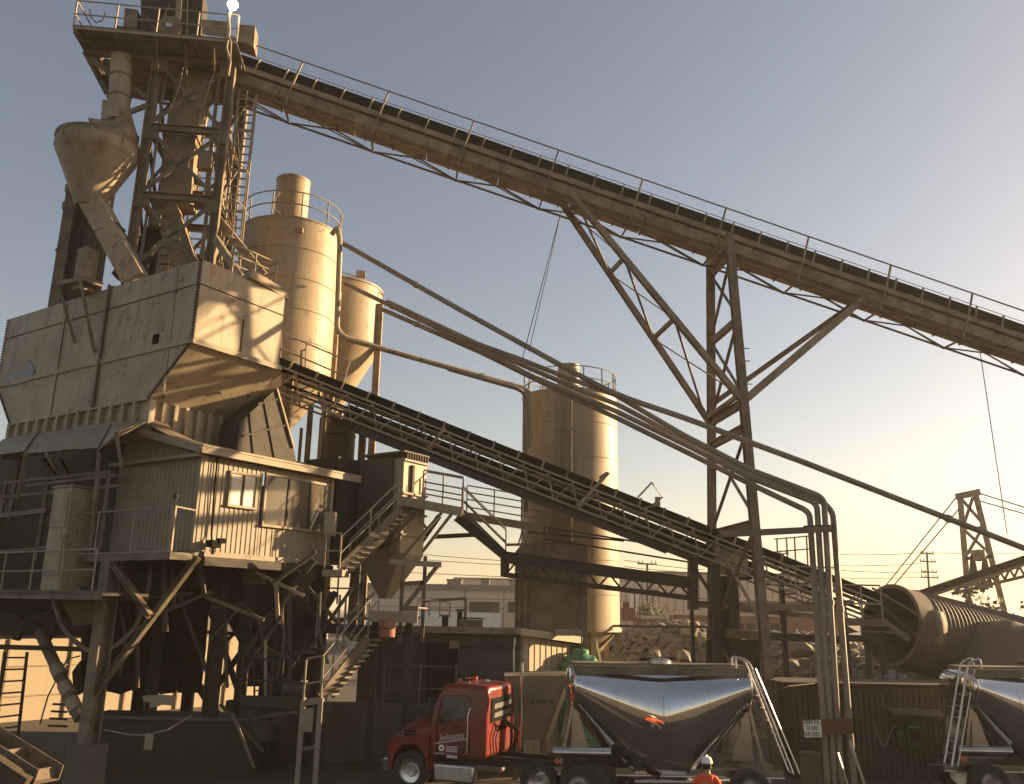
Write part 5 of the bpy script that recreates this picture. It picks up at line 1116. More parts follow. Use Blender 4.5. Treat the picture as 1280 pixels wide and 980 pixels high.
# fender arches
for sy in (-1, 1):
    mb = MB(); pts = [(2.45 + .68 * math.cos(t), .55 + .68 * math.sin(t)) for t in [math.pi * i / 12 for i in range(13)]]
    out = [(3.3, .62), (3.3, 1.2), (3.1, 1.34), (2.4, 1.4), (1.74, 1.4), (1.74, .62)]
    poly = [(x, z) for x, z in pts] + [(1.74, .55), (1.74, 1.38), (2.4, 1.42), (3.1, 1.36), (3.3, 1.15), (3.3, .55)]
    mb.prism([TP(x, sy * .7, z) for x, z in poly], tl_ * sy * .42); mb.build('fender', M['red'], T, .02)
MB().box(TP(3.38, 0, .62), .18, 2.2, .36, tf).build('bumper', M['chrome'], T, .03)
MB().box(TP(3.27, 0, 1.12), .06, .9, .5, tf).build('grille', M['dark'], T)
for sy in (-.78, .78): MB().box(TP(3.25, sy, 1.02), .08, .28, .2, tf).build('headlight', M['white'], T, .02)
MB().tube(TP(3.2, .98, 1.12), TP(3.2, 1.01, 1.12), .06, n=12).build('side_marker', M['white'], T)
# doors / windows, left side
for sy in (1, -1):
    off = 1.055 * sy
    dpoly = [(.5, 1.0), (1.42, 1.0), (1.5, 1.75), (1.36, 2.5), (.62, 2.55), (.5, 2.45)]
    wn = [(.62, 1.98), (1.0, 1.92), (1.08, 1.8), (1.38, 1.8), (1.36, 2.0), (1.26, 2.46), (.66, 2.5)]
    def yy(z): return sy * (1.056 if z <= 1.95 else 1.056 - .09 * (z - 1.95) / .77)
    dr_ = MB().add([TP(x, yy(z) + sy * .002, z) for x, z in dpoly + [(.5, 1.95), (1.46, 1.95)]], [(0, 1, 2, 7, 6), (6, 7, 3, 4, 5)]).build('door', M['red'], T, smooth=False)
    dr_.modifiers.new('s', 'SOLIDIFY').thickness = .012
    g_ = MB().add([TP(x, yy(z) + sy * .018, z) for x, z in wn], [tuple(range(len(wn)))]).build('side_window', M['glassdark'], dr_, smooth=False)
    for (xa_, za_), (xb_, zb_) in zip(dpoly, dpoly[1:] + dpoly[:1]): MB().bar(TP(xa_, yy(za_) + sy * .012, za_), TP(xb_, yy(zb_) + sy * .012, zb_), .02, .014).build('door_seal', M['black'], dr_)
    MB().bar(TP(.78, off + sy * .03, 1.72), TP(.95, off + sy * .03, 1.74), .05, .04).build('handle', M['dark'], dr_)
    MB().path([TP(.52, off, 1.05), TP(.52, off + sy * .05, 1.1), TP(.52, off + sy * .05, 2.05), TP(.47, off, 2.25)], .02, 6).build('grab_rail', M['alu'], T)
    MB().box(TP(1.62, sy * 1.3, 2.15), .1, .22, .6, tf).build('mirror', M['dark'], T, .02)
    MB().bar(TP(1.5, sy * 1.0, 2.4), TP(1.62, sy * 1.3, 2.4), .03).build('mirror_arm', M['dark'], T)
    MB().box(TP(2.55, sy * .99, 1.52), .36, .02, .06, tf).build('hood_vent', M['black'], T); MB().box(TP(2.55, sy * .992, 1.42), .36, .02, .07, tf).build('hood_vent', M['black'], T)
MB().prism([TP(x, y, z) for x, y, z in ((1.54, -.85, 2.5), (1.54, .85, 2.5), (1.76, .92, 1.93), (1.76, -.92, 1.93))], tf * .02 + Z * .02).build('windscreen', M['glassdark'], T)
MB().prism([TP(-.012, y, z) for y, z in ((.78, 1.85), (-.72, 1.9), (-.72, 2.5), (.74, 2.48))], tf * -.02).build('rear_window', M['glassdark'], T)
for zz, w in ((2.25, 1.1), (2.02, 1.1)):
    MB().prism([TP(-.036, y, z) for y, z in ((.6, zz - .06), (-.62, zz - .03), (-.62, zz + .1), (.55, zz + .07))], tf * -.003).build('window_decal', M['decal'], T)
# lettering
text('Johnsons', .26, TP(1.02, 1.075, 1.47), -tf * 1 + Z * .16, Z, M['silver'], 'lettering', T, shear=.5, sx=.8)
MB().bar(TP(1.5, 1.078, 1.27), TP(.56, 1.078, 1.44), .012, .028, Z).build('stripe', M['silver'], T)
MB().tube(TP(1.3, 1.07, 1.17), TP(1.3, 1.082, 1.17), .085, n=18).build('emblem', M['white'], T); MB().tube(TP(1.3, 1.08, 1.17), TP(1.3, 1.086, 1.17), .03, n=12).build('emblem', M['red'], T)
MB().tube(TP(.68, 1.07, 1.13), TP(.68, 1.082, 1.13), .08, n=18).build('emblem', M['ink'], T)
for z, w in ((1.21, .36), (1.15, .34), (1.1, .34)): MB().box(TP(1.0, 1.072, z), w, .012, .03, tf).build('placard_line', M['silver'], T)
MB().box(TP(.98, 1.072, .97), .32, .012, .08, tf).build('placard', M['silver'], T); MB().box(TP(1.35, 1.07, 1.02), .3, .012, .025, tf).build('placard_line', M['silver'], T)
# roof bits
for y in (-.5, 0, .5): MB().box(TP(1.05, y, 2.89), .12, .1, .07, tf).build('roof_marker', M['orangelight'], T)
MB().bar(TP(1.0, .5, 2.9), TP(.7, .5, 2.93), .06, .06).build('air_horn', M['dark'], T); MB().lathe(TP(.4, .1, 2.86), [(.07, 0), (.05, .05), (0, .07)], 12).build('dome_antenna', M['white'], T)
MB().tube(TP(2.95, 0, 1.68), TP(2.95, 0, 1.78), .02, n=8).build('hood_ornament', M['chrome'], T)
# exhaust, frame, wheels
MB().tube(TP(-.22, -1.0, .9), TP(-.22, -1.0, 2.2), .075, n=16).build('exhaust_stack', M['chrome'], T); MB().tube(TP(-.22, -1.0, 2.2), TP(-.22, -1.0, 3.35), .055, n=16).build('exhaust_pipe', M['chrome'], T)
for sy in (-.43, .43): MB().chan(TP(3.1, sy, .85), TP(-3.4, sy, .85), .09, .26).build('chassis_rail', M['dark'], T)
MB().box(TP(.9, .98, .55), 1.2, .3, .45, tf).build('fuel_tank', M['alu'], T, .06); MB().box(TP(.9, -.98, .55), 1.2, .3, .45, tf).build('fuel_tank', M['alu'], T, .06)
def wheel(P, axis, par, r=.52, w=.28):
    o = MB().lathe(P, [(r * .62, -w/2), (r * .93, -w/2), (r, -w * .36), (r, w * .36), (r * .93, w/2), (r * .62, w/2)], 36, ax=axis).build('wheel', M['tyre'], par)
    MB().lathe(P, [(0, w * .25), (r * .3, w * .28), (r * .34, w * .1), (r * .6, w * .2), (r * .62, w * .45), (r * .62, -w * .45), (0, -w * .4)], 28, ax=axis).build('rim', M['alu'], o)
    return o
for sy in (-1, 1):
    wheel(TP(2.45, sy * .95, .52), tl_ * sy, T); 
    for x in (-1.5, -2.8): wheel(TP(x, sy * .85, .52), tl_ * sy, T, .52, .5)
    mb = MB().path([TP(-2.15 + .0, sy * .85, .0) + (tf * math.cos(t) * 1.35 + Z * (.62 + .62 * math.sin(t))) for t in [math.pi * (i / 12) for i in range(13)]], .01, 4)
MB().box(TP(-2.1, 0, 1.08), 1.0, .9, .1, tf).build('fifth_wheel', M['dark'], T)
for k, y in enumerate((.3, .1, -.1)):
    MB().path(arc([TP(-.03, y, 1.6), TP(-.2, y, 1.95 - .1 * k), TP(-.5, y, 1.6), TP(-.35, y, 1.0)], .5), .03, 6).build('air_line', M['black'], T)
# ================================================================ TRAILERS
tz = 3.5
def trailer(Pl, xd, Ln, label, flip=1, ladder_right=True):
    xd = V(xd).normalized(); yd = Z.cross(xd)
    def q(x, y, z): return Pl + xd * x + yd * y + Z * z
    T = thing('bulk_trailer', label, 'trailer', q(Ln / 2, 0, 0), 'polished bulk trailers')
    r = 1.13; k = 28; NS = 41; vs = []; zt_ = tz - .1; zc_ = zt_ - .5
    def tsec(u):
        dpt = 1 - abs(u - .5) * 2
        zb = max(.32, 2.25 - 2.75 * dpt); zw = zt_ - .40 - .85 * dpt
        return zb, zw
    for i in range(NS):
        u = i / (NS - 1); x = Ln * u; zb, zw = tsec(u); sec = []
        m_ = k // 2
        for j in range(m_ + 1):
            t = math.pi * j / m_; sec.append((-r * math.cos(t), zw + (zt_ - zw) * math.sin(t)))
        for j in range(1, m_):
            t = math.pi * j / m_; pw = 1.0 + .9 * (1 - abs(u - .5) * 2)
            c_ = math.cos(t); sec.append((math.copysign(abs(c_) ** pw, c_) * r * (1 if abs(c_) > .3 else 1), zw - (zw - zb) * math.sin(t) ** 1.0))
        vs += [q(x, a_, b_) for a_, b_ in sec]; ks = len(sec)
    fs = [(i*ks + j, i*ks + (j+1) % ks, (i+1)*ks + (j+1) % ks, (i+1)*ks + j) for i in range(NS - 1) for j in range(ks)]
    fs += [tuple(range(ks-1, -1, -1)), tuple((NS-1)*ks + j for j in range(ks))]
    MB().add(vs, fs).build('tank', M['chrome'], T)
    for u in (.5, .24, .76):
        zb, zw = tsec(u); pw = 1.0 + .9 * (1 - abs(u - .5) * 2); pts_ = []
        for j in range(0, 27):
            t = -.5 + j / 26 * 2.0
            if t < 0: pts_.append(q(Ln * u, -(r + .004) * math.cos(-t), zw + (zt_ - zw + .004) * math.sin(-t)))
            else: c_ = math.cos(t); pts_.append(q(Ln * u, -math.copysign(abs(c_) ** pw, c_) * (r + .004), zw - (zw - zb + .004) * math.sin(t)))
        MB().path(pts_, .012 if u == .5 else .006, 5).build('weld_seam', M['polish'], T)
    MB().box(q(Ln / 2, -.0, tz - .05), Ln + .04, .9, .1, xd).build('top_walkway', M['steel'], T)
    MB().bar(q(-.02, -.72, tz - .16), q(Ln + .02, -.72, tz - .16), .12, .22).build('top_rail', M['steel'], T)
    MB().lathe(q(Ln * .52, 0, tz), [(.32, -.02), (.32, .08), (.25, .13), (0, .15)], 24).build('hatch', M['alu'], T)
    MB().bar(q(Ln * .4, 0, tz + .1), q(Ln * .62, 0, tz + .13), .08).build('hatch_arm', M['dark'], T)
    
    for e_, s_ in ((0, 1), (Ln, -1)):                    # end frames and dished ends
        zb, zw = tsec(0); mb = MB(); rings = []
        for sc_, dx in ((1, 0), (.94, .07), (.75, .14), (.4, .18), (.05, .19)):
            for j in range(28):
                t = 2 * math.pi * j / 28; mb.v.append(q(e_ - s_ * dx, r * .99 * sc_ * math.cos(t), (zw + sc_ * (zt_ - zw) * math.sin(t)) if math.sin(t) > 0 else (zw + sc_ * (zw - zb) * math.sin(t))))
        mb.f = [(a_ * 28 + j, a_ * 28 + (j + 1) % 28, a_ * 28 + 28 + (j + 1) % 28, a_ * 28 + 28 + j) for a_ in range(4) for j in range(28)]
        mb.build('dished_end', M['chrome'], T)
        MB().path([q(e_, (r + .01) * math.cos(t), (zw + (zt_ - zw + .01) * math.sin(t)) if math.sin(t) > 0 else (zw + (zw - zb + .01) * math.sin(t))) for t in [2 * math.pi * j / 28 for j in range(28)]], .025, 6, closed=True).build('end_ring', M['alu'], T)
        for sy in (-1, 1):
            MB().prism([q(e_, sy * .62, zc_ - .25), q(e_ + s_ * .45, sy * .62, 1.15), q(e_ - s_ * .1, sy * .62, 1.15)], yd * .04).build('end_plate', M['polish'], T)
            MB().bar(q(e_, sy * .62, zc_ - .3), q(e_ - s_ * .35, sy * .62, 1.0), .1, .08).build('end_strut', M['polish'], T)
    for sy in (-.5, .5): MB().chan(q(-.9, sy, .82), q(Ln + .9, sy, .82), .1, .2).build('frame_rail', M['polish'], T)
    for sy in (-1, 1):
        for x in (.0, Ln): wheel(q(x + (.1 if x < 1 else -.1), sy * .88, .5), yd * sy, T, .5, .5)
    MB().tube(q(-.55, -.62, 1.28), q(.95, -.62, 1.28), .14, n=18).build('air_reservoir', M['polish'], T)
    MB().tube(q(-.45, -.72, 1.08), q(-.45, -.75, 1.08), .07, n=14).build('marker_lamp', M['orangelight'], T)
    MB().tube(q(Ln * .35, -.3, .55), q(Ln + .6, -.3, .6), .07, n=12).build('discharge_pipe', M['alu'], T)
    MB().path(arc([q(1.0, -.6, 1.3), q(1.6, -.7, 1.2), q(2.2, -.5, .7)], .4), .08, 8).build('air_hose', M['black'], T)
    ex_ = Ln if ladder_right else 0; s_ = 1 if ladder_right else -1
    top = [q(ex_ + s_ * .05, -r * .72 + dy, tz - .15) for dy in (0, .42)]; bot = [q(ex_ + s_ * .95, -r * .98 + dy, .95) for dy in (0, .42)]
    ins = [q(ex_ - s_ * .3, -r * .72 + dy, tz - .05) for dy in (0, .42)]
    for i in (0, 1):
        MB().path(arc([bot[i], top[i] + Z * .28, ins[i] + Z * .3, ins[i]], .22), .03, 8).build('ladder_rail', M['alu'], T)
    for j in range(8): t = j / 8; MB().tube(bot[0].lerp(top[0], t), bot[1].lerp(top[1], t), .018, n=6).build('ladder_rung', M['alu'], T)
    MB().path(arc([bot[0] + xd * .16, top[0] + xd * .16 + Z * .1], .1), .02, 6).build('ladder_stay', M['alu'], T)
    return T
l1 = onz(718, 829, tz); r1 = onz(934, 833, tz)
xd1 = (r1 - l1).normalized(); yd1 = Z.cross(xd1)
trailer((l1 + yd1 * .8) * 1 - Z * tz, xd1, (r1 - l1).length, 'mirror-polished bulk trailer with one V hopper behind the red truck')
l2 = onz(1213, 834, tz)
trailer(l2 + yd1 * .8 - Z * tz, xd1, (r1 - l1).length, 'mirror-polished bulk trailer cut off by the right edge of the view', ladder_right=False)
# ================================================================ PERSON
def skinfig(jts, edges, rad, name, m_, par, sub=2):
    me = bpy.data.meshes.new(name); me.from_pydata([V(p) for p in jts], edges, []); o = bpy.data.objects.new('tmp', me); COL.objects.link(o)
    o.modifiers.new('k', 'SKIN'); me.skin_vertices[0].data[0].use_root = True
    for i, r_ in enumerate(rad): me.skin_vertices[0].data[i].radius = (r_, r_) if not isinstance(r_, tuple) else r_
    s_ = o.modifiers.new('s', 'SUBSURF'); s_.levels = sub; s_.render_levels = sub
    dg = bpy.context.evaluated_depsgraph_get(); dg.update(); m2 = bpy.data.meshes.new_from_object(o.evaluated_get(dg)); bpy.data.objects.remove(o)
    mb = MB(); L_ = ROOTLOC[par.name] if par else V((0, 0, 0)); mb.add([L_ + q.co for q in m2.vertices], [tuple(f.vertices) for f in m2.polygons])
    return mb.build(name, M[m_], par)
def person(loc, face, label, lean=.12, arm=1):
    face = V(face).normalized(); sd = Z.cross(face)          # sd = left
    T = thing('person', label, 'person', loc)
    f = lambda x, y, z: face * x + sd * y + Z * z            # forward, left, up
    # body: one continuous skinned figure
    J = [f(0, 0, .95), f(.02, 0, 1.15), f(.05 + lean * .5, 0, 1.36), f(.07 + lean, 0, 1.5), f(.09 + lean, 0, 1.57), f(.11 + lean, 0, 1.66), f(.115 + lean, 0, 1.76),
         f(0, .1, .9), f(.04, .12, .5), f(-.02, .13, .09), f(.14, .14, .04), f(0, -.1, .9), f(.08, -.12, .5), f(-.0, -.13, .09), f(.16, -.14, .04),
         f(.06 + lean, .2, 1.44), f(.12 + lean, .29, 1.18), f(.36 + lean, .2, 1.06), f(.06 + lean, -.2, 1.44), f(.14 + lean, -.28, 1.18), f(.4 + lean, -.16, 1.1)]
    Eg = [(0, 1), (1, 2), (2, 3), (3, 4), (4, 5), (5, 6), (0, 7), (7, 8), (8, 9), (9, 10), (0, 11), (11, 12), (12, 13), (13, 14), (3, 15), (15, 16), (16, 17), (3, 18), (18, 19), (19, 20)]
    rad = [(.15, .12), (.15, .115), (.17, .12), (.1, .09), .058, (.075, .09), (.07, .085), .095, .065, .05, .045, .095, .065, .05, .045, .065, .052, .034, .065, .052, .034]
    skinfig(J, Eg, rad, 'body', 'skin', T)
    # clothes, slightly larger shells
    skinfig([J[0] + f(0, 0, -.02), J[1], J[2], J[3] + f(0, 0, -.01), J[15], J[16], J[18], J[19]], [(0, 1), (1, 2), (2, 3), (3, 4), (4, 5), (3, 6), (6, 7)], [(.18, .145), (.18, .14), (.2, .145), (.12, .11), .085, .07, .085, .07], 'vest', 'orange', T)
    skinfig([J[0], J[7], J[8], J[9], J[11], J[12], J[13]], [(0, 1), (1, 2), (2, 3), (0, 4), (4, 5), (5, 6)], [.165, .12, .09, .075, .12, .09, .075], 'trousers', 'navy', T)
    for a_, b_ in ((9, 10), (13, 14)): skinfig([J[a_], J[b_], J[b_] + f(.08, 0, -.01)], [(0, 1), (1, 2)], [.07, .055, .045], 'boot', 'black', T)
    hc_ = loc + J[6]
    # hands with five fingers
    for wi, sg in ((17, 1), (20, -1)):
        w0 = J[wi]; hd = f(.9, -.2 * sg, -.15).normalized(); sdv = f(0, 1, 0)
        js = [w0, w0 + hd * .05, w0 + hd * .09]; ed = [(0, 1), (1, 2)]; rd = [.028, (.04, .022), (.04, .02)]
        for k in range(4):
            b0_ = len(js); oy = (k - 1.5) * .021; ln_ = (.06, .075, .07, .052)[k]
            js += [w0 + hd * .1 + sdv * oy, w0 + hd * (.1 + ln_ * .55) + sdv * oy - Z * .012, w0 + hd * (.1 + ln_ * .85) + sdv * oy - Z * .04]; ed += [(2, b0_), (b0_, b0_ + 1), (b0_ + 1, b0_ + 2)]; rd += [.0095, .009, .0075]
        b0_ = len(js); js += [w0 + hd * .045 + sdv * (-.045 * sg) * 1, w0 + hd * .085 + sdv * (-.06 * sg) - Z * .015]; ed += [(1, b0_), (b0_, b0_ + 1)]; rd += [.012, .009]
        skinfig(js, ed, rd, 'hand', 'skin', T, 1)
    # face
    for s_ in (-.03, .03): MB().lathe(hc_ + f(.085, s_, -.045), [(0, .012), (.009, .009), (.012, 0), (0, -.01)], 8, ax=face).build('eye', M['white'], T)
    MB().add([hc_ + p for p in (f(.09, 0, -.04), f(.09, -.015, -.085), f(.09, .015, -.085), f(.12, 0, -.08))], [(0, 1, 3), (0, 3, 2), (1, 2, 3), (0, 2, 1)]).build('nose', M['skin'], T)
    MB().box(hc_ + f(.085, 0, -.115), .012, .045, .008, face).build('mouth', M['redlead'], T)
    for s_ in (-.085, .085): MB().lathe(hc_ + f(0, s_, -.06), [(0, .01), (.02, .006), (.028, 0), (0, -.01)], 10, ax=sd).build('ear', M['skin'], T)
    MB().lathe(hc_ + f(-.02, 0, -.05), [(.088, -.06), (.098, -.02), (.098, .05), (.06, .1), (0, .11)], 20, ref=-face, a0=-1.9, a1=1.9).build('hair', M['hair'], T)
    hat = MB().lathe(hc_ + f(.0, 0, -.01), [(.112, 0), (.118, .01), (.113, .06), (.09, .115), (.05, .145), (0, .155)], 28)
    o = hat.build('hard_hat', M['hat'], T)
    pts = [hc_ + f(math.cos(t) * .118, math.sin(t) * .118, .0) for t in [-1.2 + 2.4 * i / 12 for i in range(13)]]; pt2 = [hc_ + f(.04 + math.cos(t) * .15, math.sin(t) * .13, -.02) for t in [-1.2 + 2.4 * i / 12 for i in range(13)]]
    mb = MB(); mb.add(pts + pt2, [(i, i + 1, 14 + i, 13 + i) for i in range(12)]); b_ = mb.build('brim', M['hat'], o); b_.modifiers.new('s', 'SOLIDIFY').thickness = .008
    MB().path([hc_ + f(.11 - .22 * t, 0, .0 + .158 * math.sin(math.pi * t) ** .6) for t in [i / 12 for i in range(13)]], .012, 6).build('hat_ridge', M['hat'], o)
    return T
pp = W(881, 937, 19.3); person(V((pp.x - .0, 19.3, 0)), (.35, .9, 0), 'worker in an orange vest and white hard hat at the side of the silver trailer', .1)
# ================================================================ PIPE STAND
T = thing('fill_stand', 'rusty bracket and steel arm clamping the four upright fill pipes', 'pipe stand', W(1040, 985, 25.6))
Pz = W(1040, 905, 25.35); z_ = lambda x, y: on(x, y, yv, Pz)
MB().prism([z_(1002, 900), z_(1066, 898), z_(1067, 917), z_(1003, 920)], yv * .06).build('clamp_plate', M['rust'], T)
MB().bar(on(900, 668, yv, Pz), on(1040, 661, yv, Pz), .12, .18).build('arm', M['steel'], T); MB().bar(on(1005, 660, yv, Pz), on(1042, 659, yv, Pz), .08, .14).build('arm_bracket', M['dark'], T)
for x, y, x2, y2 in ((1061, 925, 1078, 985), (1045, 940, 1056, 985)): MB().bar(z_(x, y) - yv * .1, z_(x2, y2) - yv * .3, .06).build('hose_coupling', M['alu'], T)
MB().bar(on(1044, 665, yv, Pz + yv * 1.5), on(1052, 800, yv, Pz + yv * 1.5), .08).build('ladder_rail', M['dark'], T)
Sg = thing('pressure_sign', 'small white notice reading KEEP PSI 12 LBS OR LESS on the pipe clamp', 'sign', z_(1014, 922))
sp = z_(1014, 910) - yv * .06
MB().prism([z_(1003, 900.5) - yv * .05, z_(1025, 899.5) - yv * .05, z_(1027, 921) - yv * .05, z_(1005.5, 921.5) - yv * .05], yv * .02).build('panel', M['white'], Sg)
for i, t_ in enumerate(('KEEP PSI', '12 LBS', 'OR LESS')):
    text(t_, .145, sp + Z * (.155 - .155 * i) - yv * .002, (1, 0, 0), Z, M['ink'], 'lettering', Sg, sx=.82)
Bn = MB().tube(V((W(1013, 950, 26.6).x, 26.6, 0)), V((W(1013, 950, 26.6).x, 26.6, 1.0)), .3, n=20).build('waste_barrel', M['conc']); tag(Bn, 'grey barrel standing below the pressure notice', 'barrel')
# ================================================================ PLANK CONTAINER
yc = 28.2; Pk = W(1050, 900, yc); c_ = lambda x, y: on(x, y, yv, Pk)
T = thing('plank_shed', 'weathered dark plank shed with an awning behind the fill pipes', 'shed', V((c_(1090, 900).x, yc, 0)))
xl, xr, zt = c_(988, 860).x, c_(1196, 860).x, c_(1100, 856).z
MB().box(V(((xl + xr) / 2, yc + .75, zt / 2)), xr - xl, 1.4, zt - .02).build('body', M['wood'], T)
n = 30
for i in range(n):
    x0_ = xl + (xr - xl) * i / n; w = (xr - xl) / n
    MB().box(V((x0_ + w / 2, yc + .02 - .015 * (i % 2), zt / 2 - .02)), w - .02, .05, zt - .1 - .06 * rnd.random()).build('plank', M['wood'], T)
MB().prism([V((xl - .3, yc - .25, zt + .0)), V((xr + .1, yc - .25, zt + .0)), V((xr + .1, yc + 1.5, zt + .02)), V((xl - .6, yc + 1.5, zt + .02))], Z * .05).build('roof', M['wood'], T)
MB().bar(V((xl, yc - .06, zt - .14)), V((xr, yc - .06, zt - .14)), .06, .16).build('top_rail', M['wood'], T)
a1_, a2_ = c_(1106, 889), c_(1172, 890)
MB().prism([a1_ + Z * .1, a2_ + Z * .05, a2_ - yv * .6 - Z * .1, a1_ - yv * .6 - Z * .02], Z * .03).build('awning', M['conc'], T)
for p in (a1_, a2_): MB().bar(p - yv * .5 - Z * .08, p - Z * .45 , .05).build('awning_strut', M['wood'], T)
G = thing('green_cabinet', 'dark green electrical cabinet mounted under the awning of the plank shed', 'cabinet', c_(1140, 945)); p = c_(1140, 920)
MB().box(p - yv * .12, .5, .2, .75).build('body', M['greendark'], G, .015); MB().box(p - yv * .23 + Z * .05, .26, .03, .3).build('door', M['black'], G); MB().box(p - yv * .14 - V((.42, 0, .05)), .25, .15, .5).build('side_box', M['greendark'], G); MB().box(p - yv * .23 + Z * .29, .3, .02, .05).build('nameplate', M['green'], G)
for nm, x, col in (('tangled_cable', 1098, 'wire'),):
    mb = MB().path(arc([c_(1092, 905) - yv * .05, c_(1098, 925) - yv * .06, c_(1106, 935) - yv * .06, c_(1112, 915) - yv * .05, c_(1118, 905) - yv * .05], .2), .018, 5); tag(mb.build(nm, M['rail']), 'thin looped cable hung on the plank wall left of the awning', 'cable')
T = thing('flat_sheet_roof', 'thin warped sheet resting over the left end of the plank shed', 'sheet', W(985, 862, 27)); MB().prism([W(966, 866, 27), W(985, 858, 27), W(1035, 853, 28.4), W(1020, 856, 30)], Z * .02).build('sheet', M['conv'], T)
# ================================================================ RUBBLE
def rock(mb, c, r, rn):
    bm = bmesh.new(); bmesh.ops.create_icosphere(bm, subdivisions=1, radius=1)
    sx, sy, sz = rn.uniform(.7, 1.4), rn.uniform(.6, 1.2), rn.uniform(.5, 1.0); a = rn.uniform(0, 6.28); b = rn.uniform(-.6, .6)
    mt = Matrix.Rotation(a, 3, 'Z') @ Matrix.Rotation(b, 3, 'X')
    vs = []
    for v in bm.verts:
        q = v.co * rn.uniform(.72, 1.12); q = V((max(-.7, min(.7, q.x)) * sx, max(-.7, min(.7, q.y)) * sy, max(-.62, min(.62, q.z)) * sz)); vs.append(V(c) + (mt @ q) * r)
    mb.add(vs, [tuple(x.index for x in f.verts) for f in bm.faces]); bm.free()
rn = random.Random(3)
def heap(cx, cy, rx, ry, h, z0=0): return lambda x, y: z0 + h * max(0, 1 - ((x - cx) / rx) ** 2 - ((y - cy) / ry) ** 2) ** .75
hp = [heap(W(855, 800, 42).x, 43, 6.5, 5.5, W(820, 776, 42).z), heap(W(1010, 800, 41).x, 42.5, 7.5, 6, W(1000, 800, 41).z + .3), heap(W(790, 800, 44).x, 46, 4, 4, 3.9)]
mb = MB(); gx = 46; gy = 22
X0, X1, Y0, Y1_ = W(780, 800, 40).x - 1, W(1120, 800, 40).x + 1.5, 36.5, 50
def hz(x, y): return max(f(x, y) for f in hp)
pts = []
for i in range(gx + 1):
    for j in range(gy + 1):
        x = X0 + (X1 - X0) * i / gx; y = Y0 + (Y1_ - Y0) * j / gy; z = hz(x, y); pts.append(V((x, y, z - .15 + rn.uniform(-.2, .2) * (z > .05))))
mb.add(pts, [(i * (gy + 1) + j, (i + 1) * (gy + 1) + j, (i + 1) * (gy + 1) + j + 1, i * (gy + 1) + j + 1) for i in range(gx) for j in range(gy)])
for k in range(3600):
    x = rn.uniform(X0, X1); y = rn.uniform(Y0 + .5, 45.5); z = hz(x, y)
    if z > .1: rock(mb, (x, y, z - .05), rn.choice([.06, .08, .1, .13, .16, .2, .3]) * rn.uniform(.8, 1.3), rn)
tag(mb.build('rubble_heap', M['rock'], smooth=False), kind='stuff')['label'] = 'heap of broken concrete rubble in the yard behind the trailers'
for lab, (x, y, Y, r) in {'big pale slab lying on the lit slope of the rubble left of the pipes': (1000, 812, 38.6, .6), 'round boulder at the foot of the rubble under the culvert mouth': (1110, 845, 34.5, .55), 'smaller boulder leaning right of the round one under the culvert': (1128, 847, 34.3, .42), 'chunky block high on the rubble left of the support tower': (862, 790, 39.5, .5), 'pale block low on the rubble just above the silver trailer': (820, 818, 38.2, .4), 'long slab low on the rubble above the trailer hatch': (855, 822, 37.8, .5), 'square chunk between the support tower and the pipes': (985, 830, 37.6, .5)}.items():
    mb = MB(); rock(mb, W(x, y, Y), r, rn); tag(mb.build('boulder', M['rock'], smooth=False, bev=.03), lab, 'boulder')
T = thing('rubble_fence_rail', 'thin horizontal pipe rail crossing in front of the rubble', 'rail', W(835, 790, 35)); MB().tube(W(735, 782, 35.5), W(890, 784, 34.5), .05, n=7).build('rail', M['steel'], T)
for x in (745, 884): p = W(x, 783, 35); MB().bar(V((p.x, p.y, 0)), p, .08).build('post', M['steel'], T)
# ================================================================ CULVERT + MOUND
Yq = 36.0
top = W(1112, 731, Yq); bot = W(1112, 833, Yq); rc = (top.z - bot.z) / 2; cq = (top + bot) / 2
qd = V((math.sin(R(70)), math.cos(R(70)), -.17)).normalized()
T = thing('culvert_tunnel', 'large corrugated steel culvert tube half buried in a dirt stockpile', 'culvert', bot)
prof = []; s = 0
while s < 15:
    prof += [(rc + (0 if s < 1.0 else .045), s), (rc, s + .11)] if s >= 1 else [(rc, s), (rc, s + .15)]; s += .22
MB().lathe(cq, prof, 72, ax=qd).build('shell', M['culv'], T)
MB().lathe(cq, [(rc - .1, 14.9), (rc - .1, 0), (rc + .06, -.0), (rc + .06, .12)], 72, ax=qd).build('liner', M['culv'], T)
ux = qd.cross(Z).normalized(); uy = ux.cross(qd).normalized()
mb = MB(); vs = []
for t in [R(-22) + R(50) * i / 10 for i in range(11)]:
    for q in (.75, 1.35): vs.append(cq + qd * q + (ux * math.cos(t) + uy * math.sin(t)) * (rc + .04))
mb.add(vs, [(2*i, 2*i+1, 2*i+3, 2*i+2) for i in range(10)]); mb.build('patch_plate', M['conv'], T).modifiers.new('s', 'SOLIDIFY').thickness = .03
MB().bar(cq - ux * (rc - .12) - uy * .3, cq + ux * (rc - .12) - uy * .3, .08).build('cross_bar', M['steel'], T)
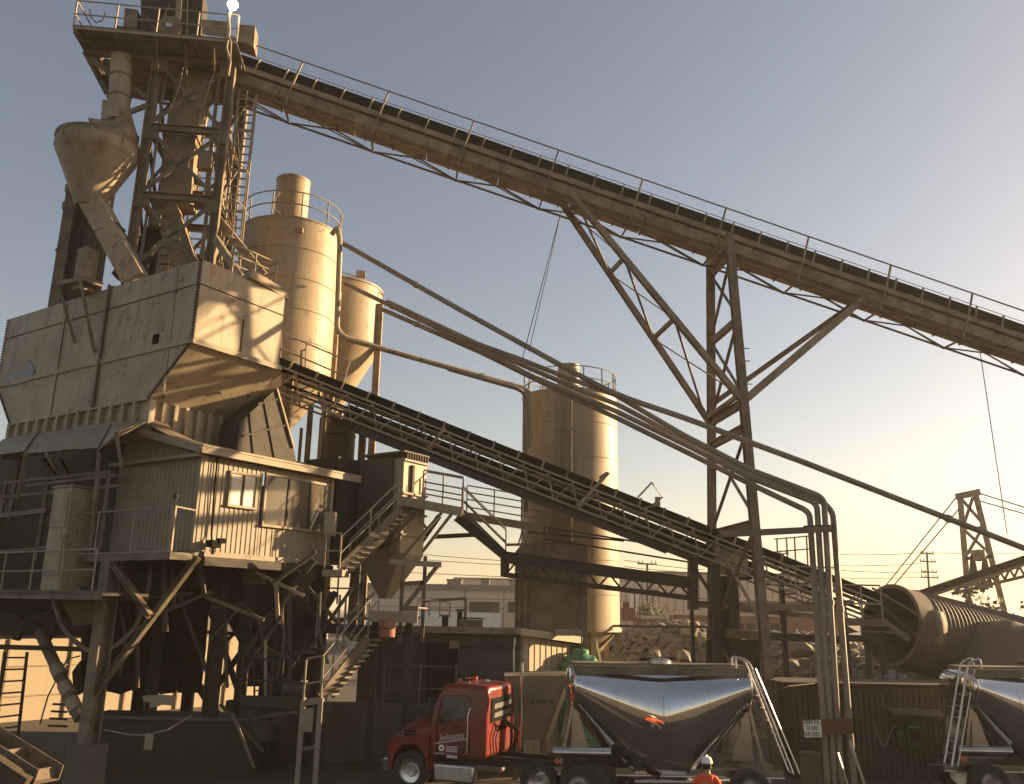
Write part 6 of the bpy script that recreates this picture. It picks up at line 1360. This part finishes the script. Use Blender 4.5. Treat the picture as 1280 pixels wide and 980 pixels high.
# conveyor entry frame at the culvert mouth
T = thing('culvert_gangway', 'dark steel gangway with railing leading into the culvert mouth', 'walkway', W(1080, 830, 33)); Pg = W(1075, 775, 34.2); g = lambda x, y, dy=0: on(x, y, yv, Pg + yv * dy)
MB().bar(g(900, 758), g(1105, 780), .1, .2).build('edge_beam', M['trim'], T)
MB().bar(g(1056, 778, -.3), g(1108, 778, -.3), .12, .25).build('edge_beam', M['steel'], T)
rail_part(T, [g(1054, 776, -.3), g(1104, 777, -.3)], 1.35, 1.0, .035, (.65,), 'rail')
MB().bar(g(1104, 776, -.3), g(1136, 800, -.3), .15, .2).build('inclined_beam', M['steel'], T); MB().bar(g(1050, 797), g(1110, 800), .15, .25).build('lower_beam', M['dark'], T)
MB().bar(g(1095, 712 + 40, .5), g(1150, 800, .5), .12, .15).build('inclined_beam', M['dark'], T)
MB().bar(g(1090, 735, .5), g(1150, 770, .5), .08, .08).build('inclined_beam', M['steel'], T)
for x in (1060, 1085, 1103): p = g(x, 790); MB().bar(V((p.x, p.y + .2, 0)), V((p.x, p.y + .2, p.z)), .16).build('leg', M['dark'], T)
MB().prism([g(1050, 778, .3), g(1074, 790, .3), g(1060, 792, .3)], yv * .05).build('gusset', M['steel'], T)
T = thing('conveyor_tail_frame', 'dark beams and posts under the lower conveyor between the support tower and pipes', 'steel frame', W(970, 800, 34)); Pg2 = W(960, 770, 33.6); g2 = lambda x, y, dy=0: on(x, y, yv, Pg2 + yv * dy)
MB().bar(g2(862, 755), g2(1050, 762), .12, .26).build('beam', M['conv'], T); MB().bar(g2(890, 790), g2(960, 794), .12, .3).build('beam', M['conv'], T); MB().bar(g2(955, 795), g2(1050, 800), .12, .28).build('beam', M['dark'], T)
for x, w in ((900, .5), (915, .45), (979, .14), (865, .1)): p = g2(x, 720); MB().bar(V((p.x, p.y + .3, 1.2)), V((p.x, p.y + .3, p.z)), w, .3).build('post', M['dark'], T)
for x in (971, 983, 993, 1008): MB().bar(g2(x, 674 - (x - 971) * .1, 1), g2(x + 2, 712, 1), .05).build('upper_post', M['rail'], T)
for y in (674, 690): MB().bar(g2(968, y, 1), g2(1012, y - 4, 1), .05).build('upper_rail', M['rail'], T)
rail_part(T, [g2(945, 756), g2(1048, 760)], 1.5, 1.6, .03, (.8,), 'rail')
MB().bar(g2(862, 700), g2(900, 760), .12).build('brace', M['steel'], T)
MB().prism([g2(x, y, .4) for x, y in ((884, 800), (950, 800), (950, 850), (884, 850))], yv * .3).build('hopper_plate', M['dark'], T)
# dirt mound (terrain), with unseen peaks added to shade the yard
mb = MB(); gx, gy = 70, 60; pts = []
mh = random.Random(5)
ph = [mh.uniform(0, 6) for _ in range(6)]
def mound(x, y):
    v = 0
    for cx_, cy_, r_, h_ in ((25.5, 40, 9.0, 5.0), (34, 39, 12.5, 9.2), (46, 34, 17, 12.0), (30, 48, 9, 6.0), (42, 47, 14, 9)):
        v = max(v, h_ * max(0, 1 - math.hypot(x - cx_, y - cy_) / r_) ** .9)
    d_ = math.hypot(x - 22, y - 37.3); v = max(v, 4.7 * min(1, 2.2 * max(0, 1 - d_ / 6.4)))
    return v + (.25 * math.sin(x * .9 + ph[0]) * math.sin(y * .8 + ph[1]) + .1 * math.sin(x * 2.3 + ph[2]) * math.sin(y * 2.7 + ph[3]) if v > .3 else 0)
for i in range(gx + 1):
    for j in range(gy + 1):
        x = 13 + 52 * i / gx; y = 27 + 34 * j / gy; pts.append(V((x, y, mound(x, y) - .05 + mh.uniform(-.04, .04))))
mb.add(pts, [(i * (gy + 1) + j, (i + 1) * (gy + 1) + j, (i + 1) * (gy + 1) + j + 1, i * (gy + 1) + j + 1) for i in range(gx) for j in range(gy)])
tag(mb.build('dirt_mound_shade_peaks', M['dirt']), kind='structure')
# ================================================================ FAR THINGS
Yp = 82.0; Pp_ = W(1225, 700, Yp); u_ = lambda x, y, dy=0: on(x, y, yv, Pp_ + yv * dy)
T = thing('cable_pylon', 'two-legged steel pylon with cross bracing and guy wires at far right', 'pylon', u_(1230, 775))
MB().bar(u_(1213, 780), u_(1200, 620), .36, .4).build('leg', M['conv'], T); MB().bar(u_(1258, 775), u_(1219, 616), .36, .4).build('leg', M['conv'], T)
MB().bar(u_(1196, 621), u_(1224, 615), .5, .6).build('head_beam', M['conv'], T)
for a_, b_ in (((1203, 625), (1229, 655)), ((1216, 622), (1205, 655)), ((1206, 663), (1238, 693)), ((1228, 660), (1209, 693)), ((1204, 661), (1228, 659))): MB().bar(u_(*a_), u_(*b_), .22).build('cross_brace', M['steel'], T)
for i, (a_, b_, dy) in enumerate((((1196, 621), (1105, 735), 6), ((1199, 636), (1112, 738), 6), ((1222, 616), (1290, 637), -2), ((1224, 626), (1290, 645), -2))):
    tag(MB().tube(u_(*a_), u_(*b_, dy), .06, n=5).build('guy_wire', M['wire']), ('upper left guy wire of the pylon', 'lower left guy wire of the pylon', 'upper right guy wire of the pylon', 'lower right guy wire of the pylon')[i], 'cable')
Yf = 70.0; Pf = W(1220, 720, Yf); f_ = lambda x, y, dy=0: on(x, y, yv, Pf + yv * dy)
T = thing('far_conveyor', 'distant belt conveyor rising to the right behind the culvert', 'conveyor', f_(1220, 760))
MB().bar(f_(1145, 744), f_(1480, 632), .5, .5).build('belt', M['black'], T); MB().bar(f_(1145, 750), f_(1480, 639), .2, .3).build('stringer', M['conv'], T); MB().bar(f_(1190, 742), f_(1480, 673), .2, .25).build('bottom_chord', M['steel'], T)
for k in range(23): x = 1196 + 12 * k; MB().bar(f_(x, 740 - (x - 1190) * .24), f_(x + 6, 732 - (x - 1190) * .31), .14).build('web', M['steel'], T); MB().bar(f_(x + 12, 740 - (x - 1178) * .24), f_(x + 6, 732 - (x - 1190) * .31), .14).build('web', M['steel'], T)
for x in (1300, 1400): MB().bar(f_(x, 800), f_(x, 735 - (x - 1220) * .24), .4).build('trestle_leg', M['steel'], T)
T = thing('far_frame_tower', 'small distant frame with a round drum behind the far conveyor', 'tower', f_(1225, 760, 8))
for x in (1216, 1231): MB().bar(f_(x - 3, 740, 8), f_(x, 694, 8), .3).build('leg', M['dark'], T); MB().bar(f_(x + 8, 735, 8), f_(x, 698, 8), .25).build('brace', M['dark'], T)
MB().bar(f_(1208, 698, 8), f_(1240, 696, 8), .3).build('beam', M['dark'], T); p = f_(1223, 695, 8); MB().lathe(p, [(0, -.5), (.6, -.35), (.6, .5), (0, .6)], 20).build('drum', M['conv'], T)
def pole(x, y0, y1, Y, label, arms, name='utility_pole'):
    P = W(x, y0, Y); z0_ = lambda px, py: on(px, py, yv, P); T = thing(name, label, 'utility pole', V((P.x, P.y, 0)))
    b = z0_(x + (y1 - y0) * -.0, y1); MB().tube(V((b.x, b.y, 0)), P, .2, .14, 8).build('mast', M['bark'], T)
    for y, hw in arms:
        a_, b_ = z0_(x - hw + (y - y0) * .12, y - .5), z0_(x + hw + (y - y0) * .12, y + .5); MB().bar(a_, b_, .14, .18).build('crossarm', M['bark'], T)
        for t in (.05, .25, .75, .95): q = a_.lerp(b_, t); MB().tube(q, q + Z * .45, .09, .06, 6).build('insulator', M['conv'], T)
    return T
pole(1158.5, 690, 740, 125, 'wooden utility pole with four crossarms left of the pylon', ((692, 8), (702, 10), (715, 10), (722, 11)))
pole(809, 705, 780, 110, 'thin dark utility pole right of the free-standing silo', ((699 + 6, 12), (725, 14)))
pole(816, 735, 780, 120, 'thinner dark utility pole just right of the first one by the silo', ((738, 8),))
pole(979, 692, 740, 140, 'distant utility pole behind the lower conveyor tail', ((692, 7),))
wr = [((1040, 693), (1152, 691)), ((1040, 707), (1154, 704)), ((1040, 712), (1158, 716)), ((1040, 722), (1158, 721)), ((1166, 691), (1300, 690)), ((500, 690), (700, 705)), ((500, 697), (700, 709)), ((500, 715), (870, 728)), ((780, 700), (880, 712)), ((780, 708), (880, 716)), ((780, 738), (930, 752))]
for i, (a_, b_) in enumerate(wr):
    A1, B1 = W(*a_, 124), W(*b_, 124); mid = (A1 + B1) / 2 - Z * .15
    tag(MB().path([A1, (A1 + mid) / 2 - Z * .06, mid, (B1 + mid) / 2 - Z * .06, B1], .045, 5).build('power_line', M['wire']), 'thin overhead power line crossing the low sky', 'power line', 'overhead power lines')
# warehouses
def P_(x, y, Y): return W(x, y, Y)
Yw = 105.0
T = thing('warehouse', 'long pale warehouse with flat roof and dark windows left of the free-standing silo', 'warehouse', V((W(570, 760, Yw).x, Yw, 0)))
x0_, x1_ = W(440, 740, Yw).x, W(680, 740, Yw).x; zt = W(570, 737, Yw).z
MB().box(V(((x0_ + x1_) / 2, Yw + 15, zt / 2)), x1_ - x0_, 30, zt).build('wall', M['ware'], T)
MB().box(V(((x0_ + x1_) / 2, Yw + 14.8, zt + .3)), x1_ - x0_ + .6, 30.6, .6).build('roof_edge', M['wareroof'], T)
w_ = lambda x, y: on(x, y, yv, V((0, Yw - .06, 0)))
for (xa, ya, xb, yb_, n_) in ((587, 752, 624, 766, 3), (635, 752, 660, 766, 2), (595, 773, 614, 782, 2), (500, 757, 523, 768, 2)):
    a_, b_ = w_(xa, ya), w_(xb, yb_); o = MB().box((a_ + b_) / 2, b_.x - a_.x, .1, a_.z - b_.z).build('window', M['dark'], T)
    for k in range(n_): MB().box(V((a_.x + (b_.x - a_.x) * (k + .5) / n_, Yw - .13, (a_.z + b_.z) / 2)), (b_.x - a_.x) / n_ - .12, .06, a_.z - b_.z - .15).build('pane', M['glassdark'], o)
for x in (530, 581, 630): p = w_(x, 740); MB().box(V((p.x, Yw - .02, zt / 2)), .1, .06, zt).build('wall_joint', M['wareroof'], T)
for y in (748, 759): p = w_(560, y); MB().box(V(((x0_ + x1_) / 2, Yw - .02, p.z)), x1_ - x0_, .05, .07).build('wall_joint', M['wareroof'], T)
p = w_(510, 775); MB().box(V((p.x + 3, Yw - 1, p.z - 1)), 16, 1.5, 4).build('loading_wall', M['white'], T)
for i, (xa, ya, xb, yb_) in enumerate(((560, 726, 577, 732), (602, 725, 612, 732), (637, 727, 650, 733))):
    a_, b_ = P_(xa, ya, Yw + 8), P_(xb, yb_, Yw + 8); T2 = thing('roof_unit', ('wide grey roof ventilation unit on the warehouse', 'small square pale roof unit on the warehouse', 'low roof unit on the warehouse nearest the silo')[i], 'roof unit', b_)
    MB().box((a_ + b_) / 2 - Z * .2, b_.x - a_.x, 3, a_.z - b_.z + .6).build('housing', M['wareroof'], T2); MB().box(V(((a_.x + b_.x) / 2, a_.y, a_.z + .1)), b_.x - a_.x + .3, 3.2, .15).build('cap', M['steel'], T2)
T = thing('far_hall', 'low distant hall roof beyond the pale warehouse', 'warehouse', V((W(620, 730, 170).x, 170, 0)))
a_, b_ = W(570, 731, 170), W(720, 727, 170); MB().box(V(((a_.x + b_.x) / 2, 180, b_.z / 2)), b_.x - a_.x, 20, b_.z).build('wall', M['ware'], T); MB().box(V(((a_.x + b_.x) / 2, 180, b_.z + .2)), b_.x - a_.x + 1, 21, .4).build('roof', M['bluegrey'], T)
Yw2 = 130.0
T = thing('far_warehouse', 'big plain beige warehouse wall right of the free-standing silo', 'warehouse', V((W(860, 760, Yw2).x, Yw2, 0)))
xa, xb = W(772, 720, Yw2).x, W(1035, 720, Yw2).x; zt = W(850, 718, Yw2).z
MB().box(V(((xa + xb) / 2, Yw2 + 12, zt / 2)), xb - xa, 24, zt).build('wall', M['ware'], T)
for k in range(26): MB().box(V((xa + (xb - xa) * k / 26, Yw2 - .02, zt / 2)), .12, .08, zt).build('wall_joint', M['conv'], T)
MB().box(V(((xa + xb) / 2, Yw2 + 12, zt + .2)), xb - xa + .5, 24.5, .4).build('roof_edge', M['wareroof'], T)
a_, b_ = on(787, 743, yv, V((0, Yw2 - .2, 0))), on(798, 772, yv, V((0, Yw2 - .2, 0))); MB().box((a_ + b_) / 2, b_.x - a_.x, .2, a_.z - b_.z).build('bright_panel', M['white'], T)
for lab, x, y, w, h, m_, Y in (('small brown brick building with a planter roof left of the support tower', 820, 780, 22, 12, 'brick', 75), ('long brown block building behind the support tower', 900, 778, 140, 16, 'brick', 82), ('brown block building with pale band between the tower and the pipes', 1000, 768, 110, 30, 'brick', 88)):
    p = W(x, y, Y); k = Y / FPX * 1.03; zt = p.z + h * k / 2; T = thing('block_building', lab, 'building', V((p.x, Y, 0)))
    MB().box(V((p.x, Y + 4, zt / 2)), w * k, 8, zt).build('wall', M[m_], T); MB().box(V((p.x, Y + 4, zt + .1)), w * k + .4, 8.4, .25).build('roof', M['ware'], T)
    if w > 30:
        for i in range(int(w / 14)): MB().box(V((p.x - w * k / 2 + (i + .6) * w * k / int(w / 14 + .2), Y - .02, zt - 1.1)), .8, .1, .9).build('window', M['dark'], T)
    if 'pale band' in lab: MB().box(V((p.x, Y - .05, zt - 1.1)), w * k, .15, .7).build('band', M['ware'], T)
T = thing('yard_machine', 'small faded red machine just visible over the rubble by the silo', 'machine', W(788, 775, 70)); p = W(785, 768, 70)
MB().box(p, 1.0, 1.2, 1.0).build('body', M['redlead'], T); MB().box(p + Z * .7 + V((-.2, 0, 0)), .5, .9, .5).build('cab', M['red'], T); MB().bar(p + V((.5, 0, -.4)), p + V((.55, 0, 1.6)), .12).build('mast', M['red'], T); MB().bar(p + V((.9, 0, -.4)), p + V((.9, 0, .6)), .12).build('mast', M['red'], T)
# bright wall far left
T = thing('panel_wall', 'bright cream panel wall in sunlight seen through the plant legs at left', 'wall', V((W(100, 880, 41).x, 41, 0)))
wp = W(-90, 880, 35.5); wp.z = 0; wdr = V((math.sin(R(40)), math.cos(R(40)), 0)); wz = 3.3; wn_ = wdr.cross(Z)
for k in range(7):
    a_ = wp + wdr * (k * 2.6); m_ = a_ + wdr * 1.28
    MB().box(m_ + Z * wz / 2, 2.56, .16, wz, wdr).build('panel', M['cream'], T)
    MB().box(a_ + Z * (wz / 2 + .02) + wn_ * .06, .07, .2, wz, wdr).build('panel_post', M['conv'], T)
for z in (1.0, 2.2): MB().box(wp + wdr * 9.1 + wn_ * .1 + Z * z, 18.2, .04, .05, wdr).build('panel_rail', M['trim'], T)
# trees
def tree(P, h, r, label, n=900, name='tree', dense=1.0):
    T = thing(name, label, 'tree', P); tk = MB(); tr_ = random.Random(int(P[0] * 100) % 997)
    tk.tube(V(P), V(P) + Z * h * .55, .05 * h ** .8, .025 * h, 8); P = V(P)
    cl = []
    for k in range(7):
        a = tr_.uniform(0, 6.28); e = P + Z * h * tr_.uniform(.45, .9) + V((math.cos(a), math.sin(a), 0)) * r * tr_.uniform(.2, .85); tk.tube(P + Z * h * tr_.uniform(.3, .5), e, .02 * h, .008 * h, 5); cl.append((e, r * tr_.uniform(.25, .5)))
    tk.build('trunk', M['bark'], T); lf = MB()
    for k in range(n):
        c, rr_ = tr_.choice(cl); d_ = V((tr_.gauss(0, 1), tr_.gauss(0, 1), tr_.gauss(0, .8))).normalized() * rr_ * tr_.random() ** .45; q = c + d_; s_ = tr_.uniform(.04, .09) * r * dense
        u = V((tr_.gauss(0, 1), tr_.gauss(0, 1), tr_.gauss(0, 1))).normalized(); w = u.orthogonal().normalized()
        lf.add([q - u * s_, q + w * s_ * .6, q + u * s_, q - w * s_ * .6], [(0, 1, 2, 3)])
    lf.build('crown', M['leaf'], T, smooth=False); return T
for i, (x, y, Y, h, r, lab) in enumerate(((1175, 765, 62, 4.6, 3.0, 'dark bush left of the pylon foot beyond the dirt mound'), (1200, 765, 60, 5.2, 3.4, 'bushy dark tree in front of the left pylon leg'), (1228, 768, 61, 5.4, 3.6, 'bushy tree between the pylon legs beyond the mound'), (1252, 766, 63, 4.8, 3.4, 'dark tree in front of the right pylon leg'), (1222, 760, 72, 8.6, 3.6, 'taller thin-crowned tree rising inside the pylon'), (1275, 772, 58, 5.5, 3.6, 'dark bush at the right edge beyond the mound'), (819, 778, 78, 5.2, 2.2, 'small green shrub above the brick building right of the silo'), (940, 772, 95, 5.5, 4.5, 'dark round tree behind the support tower'))):
    p = W(x, y, Y); tree((p.x, p.y, 0 if i != 6 else p.z - 3.4), h, r, lab, 700 if i != 4 else 350)
# ================================================================ GROUND, SKY, SUN
mb = MB(); mb.add([V((-2500, -1500, 0)), V((2500, -1500, 0)), V((2500, 3500, 0)), V((-2500, 3500, 0))], [(0, 1, 2, 3)]); tag(mb.build('ground', M['ground']), kind='structure')
AZ, EL = R(67), R(13)
w = bpy.data.worlds.new('World'); scene.world = w; w.use_nodes = True; nt = w.node_tree; bg = nt.nodes['Background']
sk = nt.nodes.new('ShaderNodeTexSky'); sk.sky_type = 'NISHITA'; sk.sun_disc = False; sk.sun_elevation = EL; sk.sun_rotation = AZ; sk.air_density = 1.0; sk.dust_density = 1.3; sk.ozone_density = 1.0; sk.altitude = 50
tn = nt.nodes.new('ShaderNodeMix'); tn.data_type = 'RGBA'; tn.blend_type = 'MULTIPLY'; tn.inputs['Factor'].default_value = 1
hs = nt.nodes.new('ShaderNodeHueSaturation'); hs.inputs['Saturation'].default_value = .92; nt.links.new(sk.outputs['Color'], hs.inputs['Color'])
ci = [q for q in tn.inputs if q.type == 'RGBA']; nt.links.new(hs.outputs['Color'], ci[0]); ci[1].default_value = (1, .87, .79, 1)
nt.links.new([q for q in tn.outputs if q.type == 'RGBA'][0], bg.inputs['Color']); bg.inputs['Strength'].default_value = .062
sl = bpy.data.lights.new('sun', 'SUN'); sl.energy = 5.0; sl.angle = R(.6); sl.color = (1, .69, .37)
so = bpy.data.objects.new('sun', sl); COL.objects.link(so); sdir = V((math.sin(AZ) * math.cos(EL), math.cos(AZ) * math.cos(EL), math.sin(EL)))
so.rotation_euler = (-sdir).to_track_quat('-Z', 'Y').to_euler(); so.location = (60, 20, 60)
vs = scene.view_settings; vs.view_transform = 'Standard'; vs.look = 'None'; vs.exposure = 1.6; vs.gamma = 1; vs.use_curve_mapping = False
scene.cycles.max_bounces = 6

hz_ = MB().box(V((0, 1000, 20)), 5040, 5040, 42.0, (1, 0, 0)); hm = bpy.data.materials.new('haze_air'); hm.use_nodes = True; hn = hm.node_tree; hn.nodes.remove(hn.nodes['Principled BSDF'])
pv_ = hn.nodes.new('ShaderNodeVolumePrincipled'); pv_.inputs['Color'].default_value = (.95, .9, .84, 1); pv_.inputs['Density'].default_value = .0005; pv_.inputs['Anisotropy'].default_value = .25
hn.links.new(pv_.outputs['Volume'], hn.nodes['Material Output'].inputs['Volume']); tag(hz_.build('haze', hm, smooth=False), kind='stuff')
